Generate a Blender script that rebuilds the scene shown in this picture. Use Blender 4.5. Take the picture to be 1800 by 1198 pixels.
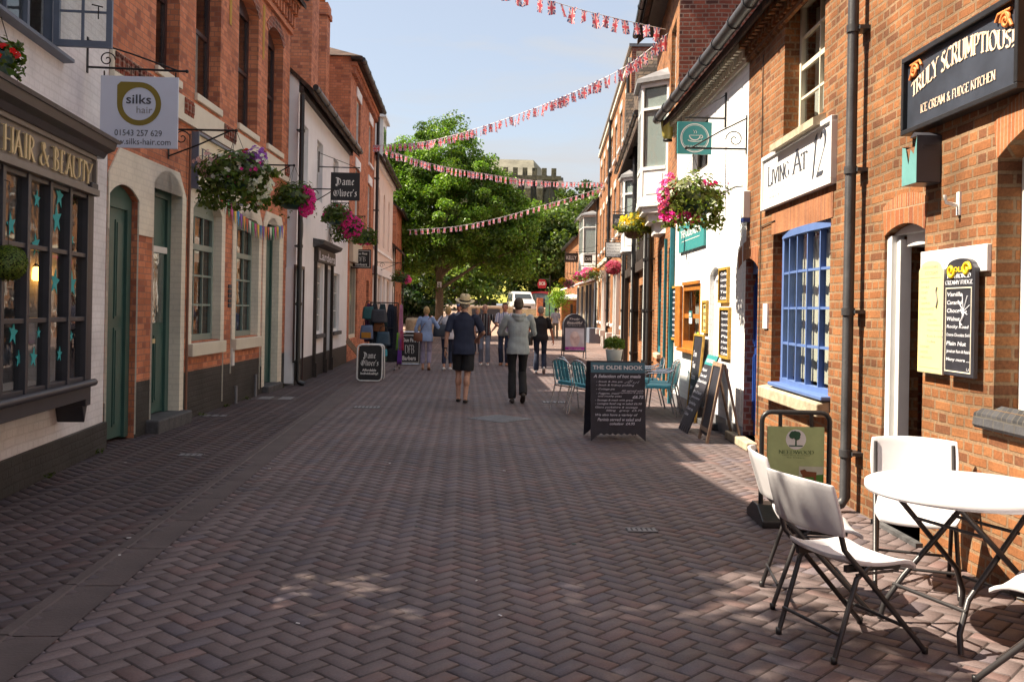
import bpy, bmesh, math, random
import numpy as np
from mathutils import Vector, Matrix, noise as mnoise
R_ = math.radians
rnd = random.Random(7)
for o in list(bpy.data.objects): bpy.data.objects.remove(o)
SC = bpy.context.scene
COL = SC.collection

# ------------------------------------------------------------------ camera
FPX, ROLL, CAMH = 1650.0, 0.018, 1.6
YAW = math.atan(80 / FPX)
_F = Vector((math.sin(YAW), math.cos(YAW), 0)); _Rv = Vector((math.cos(YAW), -math.sin(YAW), 0)); _U = Vector((0, 0, 1))
_c, _s = math.cos(ROLL), math.sin(ROLL)
CR = _c * _Rv + _s * _U; CU = -_s * _Rv + _c * _U
PX, PY = 899.987, 543.44
cam = bpy.data.cameras.new('camera'); camo = bpy.data.objects.new('camera', cam); COL.objects.link(camo)
cam.lens = FPX / 1800 * 36; cam.sensor_width = 36; cam.shift_y = -(599 - PY) / 1800; cam.clip_end = 2000; cam.clip_start = .05
camo.matrix_world = Matrix(((CR.x, CU.x, -_F.x, 0), (CR.y, CU.y, -_F.y, 0), (CR.z, CU.z, -_F.z, CAMH), (0, 0, 0, 1)))
cam.dof.use_dof = False
SC.camera = camo
SC.render.resolution_x = 1024; SC.render.resolution_y = 681

def ray(x, y):
    return _F + (x - PX) / FPX * CR - (y - PY) / FPX * CU
def gnd(x, y, z=0.0):
    r = ray(x, y); t = (z - CAMH) / r.z
    return Vector((r.x * t, r.y * t, z))
def at(x, y, Y):
    r = ray(x, y); t = Y / r.y
    return Vector((r.x * t, Y, CAMH + r.z * t))

# ------------------------------------------------------------------ light
SUN_EL = R_(51.5); SUN_AZ = R_(-86)      # sun on the left, a touch beyond square to the street
sdir = Vector((math.sin(SUN_AZ) * math.cos(SUN_EL), math.cos(SUN_AZ) * math.cos(SUN_EL), math.sin(SUN_EL)))
W = bpy.data.worlds.new('World'); SC.world = W; W.use_nodes = True
nt = W.node_tree; bg = nt.nodes['Background']
sky = nt.nodes.new('ShaderNodeTexSky'); sky.sky_type = 'NISHITA'; sky.sun_disc = False
sky.sun_elevation = SUN_EL; sky.sun_rotation = SUN_AZ; sky.air_density = 1.0; sky.dust_density = 1.6; sky.ozone_density = .6
tc = nt.nodes.new('ShaderNodeTexCoord'); mp = nt.nodes.new('ShaderNodeMapping'); mp.inputs['Scale'].default_value = (1.6, 1.6, 9)
nz = nt.nodes.new('ShaderNodeTexNoise'); nz.inputs['Scale'].default_value = 1.6; nz.inputs['Detail'].default_value = 7; nz.inputs['Roughness'].default_value = .55
nz.inputs['Distortion'].default_value = .5
rp = nt.nodes.new('ShaderNodeValToRGB'); rp.color_ramp.elements[0].position = .40; rp.color_ramp.elements[1].position = .60
rp.color_ramp.elements[0].color = (.50, .50, .50, 1); rp.color_ramp.elements[1].color = (1, 1, 1, 1)
mx = nt.nodes.new('ShaderNodeMix'); mx.data_type = 'RGBA'
sx_ = nt.nodes.new('ShaderNodeSeparateXYZ'); nt.links.new(tc.outputs['Generated'], sx_.inputs[0])
er = nt.nodes.new('ShaderNodeValToRGB'); nt.links.new(sx_.outputs['Z'], er.inputs[0])      # thin cloud, brighter overhead
er.color_ramp.elements[0].position = .33; er.color_ramp.elements[0].color = (3.15, 3.2, 3.32, 1); er.color_ramp.elements[1].position = .62; er.color_ramp.elements[1].color = (3.9, 4.0, 4.3, 1)
nt.links.new(er.outputs[0], mx.inputs['B'])
L = nt.links.new
L(tc.outputs['Generated'], mp.inputs['Vector']); L(mp.outputs[0], nz.inputs['Vector']); L(nz.outputs['Fac'], rp.inputs[0])
L(rp.outputs[0], mx.inputs['Factor']); L(sky.outputs[0], mx.inputs['A']); L(mx.outputs['Result'], bg.inputs['Color'])
bg.inputs['Strength'].default_value = .080
sl = bpy.data.lights.new('sun', 'SUN'); so = bpy.data.objects.new('sun', sl); COL.objects.link(so)
sl.energy = 5.0; sl.angle = R_(.5); sl.color = (1, .87, .68)
so.rotation_euler = (-sdir).to_track_quat('-Z', 'Y').to_euler()
so.location = (-20, 10, 30)
SC.view_settings.view_transform = 'Standard'; SC.view_settings.look = 'None'; SC.view_settings.gamma = 1
SC.view_settings.exposure = 1.5
SC.render.engine = 'CYCLES'
SC.cycles.use_denoising = True; SC.cycles.max_bounces = 6; SC.cycles.diffuse_bounces = 3; SC.cycles.glossy_bounces = 3
SC.cycles.transparent_max_bounces = 12; SC.cycles.sample_clamp_indirect = 5; SC.cycles.caustics_reflective = False; SC.cycles.caustics_refractive = False

# ------------------------------------------------------------------ materials
MATS = {}
def newmat(name):
    m = bpy.data.materials.new(name); m.use_nodes = True; MATS[name] = m
    return m, m.node_tree, m.node_tree.nodes['Principled BSDF']
def mat(name, col, rough=.6, metal=0, var=.15, vscale=4.0, bump=.0, bscale=60.0, spec=.5, col2=None, coat=0):
    """paint, metal, plastic, cloth: base colour broken by soft wear noise and a fine bump"""
    if name in MATS: return MATS[name]
    m, t, p = newmat(name)
    n = t.nodes.new('ShaderNodeTexNoise'); n.inputs['Scale'].default_value = vscale; n.inputs['Detail'].default_value = 6; n.inputs['Roughness'].default_value = .65
    c = t.nodes.new('ShaderNodeTexCoord'); t.links.new(c.outputs['Object'], n.inputs['Vector'])
    r = t.nodes.new('ShaderNodeValToRGB'); t.links.new(n.outputs['Fac'], r.inputs[0])
    r.color_ramp.elements[0].position = .3; r.color_ramp.elements[1].position = .7
    a = col2 or tuple(v * (1 - var) for v in col); b = tuple(min(1, v * (1 + var)) for v in col) if not col2 else col
    r.color_ramp.elements[0].color = (*a, 1); r.color_ramp.elements[1].color = (*b, 1)
    t.links.new(r.outputs[0], p.inputs['Base Color'])
    p.inputs['Roughness'].default_value = rough; p.inputs['Metallic'].default_value = metal
    p.inputs['Specular IOR Level'].default_value = spec
    if coat: p.inputs['Coat Weight'].default_value = coat
    if bump:
        n2 = t.nodes.new('ShaderNodeTexNoise'); n2.inputs['Scale'].default_value = bscale; n2.inputs['Detail'].default_value = 4
        t.links.new(c.outputs['Object'], n2.inputs['Vector'])
        bp = t.nodes.new('ShaderNodeBump'); bp.inputs['Strength'].default_value = bump; bp.inputs['Distance'].default_value = .01
        t.links.new(n2.outputs['Fac'], bp.inputs['Height']); t.links.new(bp.outputs[0], p.inputs['Normal'])
    return m
def brick(name, c1, c2, c3, mortar, bw=.225, bh=.075, ms=.011, paint=None, bump=.6, grime=.35, wonk=.012, rough=.85, flaw=.5):
    """brickwork in the wall's own coordinates; 'paint' covers every brick in one coat and only the relief shows"""
    m, t, p = newmat(name); N = t.nodes.new; K = t.links.new
    c = N('ShaderNodeTexCoord'); s = N('ShaderNodeSeparateXYZ'); K(c.outputs['Object'], s.inputs[0])
    ad = N('ShaderNodeMath'); ad.operation = 'ADD'; K(s.outputs['X'], ad.inputs[0]); K(s.outputs['Y'], ad.inputs[1])
    cb = N('ShaderNodeCombineXYZ'); K(ad.outputs[0], cb.inputs['X']); K(s.outputs['Z'], cb.inputs['Y'])
    nw = N('ShaderNodeTexNoise'); nw.inputs['Scale'].default_value = 1.1; nw.inputs['Detail'].default_value = 5; K(cb.outputs[0], nw.inputs['Vector'])
    v1 = N('ShaderNodeVectorMath'); v1.operation = 'SUBTRACT'; K(nw.outputs['Color'], v1.inputs[0]); v1.inputs[1].default_value = (.5, .5, .5)
    v2 = N('ShaderNodeVectorMath'); v2.operation = 'SCALE'; K(v1.outputs[0], v2.inputs[0]); v2.inputs['Scale'].default_value = wonk * 4
    v3 = N('ShaderNodeVectorMath'); v3.operation = 'ADD'; K(cb.outputs[0], v3.inputs[0]); K(v2.outputs[0], v3.inputs[1])
    b = N('ShaderNodeTexBrick'); K(v3.outputs[0], b.inputs['Vector'])
    b.inputs['Scale'].default_value = 1; b.inputs['Brick Width'].default_value = bw; b.inputs['Row Height'].default_value = bh
    b.inputs['Mortar Size'].default_value = ms; b.inputs['Mortar Smooth'].default_value = .25; b.inputs['Bias'].default_value = 0
    b.squash = .5; b.squash_frequency = 2; b.offset = .5; b.offset_frequency = 2
    b.inputs['Color1'].default_value = (0, 0, 0, 1); b.inputs['Color2'].default_value = (1, 1, 1, 1); b.inputs['Mortar'].default_value = (.5, .5, .5, 1)
    n1 = N('ShaderNodeTexNoise'); n1.inputs['Scale'].default_value = 2.3; n1.inputs['Detail'].default_value = 6; K(cb.outputs[0], n1.inputs['Vector'])
    n2 = N('ShaderNodeTexNoise'); n2.inputs['Scale'].default_value = 45; n2.inputs['Detail'].default_value = 5; n2.inputs['Roughness'].default_value = .7; K(c.outputs['Object'], n2.inputs['Vector'])
    if paint is None:
        r = N('ShaderNodeValToRGB'); K(b.outputs['Color'], r.inputs[0])
        e = r.color_ramp.elements; e[0].position = .08; e[0].color = (*c3, 1); e[1].position = .95; e[1].color = (*c1, 1)
        x = e.new(.3); x.color = (*c2, 1); x = e.new(.6); x.color = (*[(a + q) / 2 for a, q in zip(c1, c2)], 1)
        m1 = N('ShaderNodeMix'); m1.data_type = 'RGBA'; K(b.outputs['Fac'], m1.inputs['Factor']); K(r.outputs[0], m1.inputs['A']); m1.inputs['B'].default_value = (*mortar, 1)
        base = m1.outputs['Result']
    else:
        m1 = N('ShaderNodeMix'); m1.data_type = 'RGBA'; m1.inputs['A'].default_value = (*paint, 1); m1.inputs['B'].default_value = (*[v * .92 for v in paint], 1)
        K(b.outputs['Fac'], m1.inputs['Factor']); base = m1.outputs['Result']
    # stains, broad and fine
    mm = N('ShaderNodeMapRange'); K(n1.outputs['Fac'], mm.inputs[0]); mm.inputs[1].default_value = .3; mm.inputs[2].default_value = .75; mm.inputs[3].default_value = 1 - grime; mm.inputs[4].default_value = 1.12
    mf = N('ShaderNodeMapRange'); K(n2.outputs['Fac'], mf.inputs[0]); mf.inputs[1].default_value = .25; mf.inputs[2].default_value = .75; mf.inputs[3].default_value = 1 - flaw * .5; mf.inputs[4].default_value = 1 + flaw * .3
    mu = N('ShaderNodeMath'); mu.operation = 'MULTIPLY'; K(mm.outputs[0], mu.inputs[0]); K(mf.outputs[0], mu.inputs[1])
    vs = N('ShaderNodeVectorMath'); vs.operation = 'SCALE'; K(base, vs.inputs[0]); K(mu.outputs[0], vs.inputs['Scale'])
    K(vs.outputs[0], p.inputs['Base Color'])
    p.inputs['Roughness'].default_value = rough; p.inputs['Specular IOR Level'].default_value = .3
    iv = N('ShaderNodeMath'); iv.operation = 'MULTIPLY_ADD'; K(b.outputs['Fac'], iv.inputs[0]); iv.inputs[1].default_value = -1; 
    sc_ = N('ShaderNodeMath'); sc_.operation = 'MULTIPLY'; K(n2.outputs['Fac'], sc_.inputs[0]); sc_.inputs[1].default_value = .55
    K(sc_.outputs[0], iv.inputs[2])
    bp = N('ShaderNodeBump'); bp.inputs['Strength'].default_value = bump; bp.inputs['Distance'].default_value = .012
    K(iv.outputs[0], bp.inputs['Height']); K(bp.outputs[0], p.inputs['Normal'])
    return m
def tiles(name, c1, c2, w=.18, h=.12):
    m = brick(name, c1, c2, tuple(v * .5 for v in c2), (.04, .035, .03), bw=w, bh=h, ms=.009, bump=.9, grime=.5, wonk=.006)
    for n in m.node_tree.nodes:
        if n.type == 'TEX_BRICK': n.squash = 1.0
    return m
def glass(name, rough=.02, wav=.25, base=.05, gc=.92):
    """window pane: fresnel mirror over a clear pane, a little wavy like old glass"""
    m, t, p = newmat(name); N = t.nodes.new; K = t.links.new
    t.nodes.remove(p); out = [n for n in t.nodes if n.type == 'OUTPUT_MATERIAL'][0]
    g = N('ShaderNodeBsdfGlossy'); g.inputs['Roughness'].default_value = rough; g.inputs['Color'].default_value = (gc, gc * 1.01, gc * 1.02, 1)
    tr = N('ShaderNodeBsdfTransparent'); tr.inputs['Color'].default_value = (.80, .84, .83, 1)
    lw = N('ShaderNodeLayerWeight'); lw.inputs['Blend'].default_value = .5; pw = N('ShaderNodeMath'); pw.operation = 'POWER'; pw.inputs[1].default_value = 4.2; K(lw.outputs['Facing'], pw.inputs[0]); fr = N('ShaderNodeMath'); fr.operation = 'MULTIPLY_ADD'; fr.inputs[1].default_value = .9; fr.inputs[2].default_value = .05; K(pw.outputs[0], fr.inputs[0])
    ad = N('ShaderNodeMath'); ad.operation = 'ADD'; ad.inputs[1].default_value = base; ad.use_clamp = True; K(fr.outputs[0], ad.inputs[0])
    mx = N('ShaderNodeMixShader'); K(ad.outputs[0], mx.inputs[0]); K(tr.outputs[0], mx.inputs[1]); K(g.outputs[0], mx.inputs[2]); K(mx.outputs[0], out.inputs[0])
    c = N('ShaderNodeTexCoord'); n = N('ShaderNodeTexNoise'); n.inputs['Scale'].default_value = 5; n.inputs['Detail'].default_value = 2; K(c.outputs['Object'], n.inputs['Vector'])
    b = N('ShaderNodeBump'); b.inputs['Strength'].default_value = wav; b.inputs['Distance'].default_value = .02; K(n.outputs['Fac'], b.inputs['Height']); K(b.outputs[0], g.inputs['Normal'])
    return m
def leafmat(name, sat=1.0):
    """leaf colour comes from a per-leaf attribute; leaves let some light through"""
    m, t, p = newmat(name); N = t.nodes.new; K = t.links.new; t.nodes.remove(p)
    out = [n for n in t.nodes if n.type == 'OUTPUT_MATERIAL'][0]
    a = N('ShaderNodeAttribute'); a.attribute_name = 'tint'
    d = N('ShaderNodeBsdfDiffuse'); K(a.outputs['Color'], d.inputs['Color'])
    tl = N('ShaderNodeBsdfTranslucent')
    v = N('ShaderNodeVectorMath'); v.operation = 'MULTIPLY'; K(a.outputs['Color'], v.inputs[0]); v.inputs[1].default_value = (1.25, 1.35, .5); K(v.outputs[0], tl.inputs['Color'])
    g = N('ShaderNodeBsdfGlossy'); g.inputs['Roughness'].default_value = .42; g.inputs['Color'].default_value = (.6, .6, .6, 1)
    m1 = N('ShaderNodeMixShader'); m1.inputs[0].default_value = .36; K(d.outputs[0], m1.inputs[1]); K(tl.outputs[0], m1.inputs[2])
    m2 = N('ShaderNodeMixShader'); m2.inputs[0].default_value = .05; K(m1.outputs[0], m2.inputs[1]); K(g.outputs[0], m2.inputs[2]); K(m2.outputs[0], out.inputs[0])
    return m
def stripes(name, base, cols, period=.08, axis='X', rough=.9):
    m, t, p = newmat(name); N = t.nodes.new; K = t.links.new
    c = N('ShaderNodeTexCoord'); s = N('ShaderNodeSeparateXYZ'); K(c.outputs['Object'], s.inputs[0])
    d = N('ShaderNodeMath'); d.operation = 'MULTIPLY'; K(s.outputs[axis], d.inputs[0]); d.inputs[1].default_value = 1 / period
    f = N('ShaderNodeMath'); f.operation = 'FRACT'; K(d.outputs[0], f.inputs[0])
    r = N('ShaderNodeValToRGB'); r.color_ramp.interpolation = 'CONSTANT'; K(f.outputs[0], r.inputs[0])
    e = r.color_ramp.elements; e[0].color = (*base, 1); e[0].position = 0; e[1].position = .99; e[1].color = (*base, 1)
    for pos, wd, col in cols:
        x = e.new(pos); x.color = (*col, 1); x = e.new(pos + wd); x.color = (*base, 1)
    K(r.outputs[0], p.inputs['Base Color']); p.inputs['Roughness'].default_value = rough
    return m

M = {}
M['brick_orange'] = brick('orange_brick', (.39, .165, .065), (.31, .118, .045), (.20, .08, .038), (.32, .205, .12), bump=.75, grime=.5, flaw=.85, wonk=.016, ms=.012)
M['brick_lit'] = brick('weathered_orange_brick', (.42, .165, .058), (.33, .11, .038), (.18, .07, .035), (.34, .22, .125), grime=.4)
M['brick_red'] = brick('red_pressed_brick', (.70, .27, .145), (.60, .21, .105), (.40, .14, .085), (.36, .18, .13), ms=.006, bump=.3, grime=.3, wonk=.004, flaw=.3)
M['brick_dark'] = brick('dark_red_brick', (.36, .10, .06), (.26, .07, .045), (.12, .045, .035), (.34, .22, .17), bump=.5)
M['white_brick'] = brick('white_painted_brick', None, None, None, None, paint=(.80, .785, .80), bump=.28, grime=.16, rough=.6, flaw=.12)
M['white_wall'] = brick('bright_white_painted_brick', None, None, None, None, paint=(.84, .84, .84), bump=.35, grime=.08, rough=.6, flaw=.06, wonk=.02)
M['cream_brick'] = brick('cream_painted_brick', None, None, None, None, paint=(.80, .74, .62), bump=.15, grime=.14, rough=.6, flaw=.12)
M['black_brick'] = brick('black_painted_brick', None, None, None, None, paint=(.055, .052, .05), bump=.45, grime=.45, rough=.6, flaw=.5)
M['render_white'] = mat('white_render', (.86, .86, .88), .8, var=.07, vscale=1.5, bump=.15, bscale=30)
M['render_pink'] = mat('pale_pink_render', (.80, .68, .62), .8, var=.08, vscale=1.2, bump=.1)
M['render_cream'] = mat('cream_render', (.62, .55, .44), .8, var=.08, vscale=1.2, bump=.1)
M['stone'] = mat('buff_stone', (.42, .35, .25), .85, var=.35, vscale=7, bump=.5, bscale=50)
M['slate'] = mat('dark_stone', (.07, .07, .075), .7, var=.5, vscale=9, bump=.5, bscale=40)
M['bluebrick'] = brick('blue_black_sill_brick', (.10, .10, .11), (.075, .075, .085), (.05, .05, .055), (.12, .11, .10), bw=.11, bh=.5, ms=.006)
M['tile'] = tiles('brown_clay_roof_tile', (.13, .075, .055), (.085, .055, .045))
M['slate_roof'] = tiles('grey_slate_roof', (.12, .12, .125), (.08, .08, .085), .25, .16)
M['hung_tile'] = tiles('weathered_hung_tile', (.24, .17, .12), (.13, .10, .085), .17, .1)
M['black'] = mat('black_gloss_paint', (.018, .018, .02), .35, var=.3, vscale=8)
M['blackmatt'] = mat('black_board', (.012, .012, .014), .55, var=.3, vscale=6)
M['chalk_black'] = mat('chalkboard_black', (.022, .022, .032), .6, var=.45, vscale=5)
M['iron'] = mat('black_iron', (.02, .018, .018), .5, .4, var=.4, vscale=20)
M['pipe'] = mat('grey_cast_pipe', (.045, .045, .05), .45, var=.35, vscale=5, bump=.15)
M['charcoal'] = mat('charcoal_shopfront_paint', (.045, .045, .056), .38, var=.16, vscale=5)
M['taupe'] = mat('taupe_fascia_paint', (.19, .172, .155), .42, var=.14, vscale=3)
M['gold'] = mat('gold_lettering', (.66, .54, .30), .45, .1, var=.12)
M['green'] = mat('sage_green_paint', (.045, .105, .09), .38, var=.12, vscale=3)
M['green_grey'] = mat('grey_green_paint', (.20, .26, .23), .42, var=.12, vscale=3)
M['blue'] = mat('cornflower_blue_paint', (.11, .185, .42), .4, var=.1)
M['deepblue'] = mat('deep_blue_door_paint', (.018, .055, .24), .35, var=.15)
M['teal'] = mat('teal_sign_paint', (.035, .24, .25), .5, var=.06)
M['tealframe'] = mat('teal_woodwork', (.01, .17, .22), .4, var=.1)
M['white'] = mat('white_gloss_paint', (.74, .74, .73), .4, var=.05)
M['cream'] = mat('cream_paint', (.66, .61, .50), .5, var=.07)
M['lead'] = mat('grey_lead', (.20, .20, .215), .5, var=.25, vscale=5, bump=.2)
M['bluegrey'] = mat('blue_grey_paint', (.13, .16, .22), .45, var=.15)
M['darkwood'] = mat('dark_timber', (.035, .026, .022), .6, var=.4, vscale=12)
M['maroon'] = mat('dark_maroon_frame', (.045, .022, .022), .4, var=.25)
M['wood'] = mat('orange_varnished_wood', (.40, .15, .025), .35, var=.35, vscale=10)
M['oak'] = mat('gold_oak_frame', (.45, .26, .04), .5, var=.3, vscale=14)
M['barewood'] = mat('weathered_bare_wood', (.27, .18, .12), .8, var=.35, vscale=18)
M['plastic'] = mat('white_moulded_plastic', (.60, .59, .62), .42, var=.06, vscale=5, bump=.12, bscale=260)
M['tube'] = mat('dark_powder_coated_tube', (.045, .042, .045), .38, .3, var=.3)
M['alu'] = mat('brushed_aluminium', (.62, .62, .64), .25, 1, var=.08)
M['tealslat'] = mat('teal_chair_slat', (.10, .40, .50), .5, var=.08)
M['signwhite'] = mat('pale_blue_white_sign', (.58, .63, .76), .5, var=.03)
M['signcream'] = mat('cream_sign', (.72, .66, .48), .5, var=.05)
M['olive'] = mat('olive_gold_print', (.20, .15, .015), .55, var=.05)
M['ink'] = mat('dark_grey_ink', (.05, .055, .075), .6, var=.05)
M['inkgrey'] = mat('mid_grey_ink', (.22, .22, .24), .6, var=.05)
M['paper'] = mat('white_paper', (.80, .80, .80), .7, var=.03)
M['chalk'] = mat('chalk_writing', (.55, .56, .62), .9, var=.25, vscale=60)
M['letterwhite'] = mat('white_lettering', (.78, .76, .74), .6, var=.05)
M['peach'] = mat('peach_lettering', (.80, .60, .45), .6, var=.1)
M['orangeprint'] = mat('orange_scroll', (.62, .20, .05), .6, var=.15)
M['navyboard'] = mat('streaked_navy_board', (.035, .042, .06), .45, var=.35, vscale=3)
M['yellowboard'] = mat('pale_yellow_board', (.76, .69, .30), .5, var=.08)
M['yellow'] = mat('yellow_print', (.80, .55, .02), .5, var=.05)
M['skin'] = mat('skin', (.50, .27, .19), .55, var=.1, vscale=12)
M['glass'] = glass('old_window_glass')
M['glass2'] = glass('shop_window_glass', wav=.05, base=.0, gc=.85)
M['leaf'] = leafmat('leaf')
M['petal'] = leafmat('petal')
M['bowl'] = mat('dark_green_planter', (.012, .06, .05), .45, var=.2)
M['wicker'] = mat('brown_wicker', (.10, .055, .03), .8, var=.45, vscale=40, bump=.5)
M['wire'] = mat('thin_wire', (.05, .05, .05), .5, .5)
M['curtain'] = mat('pale_window_blind', (.58, .58, .55), .8, var=.12, vscale=3)
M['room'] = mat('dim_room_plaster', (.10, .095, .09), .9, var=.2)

# ------------------------------------------------------------------ mesh builder
class MB:
    """collects shapes; out=+1/-1 flips y so that y>0 always means 'out towards the street'"""
    def __init__(s, out=1): s.v = []; s.f = []; s.m = []; s.out = out; s.sm = []
    def add(s, v, f, m=0, smooth=False):
        b = len(s.v); s.v += [(p[0], p[1] * s.out, p[2]) for p in v]; s.f += [tuple(i + b for i in q) for q in f]; s.m += [m] * len(f); s.sm += [smooth] * len(f); return s
    def box(s, x0, x1, y0, y1, z0, z1, m=0):
        if x0 > x1: x0, x1 = x1, x0
        if y0 > y1: y0, y1 = y1, y0
        v = [(x, y, z) for x in (x0, x1) for y in (y0, y1) for z in (z0, z1)]
        return s.add(v, [(0, 1, 3, 2), (4, 6, 7, 5), (0, 4, 5, 1), (2, 3, 7, 6), (0, 2, 6, 4), (1, 5, 7, 3)], m)
    def quad(s, a, b, c, d, m=0): return s.add([a, b, c, d], [(0, 1, 2, 3)], m)
    def prism(s, poly, y0, y1, m=0):
        """poly in (x,z), extruded in y"""
        n = len(poly); v = [(x, y0, z) for x, z in poly] + [(x, y1, z) for x, z in poly]
        return s.add(v, [tuple(range(n)), tuple(range(n, 2 * n))[::-1]] + [(i, (i + 1) % n, n + (i + 1) % n, n + i) for i in range(n)], m)
    def prism_x(s, poly, x0, x1, m=0):
        n = len(poly); v = [(x0, y, z) for y, z in poly] + [(x1, y, z) for y, z in poly]
        return s.add(v, [tuple(range(n)), tuple(range(n, 2 * n))[::-1]] + [(i, (i + 1) % n, n + (i + 1) % n, n + i) for i in range(n)], m)
    def ring(s, outer, inner, y0, y1, m=0):
        """flat ring between two open polylines of the same length in (x,z), front at y1"""
        n = len(outer)
        v = [(x, y1, z) for x, z in outer] + [(x, y1, z) for x, z in inner] + [(x, y0, z) for x, z in outer] + [(x, y0, z) for x, z in inner]
        f = []
        for i in range(n - 1):
            f += [(i, i + 1, n + i + 1, n + i), (i, i + 1, 2 * n + i + 1, 2 * n + i), (n + i, n + i + 1, 3 * n + i + 1, 3 * n + i)]
        f += [(0, n, 3 * n, 2 * n), (n - 1, 2 * n - 1, 4 * n - 1, 3 * n - 1)]
        return s.add(v, f, m)
    def tube(s, pts, r, n=8, m=0, cap=True, rad=None):
        pts = [Vector(p) for p in pts]; V = []; k = len(pts); prev = None
        for i, p in enumerate(pts):
            d = (pts[min(i + 1, k - 1)] - pts[max(i - 1, 0)]).normalized()
            if prev is None:
                a = d.orthogonal().normalized()
            else:
                a = (prev - d * prev.dot(d)); a = a.normalized() if a.length > 1e-6 else d.orthogonal().normalized()
            prev = a; b = d.cross(a); rr = rad[i] if rad else r
            for j in range(n):
                t = 2 * math.pi * j / n; V.append(p + a * math.cos(t) * rr + b * math.sin(t) * rr)
        F = [(i * n + j, i * n + (j + 1) % n, (i + 1) * n + (j + 1) % n, (i + 1) * n + j) for i in range(k - 1) for j in range(n)]
        s.add(V, F, m, True)
        if cap: s.add(V[:n], [tuple(range(n))], m); s.add(V[-n:], [tuple(range(n))[::-1]], m)
        return s
    def lathe(s, prof, n=16, c=(0, 0, 0), m=0, sx=1, sy=1):
        V = []; k = len(prof)
        for r, z in prof:
            for j in range(n):
                t = 2 * math.pi * j / n; V.append((c[0] + r * math.cos(t) * sx, c[1] + r * math.sin(t) * sy, c[2] + z))
        F = [(i * n + j, i * n + (j + 1) % n, (i + 1) * n + (j + 1) % n, (i + 1) * n + j) for i in range(k - 1) for j in range(n)]
        F += [tuple(range(n))[::-1], tuple(range((k - 1) * n, k * n))]
        return s.add(V, F, m, True)
    def ball(s, c, r, n=10, k=7, m=0):
        if not isinstance(r, (tuple, list)): r = (r, r, r)
        V = [(c[0] + r[0] * math.sin(math.pi * i / k) * math.cos(2 * math.pi * j / n), c[1] + r[1] * math.sin(math.pi * i / k) * math.sin(2 * math.pi * j / n), c[2] + r[2] * math.cos(math.pi * i / k)) for i in range(k + 1) for j in range(n)]
        F = [(i * n + j, i * n + (j + 1) % n, (i + 1) * n + (j + 1) % n, (i + 1) * n + j) for i in range(k) for j in range(n)]
        return s.add(V, F, m, True)
    def build(s, name, mats, parent=None, loc=None, rotz=0, bevel=0, recalc=True, col=True, auto=True):
        me = bpy.data.meshes.new(name); me.from_pydata([tuple(p) for p in s.v], [], s.f)
        mats = mats if isinstance(mats, (list, tuple)) else [mats]
        for m in mats: me.materials.append(M[m] if isinstance(m, str) else m)
        me.polygons.foreach_set('material_index', s.m); me.polygons.foreach_set('use_smooth', s.sm)
        if recalc:
            bm = bmesh.new(); bm.from_mesh(me); bmesh.ops.remove_doubles(bm, verts=bm.verts, dist=1e-5) if recalc == 2 else None
            bmesh.ops.recalc_face_normals(bm, faces=bm.faces); bm.to_mesh(me); bm.free()
        o = bpy.data.objects.new(name, me); COL.objects.link(o)
        if parent: o.parent = parent
        if loc is not None: o.location = loc
        if rotz: o.rotation_euler.z = rotz
        if bevel:
            b = o.modifiers.new('bevel', 'BEVEL'); b.width = bevel; b.segments = 2; b.limit_method = 'ANGLE'; b.angle_limit = R_(40)
        return o
def tag(o, label=None, cat=None, group=None, kind=None):
    if label: o['label'] = label
    if cat: o['category'] = cat
    if group: o['group'] = group
    if kind: o['kind'] = kind
    return o
def thing(name, label, cat, loc=(0, 0, 0), rotz=0, group=None):
    o = bpy.data.objects.new(name, None); COL.objects.link(o); o.empty_display_size = .1
    o.location = loc; o.rotation_euler = (0, 0, rotz)
    return tag(o, label, cat, group)
def copy_tree(o, parent=None):
    c = o.copy(); COL.objects.link(c)
    if parent: c.parent = parent
    for ch in list(o.children): copy_tree(ch, c)
    return c

# ------------------------------------------------------------------ lettering
def text2d(body, w, h, bold=0.0, shear=0.0, spacing=1.0, extrude=0.0):
    cu = bpy.data.curves.new('t', 'FONT'); cu.body = body; cu.size = 1; cu.offset = bold; cu.shear = shear; cu.space_character = spacing
    cu.extrude = extrude; cu.resolution_u = 3; cu.align_x = 'CENTER'
    o = bpy.data.objects.new('t', cu); me = bpy.data.meshes.new_from_object(o)
    V = np.array([v.co[:] for v in me.vertices]); F = [tuple(p.vertices) for p in me.polygons]
    bpy.data.objects.remove(o); bpy.data.curves.remove(cu); bpy.data.meshes.remove(me)
    if len(V) == 0: return [], []
    a, b = V.min(0), V.max(0)
    V[:, 0] = (V[:, 0] - a[0]) / max(1e-6, b[0] - a[0]) * w
    if h: V[:, 1] = (V[:, 1] - a[1]) / max(1e-6, b[1] - a[1]) * h
    else: V[:, 1] = (V[:, 1] - a[1]) * w / max(1e-6, b[0] - a[0])
    return V, F
def put_text(mb, fmap, x, y, body, w, h, m=0, lift=.003, **k):
    """body fills the box x..x+w, y..y+h of a face; fmap(x, y, d) gives the point on that face, d proud of it"""
    V, F = text2d(body, w, h, **k)
    if len(V): mb.add([fmap(x + v[0], y + v[1], lift + max(0, v[2])) for v in V], F, m)
def arcp(cx, cy, rx, ry, a0, a1, n=8):
    return [(cx + rx * math.cos(R_(a0 + (a1 - a0) * i / n)), cy + ry * math.sin(R_(a0 + (a1 - a0) * i / n))) for i in range(n + 1)]
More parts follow.
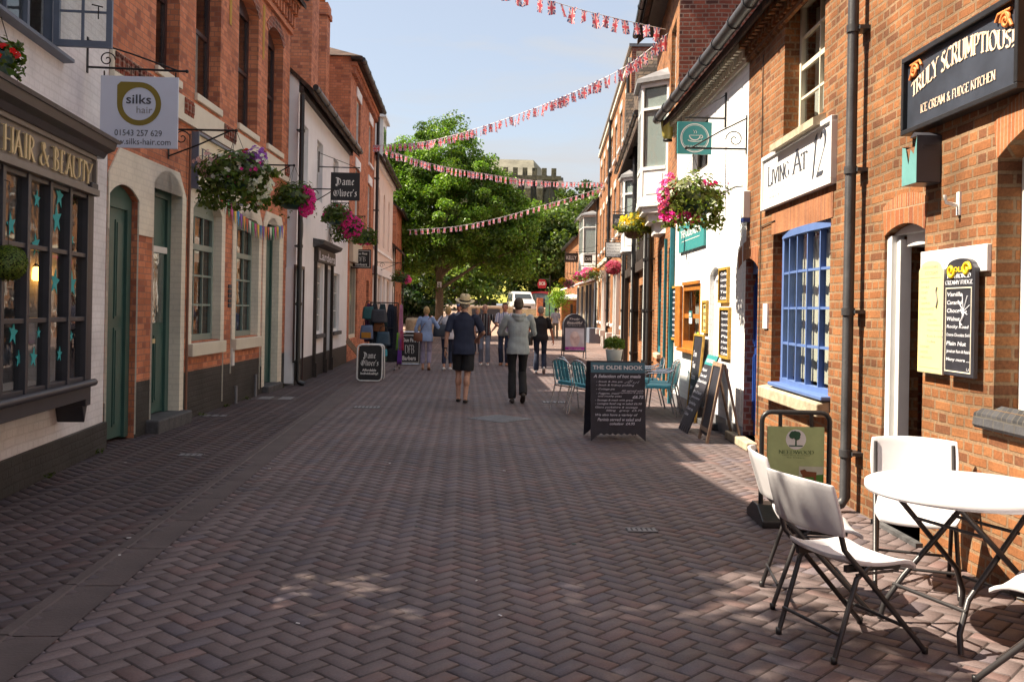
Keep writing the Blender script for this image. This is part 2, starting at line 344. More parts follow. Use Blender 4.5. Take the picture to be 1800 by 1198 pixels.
# pen-stroke letters, drawn with a broad nib: (advance, [strokes])
PEN = {
 'A': (.8, [[(.04, 0), (.38, 1)], [(.38, 1), (.74, 0)], [(.16, .36), (.6, .36)]]),
 'B': (.66, [[(.12, 0), (.12, 1)], [(.12, 1)] + arcp(.32, .76, .22, .24, 90, -90) + [(.12, .52)], [(.12, .52)] + arcp(.34, .26, .26, .26, 90, -90) + [(.12, 0)]]),
 'C': (.74, [arcp(.42, .5, .34, .5, 50, 310, 14)]),
 'D': (.8, [[(.12, 0), (.12, 1)], [(.12, 1)] + arcp(.32, .5, .38, .5, 90, -90, 12) + [(.12, 0)]]),
 'E': (.64, [[(.12, 0), (.12, 1)], [(.12, 1), (.54, 1), (.54, .88)], [(.12, .52), (.44, .52)], [(.12, 0), (.56, 0), (.56, .12)]]),
 'F': (.6, [[(.12, 0), (.12, 1)], [(.12, 1), (.54, 1), (.54, .88)], [(.12, .52), (.44, .52)]]),
 'G': (.8, [arcp(.42, .5, .34, .5, 50, 330, 14) + [(.72, .42)], [(.5, .42), (.74, .42)]]),
 'H': (.82, [[(.12, 0), (.12, 1)], [(.68, 0), (.68, 1)], [(.12, .5), (.68, .5)]]),
 'I': (.34, [[(.16, 0), (.16, 1)]]),
 'K': (.74, [[(.12, 0), (.12, 1)], [(.62, 1), (.14, .48)], [(.26, .6), (.68, 0)]]),
 'L': (.6, [[(.12, 0), (.12, 1)], [(.12, 0), (.54, 0), (.54, .14)]]),
 'M': (.95, [[(.12, 0), (.14, 1)], [(.14, 1), (.46, .2)], [(.46, .2), (.78, 1)], [(.78, 1), (.82, 0)]]),
 'N': (.84, [[(.12, 0), (.12, 1)], [(.12, 1), (.7, 0)], [(.7, 0), (.7, 1)]]),
 'O': (.84, [arcp(.42, .5, .34, .5, 90, 450, 18)]),
 'P': (.66, [[(.12, 0), (.12, 1)], [(.12, 1)] + arcp(.34, .74, .24, .26, 90, -90) + [(.12, .48)]]),
 'R': (.74, [[(.12, 0), (.12, 1)], [(.12, 1)] + arcp(.34, .75, .24, .25, 90, -90) + [(.12, .5)], [(.34, .5), (.68, 0)]]),
 'S': (.6, [arcp(.3, .75, .2, .25, 30, 200, 7) + arcp(.3, .26, .22, .26, 80, -150, 9)]),
 'T': (.7, [[(.35, 0), (.35, 1)], [(.04, .88), (.04, 1), (.66, 1), (.66, .88)]]),
 'U': (.8, [[(.12, 1), (.12, .3)] + arcp(.4, .3, .28, .3, 180, 360) + [(.68, 1)]]),
 'V': (.78, [[(.04, 1), (.38, 0)], [(.38, 0), (.72, 1)]]),
 'W': (1.05, [[(.04, 1), (.28, 0)], [(.28, 0), (.52, 1)], [(.52, 1), (.76, 0)], [(.76, 0), (1.0, 1)]]),
 'Y': (.74, [[(.04, 1), (.36, .5)], [(.36, .5), (.68, 1)], [(.36, .5), (.36, 0)]]),
 '&': (.82, [[(.7, 0), (.22, .66)] + arcp(.34, .8, .15, .18, 200, -20) + [(.16, .36)] + arcp(.32, .22, .2, .22, 160, 330) + [(.68, .5)]]),
 '!': (.34, [[(.18, .28), (.18, 1)], [(.17, 0), (.19, .1)]]),
 '1': (.5, [[(.1, .82), (.26, 1), (.26, 0)]]),
 '2': (.62, [arcp(.3, .74, .22, .26, 160, -30, 8) + [(.08, .02)], [(.08, .04), (.56, .04)]]),
 "'": (.25, [[(.14, 1.05), (.1, .8)]]),
 '-': (.4, [[(.08, .4), (.32, .4)]]), '.': (.3, [[(.12, 0), (.16, .06)]]), ' ': (.4, []),
}
BLACKLETTER = {
 'D': (.98, [[(.08, .98), (.4, .92), (.78, .7), (.84, .35), (.6, .06), (.3, .0), (.1, .08)], [(.3, .9), (.3, .1)], [(.46, .84), (.46, .14)], [(.1, .86), (.3, .98)], [(.06, .1), (.16, -.14), (.4, -.12)]]),
 'O': (.98, [[(.62, .98), (.3, .9), (.1, .6), (.12, .25), (.4, .02), (.68, .1), (.86, .4), (.8, .75), (.56, .95)], [(.4, .82), (.4, .18)], [(.54, .8), (.54, .2)]]),
 'a': (.58, [[(.14, .56), (.34, .66), (.44, .55), (.44, .1), (.52, .02)], [(.42, .36), (.16, .28), (.14, .1), (.26, .02), (.42, .12)]]),
 'm': (.92, [[(.08, .6), (.16, .56), (.16, .08), (.22, .02)], [(.2, .52), (.36, .66), (.44, .56), (.44, .08), (.5, .02)], [(.48, .52), (.64, .66), (.72, .56), (.72, .08), (.8, .02)]]),
 'e': (.52, [[(.42, .18), (.26, .02), (.14, .12), (.14, .52), (.3, .66), (.42, .52), (.16, .34)]]),
 'l': (.32, [[(.1, 1.0), (.17, .94), (.17, .1), (.26, .02)]]),
 'i': (.32, [[(.08, .62), (.16, .56), (.16, .08), (.24, .02)], [(.12, .84), (.2, .8)]]),
 'v': (.56, [[(.06, .64), (.15, .56), (.15, .14), (.28, .02), (.42, .18), (.44, .56), (.3, .68)]]),
 'r': (.46, [[(.08, .62), (.16, .56), (.16, .08), (.22, .02)], [(.2, .5), (.32, .66), (.42, .56)]]),
 's': (.46, [[(.4, .58), (.24, .66), (.13, .54), (.34, .32), (.36, .14), (.2, .02), (.08, .1)]]),
 "'": (.25, [[(.14, 1.0), (.1, .78)]]), ' ': (.4, []),
}
def pen_text(mb, fmap, x, y, body, w, h, m=0, nib=.13, ang=22, serif=1, lift=.004, table=PEN, arch=None, shear=0, low=1.0):
    """broad-nib lettering fitted to a box; arch(x in 0..1) -> (lift of baseline, height factor)"""
    adv = sum(table[c][0] for c in body); sx = w / adv; k = 0; X = 0.0
    nx, nz_ = nib / 2 * math.cos(R_(ang)), nib / 2 * math.sin(R_(ang))
    def P(a, b, l):
        t = a / adv; dz, hf = arch(t) if arch else (0, 1)
        return fmap(x + a * sx + shear * b * h, y + dz + b * h * hf, lift + l)
    for c in body:
        a0, strokes = table[c]
        for st in strokes:
            for i in range(len(st) - 1):
                (ax, az), (bx, bz) = st[i], st[i + 1]; l = .0003 * (k % 7); k += 1
                dx, dz_ = bx - ax, bz - az; ln = math.hypot(dx, dz_)
                cr = abs(dx * nz_ - dz_ * nx) / max(ln, 1e-6)
                ex = 0
                if cr < nib * .28:      # nearly along the nib: give the hairline some body
                    px, pz = -dz_ / ln * nib * .15, dx / ln * nib * .15
                    q = [(ax - px, az - pz), (bx - px, bz - pz), (bx + px, bz + pz), (ax + px, az + pz)]
                else:
                    q = [(ax - nx, az - nz_), (bx - nx, bz - nz_), (bx + nx, bz + nz_), (ax + nx, az + nz_)]
                mb.add([P(X + u, v, l) for u, v in q], [(0, 1, 2, 3)], m)
            if serif and len(st) >= 2:
                for e, o_ in ((st[0], st[1]), (st[-1], st[-2])):
                    if e[1] in (0, 1) and abs(e[0] - o_[0]) < .4 and abs(e[1] - o_[1]) > .15:
                        l = .0003 * (k % 7) + .0001; k += 1; sw = nib * serif; sh = nib * .22; zc = e[1] * (1 - sh) + (0 if e[1] else 0)
                        z0, z1 = (0, sh) if e[1] == 0 else (1 - sh, 1)
                        mb.add([P(X + e[0] - sw, z0, l), P(X + e[0] + sw, z0, l), P(X + e[0] + sw, z1, l), P(X + e[0] - sw, z1, l)], [(0, 1, 2, 3)], m)
        X += a0
# ------------------------------------------------------------------ building kit
class Bld:
    def __init__(s, name, A, B, side, label, cat='building', group=None):
        s.A = Vector((A[0], A[1])); s.B = Vector((B[0], B[1])); s.dir = (s.B - s.A).normalized(); s.len = (s.B - s.A).length
        s.ang = math.atan2(s.dir.y, s.dir.x); s.out = -1 if side == 'L' else 1
        s.n = Vector((-s.dir.y, s.dir.x)) * s.out
        s.root = thing(name, label, cat, (A[0], A[1], 0), s.ang, group); s.side = side
    def U(s, x, y, d=0.0):
        r = ray(x, y); r2 = Vector((r.x, r.y)); t = (d + s.A.dot(s.n)) / r2.dot(s.n); p = r2 * t
        return (p - s.A).dot(s.dir), CAMH + r.z * t
    def box(s, x0, x1, ym, y0, y1, xm=None, d=0.0):
        """pixel box -> (u0,u1,z0,z1): u from x at row ym, z from rows at column xm"""
        u0 = s.U(x0, ym, d)[0]; u1 = s.U(x1, ym, d)[0]; xm = xm or (x0 + x1) / 2
        return u0, u1, s.U(xm, y1, d)[1], s.U(xm, y0, d)[1]
    def W(s, u, d, z=0.0):
        p = s.A + s.dir * u + s.n * d; return Vector((p.x, p.y, z))
    def mb(s): return MB(s.out)
    def put(s, name, mb, mats, parent=None, **k): return mb.build(name, mats, parent or s.root, **k)
    def fmap(s, u0, z0, d0, w=None):
        """face map for things on the wall, x running left to right as read from the street; u0 = its left edge"""
        sg = 1 if s.side == 'L' else -1
        return lambda x, y, l: (u0 + sg * x, d0 + l, z0 + y)
    def wt(s, name, label, cat, u, d, z, group=None):
        """an Empty for a separate thing fixed to this wall"""
        return thing(name, label, cat, s.W(u, d, z), s.ang, group)
def arc_top(u0, u1, z1, rise, n=10):
    """points over a segmental arch, left to right, peak z1"""
    w = (u1 - u0) / 2; r = (w * w + rise * rise) / (2 * rise); c = z1 - r; a = math.asin(min(1, w / r))
    return [((u0 + u1) / 2 + r * math.sin(-a + 2 * a * i / n), c + r * math.cos(-a + 2 * a * i / n)) for i in range(n + 1)]
def facade(b, u0, u1, z0, z1, ops, bands=((0, 99, 0),), d=0.0, rev=None, mb=None):
    """wall face with openings; ops: (ua, ub, za, zb, rise, recess)"""
    mb = mb or b.mb()
    us = sorted({u0, u1, *[min(max(v, u0), u1) for o in ops for v in o[:2]]})
    zs = sorted({z0, z1, *[min(max(v, z0), z1) for o in ops for v in o[2:4]], *[v for bd in bands for v in bd[:2] if z0 < v < z1]})
    def band(z): return next((m for a, c, m in bands if a <= z < c), 0)
    for i in range(len(us) - 1):
        for j in range(len(zs) - 1):
            uc, zc = (us[i] + us[i + 1]) / 2, (zs[j] + zs[j + 1]) / 2
            if us[i + 1] - us[i] < 1e-4 or zs[j + 1] - zs[j] < 1e-4: continue
            if any(o[0] < uc < o[1] and o[2] < zc < o[3] for o in ops): continue
            mb.quad((us[i], d, zs[j]), (us[i + 1], d, zs[j]), (us[i + 1], d, zs[j + 1]), (us[i], d, zs[j + 1]), band(zc))
    for ua, ub, za, zb, rise, rec in ops:
        m = rev if rev is not None else band((za + zb) / 2); zt = zb - rise
        mb.quad((ua, d, za), (ua, d - rec, za), (ua, d - rec, zt), (ua, d, zt), m); mb.quad((ub, d, za), (ub, d - rec, za), (ub, d - rec, zt), (ub, d, zt), m)
        if za > z0 + .01: mb.quad((ua, d, za), (ub, d, za), (ub, d - rec, za), (ua, d - rec, za), m)
        if rise <= 0: mb.quad((ua, d, zb), (ub, d, zb), (ub, d - rec, zb), (ua, d - rec, zb), m)
        else:
            A = arc_top(ua, ub, zb, rise)
            for (xa, y_a), (xb, y_b) in zip(A, A[1:]):
                mb.quad((xa, d, y_a), (xb, d, y_b), (xb, d, zb), (xa, d, zb), band(zb - .01)); mb.quad((xa, d, y_a), (xb, d, y_b), (xb, d - rec, y_b), (xa, d - rec, y_a), m)
    return mb
def window(b, u0, u1, z0, z1, rec=.12, nx=2, nz=2, fm='white', gm='glass', rise=0, fw=.05, bar=.022, dp=.05, sash=False, transom=None, name='window', blind=False, parent=None, xs=None, lab=None, blind_m='curtain', blind_f=(0, 1)):
    f = b.mb(); d1 = -rec; d0 = d1 - dp; zt = z1 - rise
    f.box(u0, u0 + fw, d0, d1, z0, zt); f.box(u1 - fw, u1, d0, d1, z0, zt); f.box(u0 + fw, u1 - fw, d0, d1, z0, z0 + fw * 1.3)
    f.box(u0 + fw, u1 - fw, d0, d1, zt - fw, zt)
    if rise: f.prism([(u0, zt + .001)] + arc_top(u0 + .002, u1 - .002, z1 - .002, rise - .002)[1:-1] + [(u1, zt + .001)], d0, d1 + .002)
    ia, ib, ja, jb = u0 + fw, u1 - fw, z0 + fw * 1.3, zt - fw
    if transom:
        zt2 = ja + (jb - ja) * transom; f.box(ia, ib, d0, d1 + .02, zt2 - fw * .6, zt2 + fw * .6)
    for k in range(1, nx):
        x = ia + (ib - ia) * k / nx; f.box(x - bar / 2, x + bar / 2, d0 + .01, d1 - .006, ja, jb)
    for k in range(1, nz):
        z = ja + (jb - ja) * k / nz; h = bar if not (sash and k == nz // 2) else bar * 2
        f.box(ia, ib, d0 + .012, d1 - .009, z - h / 2, z + h / 2)
    o = f.build(name, fm, parent or b.root)
    if lab: o['label'] = lab
    g = b.mb(); g.quad((ia, d0 + .015, ja), (ib, d0 + .015, ja), (ib, d0 + .015, jb), (ia, d0 + .015, jb)); g.build('pane', gm, o)
    if blind:
        c = b.mb(); n = 14; h0 = ja + (jb - ja) * blind_f[0]; h1 = ja + (jb - ja) * blind_f[1]
        for k in range(n):
            xa, xb = ia + (ib - ia) * k / n, ia + (ib - ia) * (k + 1) / n
            c.quad((xa, d0 - .10 - .03 * (k % 2), h0), (xb, d0 - .10 - .03 * ((k + 1) % 2), h0), (xb, d0 - .10 - .03 * ((k + 1) % 2), h1), (xa, d0 - .10 - .03 * (k % 2), h1))
        c.build('blind', blind_m, o)
    return o
def sill(b, u0, u1, z, h=.1, d=.06, m='stone', rec=.0, parent=None, name='sill'):
    f = b.mb(); f.prism_x([(-rec, z - h), (d, z - h), (d, z - .015), (-rec, z)], u0, u1); return f.build(name, m, parent or b.root, bevel=.006)
def door(b, u0, u1, z0, z1, rec=.2, m='green', fm=None, fw=.07, panels=((.1, .45), (.5, .92)), glazed=None, knob='gold', name='door', lab=None, rise=0):
    o = b.mb(); d1 = -rec; fm = fm or m
    fr = b.mb(); fr.box(u0, u0 + fw, d1 - .06, d1 + .03, z0, z1 - rise); fr.box(u1 - fw, u1, d1 - .06, d1 + .03, z0, z1 - rise); fr.box(u0 + fw, u1 - fw, d1 - .06, d1 + .03, z1 - rise - fw, z1 - rise)
    if rise: fr.prism([(u0, z1 - rise + .001)] + arc_top(u0 + .002, u1 - .002, z1 - .002, rise - .002)[1:-1] + [(u1, z1 - rise + .001)], d1 - .06, d1 + .028)
    a, c, e, g = u0 + fw, u1 - fw, z0 + .02, z1 - rise - fw
    o.box(a, c, d1 - .05, d1 - .005, e, g)
    for p0, p1 in panels:
        for k in range(2):
            w = (c - a); x0 = a + w * (.12 + .42 * k); x1 = x0 + w * .34; y0 = e + (g - e) * p0; y1 = e + (g - e) * p1
            o.box(x0, x1, d1 - .01, d1 + .008, y0, y1); o.box(x0 + .03, x1 - .03, d1, d1 + .018, y0 + .03, y1 - .03)
    d = o.build(name, m, b.root)
    if lab: d['label'] = lab
    fr.build('door_frame', fm, d)
    if glazed:
        q = b.mb(); y0 = e + (g - e) * glazed[0]; y1 = e + (g - e) * glazed[1]; q.box(a + .1, c - .1, d1 - .004, d1 + .022, y0, y1); q.build('pane', 'glass', d)
    if knob:
        h = b.mb(); h.ball((a + .09 if b.side == 'L' else c - .09, d1 + .05, z0 + 1.02), .028, 8, 6); h.tube([(a + .09 if b.side == 'L' else c - .09, d1, z0 + 1.02), (a + .09 if b.side == 'L' else c - .09, d1 + .05, z0 + 1.02)], .012, 6); h.build('handle', knob, d); h = b.mb(); cx = (a + c) / 2; h.box(cx - .11, cx + .11, d1 - .004, d1 + .012, z0 + .92, z0 + .98); h.build('letter_plate', knob, d)
    return d
def body(b, H, depth=6.0, mats=('brick_red',), roof='tile', pitch=40, gable=True, over=.28, gover=.05, base=0.0, near=True, far=True, gm=0, rd=None, rooflabel=None):
    """side walls, back and a pitched roof with its ridge along the street"""
    s = b.mb(); L_ = b.len; rr = math.tan(R_(pitch)) * depth / 2
    for u, ok in ((0.0, near), (L_, far)):
        if not ok: continue
        pts = [(u, 0, base), (u, -depth, base), (u, -depth, H), (u, -depth / 2, H + rr), (u, 0, H)] if gable else [(u, 0, base), (u, -depth, base), (u, -depth, H), (u, 0, H)]
        s.add(pts, [tuple(range(len(pts)))], gm)
    s.quad((0, -depth, base), (L_, -depth, base), (L_, -depth, H), (0, -depth, H), gm)
    b.put('side_walls', s, list(mats), recalc=False)
    r = b.mb(); t = .1; o = over; k = math.tan(R_(pitch))
    r.prism_x([(o, H - k * o), (o, H - k * o + t), (-depth / 2, H + rr + t), (-depth - o, H - k * o + t), (-depth - o, H - k * o), (-depth / 2, H + rr - .02)], -gover, L_ + gover)
    return b.put('roof', r, roof)
def flatroof(b, H, depth, mats, par=.3):
    s = b.mb(); L_ = b.len
    for u in (0.0, L_): s.quad((u, 0, 0), (u, -depth, 0), (u, -depth, H), (u, 0, H))
    s.quad((0, -depth, 0), (L_, -depth, 0), (L_, -depth, H), (0, -depth, H)); b.put('side_walls', s, mats, recalc=False)
    r = b.mb(); r.quad((0, 0, H - par), (L_, 0, H - par), (L_, -depth, H - par), (0, -depth, H - par)); r.box(-.04, L_ + .04, -.3, .09, H, H + .1); r.box(-.04, L_ + .04, -depth - .05, -depth + .2, H, H + .1)
    r.box(-.04, .25, -depth + .2, -.3, H, H + .1); r.box(L_ - .25, L_ + .04, -depth + .2, -.3, H, H + .1)
    b.put('roof', r, 'lead')
def chimney(b, u, d, w, dp, z0, z1, m='brick_red', parent=None, pots=2):
    c = b.mb(); c.box(u, u + w, d - dp, d, z0, z1 - .35); c.box(u - .05, u + w + .05, d - dp - .05, d + .05, z1 - .35, z1 - .2); c.box(u - .02, u + w + .02, d - dp - .02, d + .02, z1 - .2, z1)
    o = b.put('chimney', c, m, parent)
    for k in range(pots):
        p = b.mb(); p.lathe([(.12, 0), (.1, .35), (.13, .38), (.13, .42)], 10, (u + w / 2, d - dp * (k + .5) / pots, z1)); p.build('chimney_pot', 'brick_lit', o)
    return o
def gutter(b, z, u0=None, u1=None, d=.24, r=.06, m='black', joints=1.2):
    u0 = 0 if u0 is None else u0; u1 = b.len if u1 is None else u1
    g = b.mb(); g.tube([(u0, d, z), (u1, d, z)], r, 10)
    x = u0 + .3
    while x < u1: g.tube([(x, d, z), (x + .07, d, z)], r * 1.18, 10); x += joints
    return b.put('gutter', g, m)
def downpipe(b, u, z0, z1, d=.09, r=.04, m='black', sw=None):
    g = b.mb(); pts = [(u, d, z0 + .12), (u, d, z1)]
    if sw: pts += [(u, d + (sw - d) * .8, z1 + .3), (u, sw, z1 + .4)]
    g.tube([(u, d + .14, z0 + .03), (u, d + .03, z0 + .07)] + pts, r, 10)
    z = z0 + .45
    while z < z1: g.tube([(u, d, z), (u, d, z + .06)], r * 1.25, 10); g.box(u - r * 1.9, u + r * 1.9, .0, d - r * .6, z + .015, z + .045); z += 1.15
    return b.put('downpipe', g, m)
def surround(b, u0, u1, z0, z1, rise, w=.12, m='cream_brick', t=.02, parent=None, top=None):
    """painted margin round an arched opening, proud of the wall"""
    g = b.mb(); inn = [(u0, z0), (u0, z1 - rise)] + arc_top(u0, u1, z1, rise)[1:-1] + [(u1, z1 - rise), (u1, z0)]
    out = [(u0 - w, z0), (u0 - w, z1 - rise)] + arc_top(u0 - w, u1 + w, z1 + w * 1.1, rise + w * 1.1 + 0)[1:-1] + [(u1 + w, z1 - rise), (u1 + w, z0)]
    g.ring(out, inn, .0, t); return b.put('surround', g, m, parent)

# ------------------------------------------------------------------ foliage kit
def leaves(name, C, S, T, mat_='leaf', parent=None, up=.35, fold=.25, rs=1, out=None, aspect=.62):
    """one folded quad per leaf; C centres, S sizes, T tints"""
    g = np.random.default_rng(rs); n = len(C); C = np.asarray(C, float); S = np.asarray(S, float).reshape(-1, 1)
    nrm = g.normal(size=(n, 3)); nrm[:, 2] += up * 2
    if out is not None: nrm += out
    nrm /= np.linalg.norm(nrm, axis=1, keepdims=True)
    a = np.cross(nrm, g.normal(size=(n, 3))); a /= np.linalg.norm(a, axis=1, keepdims=True); b = np.cross(nrm, a)
    V = np.empty((n, 4, 3)); V[:, 0] = C - a * S; V[:, 2] = C + a * S
    V[:, 1] = C + b * S * aspect + nrm * S * fold; V[:, 3] = C - b * S * aspect + nrm * S * fold
    me = bpy.data.meshes.new(name); me.vertices.add(n * 4); me.loops.add(n * 4); me.polygons.add(n)
    me.vertices.foreach_set('co', V.ravel()); me.loops.foreach_set('vertex_index', np.arange(n * 4, dtype=np.int32)); me.polygons.foreach_set('loop_start', np.arange(0, n * 4, 4, dtype=np.int32))
    me.update(calc_edges=True)
    at_ = me.attributes.new('tint', 'FLOAT_COLOR', 'FACE'); T4 = np.ones((n, 4)); T4[:, :3] = T; at_.data.foreach_set('color', T4.ravel())
    me.materials.append(M[mat_]); o = bpy.data.objects.new(name, me); COL.objects.link(o)
    if parent: o.parent = parent
    return o
def tints(n, base, var=.3, rs=1, yel=.25):
    g = np.random.default_rng(rs); k = 1 + var * g.normal(size=(n, 1)).clip(-1.8, 2.2); t = np.array(base)[None] * k
    t[:, 0] *= 1 + yel * g.random(n); return t.clip(.004, .9)
def crown_pts(center, rad, nclump, nleaf, clump, rs=1, hollow=.55, bottom=-1.0):
    """leaf positions in clumps spread through an ellipsoid's outer volume, uneven outline"""
    g = np.random.default_rng(rs); d = g.normal(size=(nclump * 3, 3)); d /= np.linalg.norm(d, axis=1, keepdims=True); d = d[d[:, 2] > bottom][:nclump]
    r = hollow + (1 - hollow) * g.random(len(d)) ** .6; wob = 1 + .16 * np.sin(d[:, 0] * 5 + rs) * np.cos(d[:, 2] * 6 + rs * 2) + .1 * g.normal(size=len(d)) * .6
    P = d * (r * wob)[:, None] * np.array(rad); idx = g.integers(0, len(P), nleaf)
    cs = clump * (.6 + .8 * g.random(len(P))); q = g.normal(size=(nleaf, 3)); q /= np.linalg.norm(q, axis=1, keepdims=True)
    q *= (g.random(nleaf) ** .45)[:, None]; q[:, 2] *= .7
    pts = P[idx] + q * cs[idx][:, None]; shade = g.normal(size=len(P))[idx]
    return pts + np.array(center), shade, q
def tree(name, label, base, H, cc, rad, trunk_r, leafcol, nleaf=20000, nclump=220, clump=.7, ls=.13, rs=1, group=None, hollow=.55, cat='tree', trunkmat='bark', yel=.35, bottom=-.9):
    t = thing(name, label, cat, base, 0, group)
    cc = Vector(cc); tr = MB(); g = random.Random(rs)
    top = cc.z + rad[2] * .3
    pts = [(0, 0, 0), (trunk_r * .1, 0, H * .15), (0, trunk_r * .2, cc.z - rad[2] * .6), (cc.x * .6, cc.y, cc.z), (cc.x, cc.y, top)]
    tr.tube(pts, trunk_r, 12, rad=[trunk_r * 1.25, trunk_r, trunk_r * .85, trunk_r * .5, trunk_r * .15])
    for k in range(11):
        a = g.random() * 6.28; z0 = cc.z - rad[2] * (.75 - .08 * k); e = (cc.x + math.cos(a) * rad[0] * .75, cc.y + math.sin(a) * rad[1] * .75, z0 + rad[2] * (.35 + .4 * g.random()))
        s0 = (cc.x * .5 * max(0, z0 / max(cc.z, 1)), cc.y, z0 - .4); mid = ((s0[0] + e[0]) / 2, (s0[1] + e[1]) / 2, (s0[2] + e[2]) / 2 + .3 * g.random())
        tr.tube([s0, mid, e], .1, 7, rad=[trunk_r * .45, trunk_r * .28, trunk_r * .08])
    tr.build('trunk', trunkmat, t)
    P, sh, q = crown_pts(cc, rad, nclump, nleaf, clump, rs, hollow, bottom)
    T = tints(nleaf, leafcol, .22, rs, yel) * (1 + .28 * sh.clip(-1.6, 1.8))[:, None]
    gg = np.random.default_rng(rs + 5)
    leaves('crown', P, ls * (.6 + .8 * gg.random(nleaf)), T.clip(.003, 1), 'leaf', t, rs=rs, out=q * .8)
    return t
M['bark'] = mat('tree_bark', (.16, .12, .08), .9, var=.4, vscale=14, bump=.8, bscale=25)
def basket(name, label, c, r, group, flowers, leafcol=(.07, .14, .025), nleaf=700, spread=(1, 1, .8), drop=.25, bowl='bowl', rs=1, chain=.7, bowlr=.24, ball=False, fs=.034, chain_to=None):
    """hanging basket: bowl, leaves, blooms by colour, three chains. flowers: [(colour, count, (dx,dy,dz), spread)] in units of r"""
    t = thing(name, label, 'hanging basket', c, 0, group); g = np.random.default_rng(rs)
    if not ball:
        b = MB(); b.lathe([(bowlr * .55, -.2), (bowlr * .8, -.16), (bowlr * .95, -.06), (bowlr, .02), (bowlr * .94, .03)], 18); b.build('bowl', bowl, t)
    n = nleaf; d = g.normal(size=(n, 3)); d /= np.linalg.norm(d, axis=1, keepdims=True); rr = (.35 + .65 * g.random(n) ** .5) * (1 + .22 * np.sin(d[:, 0] * 4 + rs) * np.cos(d[:, 2] * 5 + rs * 1.7))
    P = d * rr[:, None] * np.array(spread) * r
    if not ball:
        P[:, 2] = np.where(P[:, 2] < 0, P[:, 2] * .3, P[:, 2]) + .06 * r
        k = g.random(n) < .4; ang = g.random(n) * 6.283; rad_ = bowlr * 1.05 + (r * spread[0] - bowlr) * g.random(n) * .75
        P[k, 0] = (np.cos(ang) * rad_)[k]; P[k, 1] = (np.sin(ang) * rad_)[k]; P[k, 2] = (-g.random(n) * drop - .02)[k]
        inb = (np.hypot(P[:, 0], P[:, 1]) < bowlr) & (P[:, 2] < 0); P[inb, 2] = .08
    leaves('foliage', P, .035 * (.6 + .9 * g.random(n)), tints(n, leafcol, .35, rs, .6), 'leaf', t, rs=rs, out=d * .6)
    if not ball:        # trailing stems
        P2 = []
        for k in range(16):
            a = g.random() * 6.283; L_ = r * (.45 + .9 * g.random()); x0, y0 = math.cos(a) * bowlr, math.sin(a) * bowlr; o_ = r * spread[0] * (.55 + .5 * g.random())
            for j in range(22): q = j / 21; P2.append((math.cos(a) * (bowlr + (o_ - bowlr) * min(1, q * 1.6)) + .02 * g.normal(), math.sin(a) * (bowlr + (o_ - bowlr) * min(1, q * 1.6)) + .02 * g.normal(), .10 + .06 * math.sin(q * 3) - L_ * q ** 1.6 + .012 * g.normal()))
        P2 = np.array(P2); leaves('trailing_stems', P2, .026 * (.6 + .8 * g.random(len(P2))), tints(len(P2), leafcol, .35, rs + 7, .6), 'leaf', t, rs=rs + 3)
    for i, (col, cnt, off, sp) in enumerate(flowers):
        d = g.normal(size=(cnt, 3)); d /= np.linalg.norm(d, axis=1, keepdims=True)
        C = d * (.6 + .4 * g.random(cnt))[:, None] * np.array(sp) * r + np.array(off) * r
        V = []; F = []; tn = []
        for k in range(cnt):
            nrm = Vector(d[k]) + Vector((0, -.7, .25)); nrm.normalize(); a = nrm.orthogonal().normalized(); bb = nrm.cross(a); s = fs * (.7 + .6 * g.random()); c0 = Vector(C[k]); st = len(V)
            V.append(c0 - nrm * s * .25)
            for j in range(10):
                q = 6.283 * j / 10; ss = s * (1 if j % 2 == 0 else .72); V.append(c0 + (a * math.cos(q) + bb * math.sin(q)) * ss + nrm * s * .12 * (1 if j % 2 else -1))
            for j in range(10): F.append((st, st + 1 + j, st + 1 + (j + 1) % 10)); tn.append([v * (.75 + .5 * ((k * 7 + j * 3) % 10) / 10) for v in col])
        me = bpy.data.meshes.new('blooms'); me.from_pydata([tuple(v) for v in V], [], F); at_ = me.attributes.new('tint', 'FLOAT_COLOR', 'FACE')
        at_.data.foreach_set('color', np.array([[*x, 1] for x in tn]).ravel()); me.materials.append(M['petal']); o = bpy.data.objects.new('blooms', me); COL.objects.link(o); o.parent = t
    ch = MB()
    top = chain_to or (0, 0, chain)
    for k in range(3):
        a = 2.1 * k + .4; ch.tube([(math.cos(a) * bowlr * .9, math.sin(a) * bowlr * .9, .02), top], .004, 4)
    ch.build('chain', 'wire', t)
    return t
def spiral(cx, cz, r0, turns, n=26, a0=0, sgn=1):
    return [(cx + r0 * (1 - .85 * i / n) * math.cos(a0 + sgn * turns * 6.283 * i / n), cz + r0 * (1 - .85 * i / n) * math.sin(a0 + sgn * turns * 6.283 * i / n)) for i in range(n + 1)]
def bracket(b, name, label, u, z, reach, drop=.35, group=None, brace='below', scroll=True, r=.011, par=None):
    """scrolled iron bracket standing out from the wall at u, its arm at height z"""
    t = b.wt(name, label, 'bracket', u, 0, z, group); g = b.mb(); s = 1 if brace == 'below' else -1
    g.box(-.018, .018, 0, .012, -drop if s > 0 else -.06, .06 if s > 0 else drop)
    g.tube([(0, 0, 0), (0, reach, 0)], r, 6)
    g.tube([(0, .01, -s * drop * .9), (0, reach * .45, -s * drop * .5), (0, reach * .92, 0)], r * .8, 6)
    if scroll:
        p = spiral(reach * .2, -s * drop * .28, drop * .27, 1.4); g.tube([(0, x, y) for x, y in p], r * .6, 5)
    g.ball((0, reach, 0), r * 1.8, 6, 5)
    g.build('ironwork', 'iron', t); return t
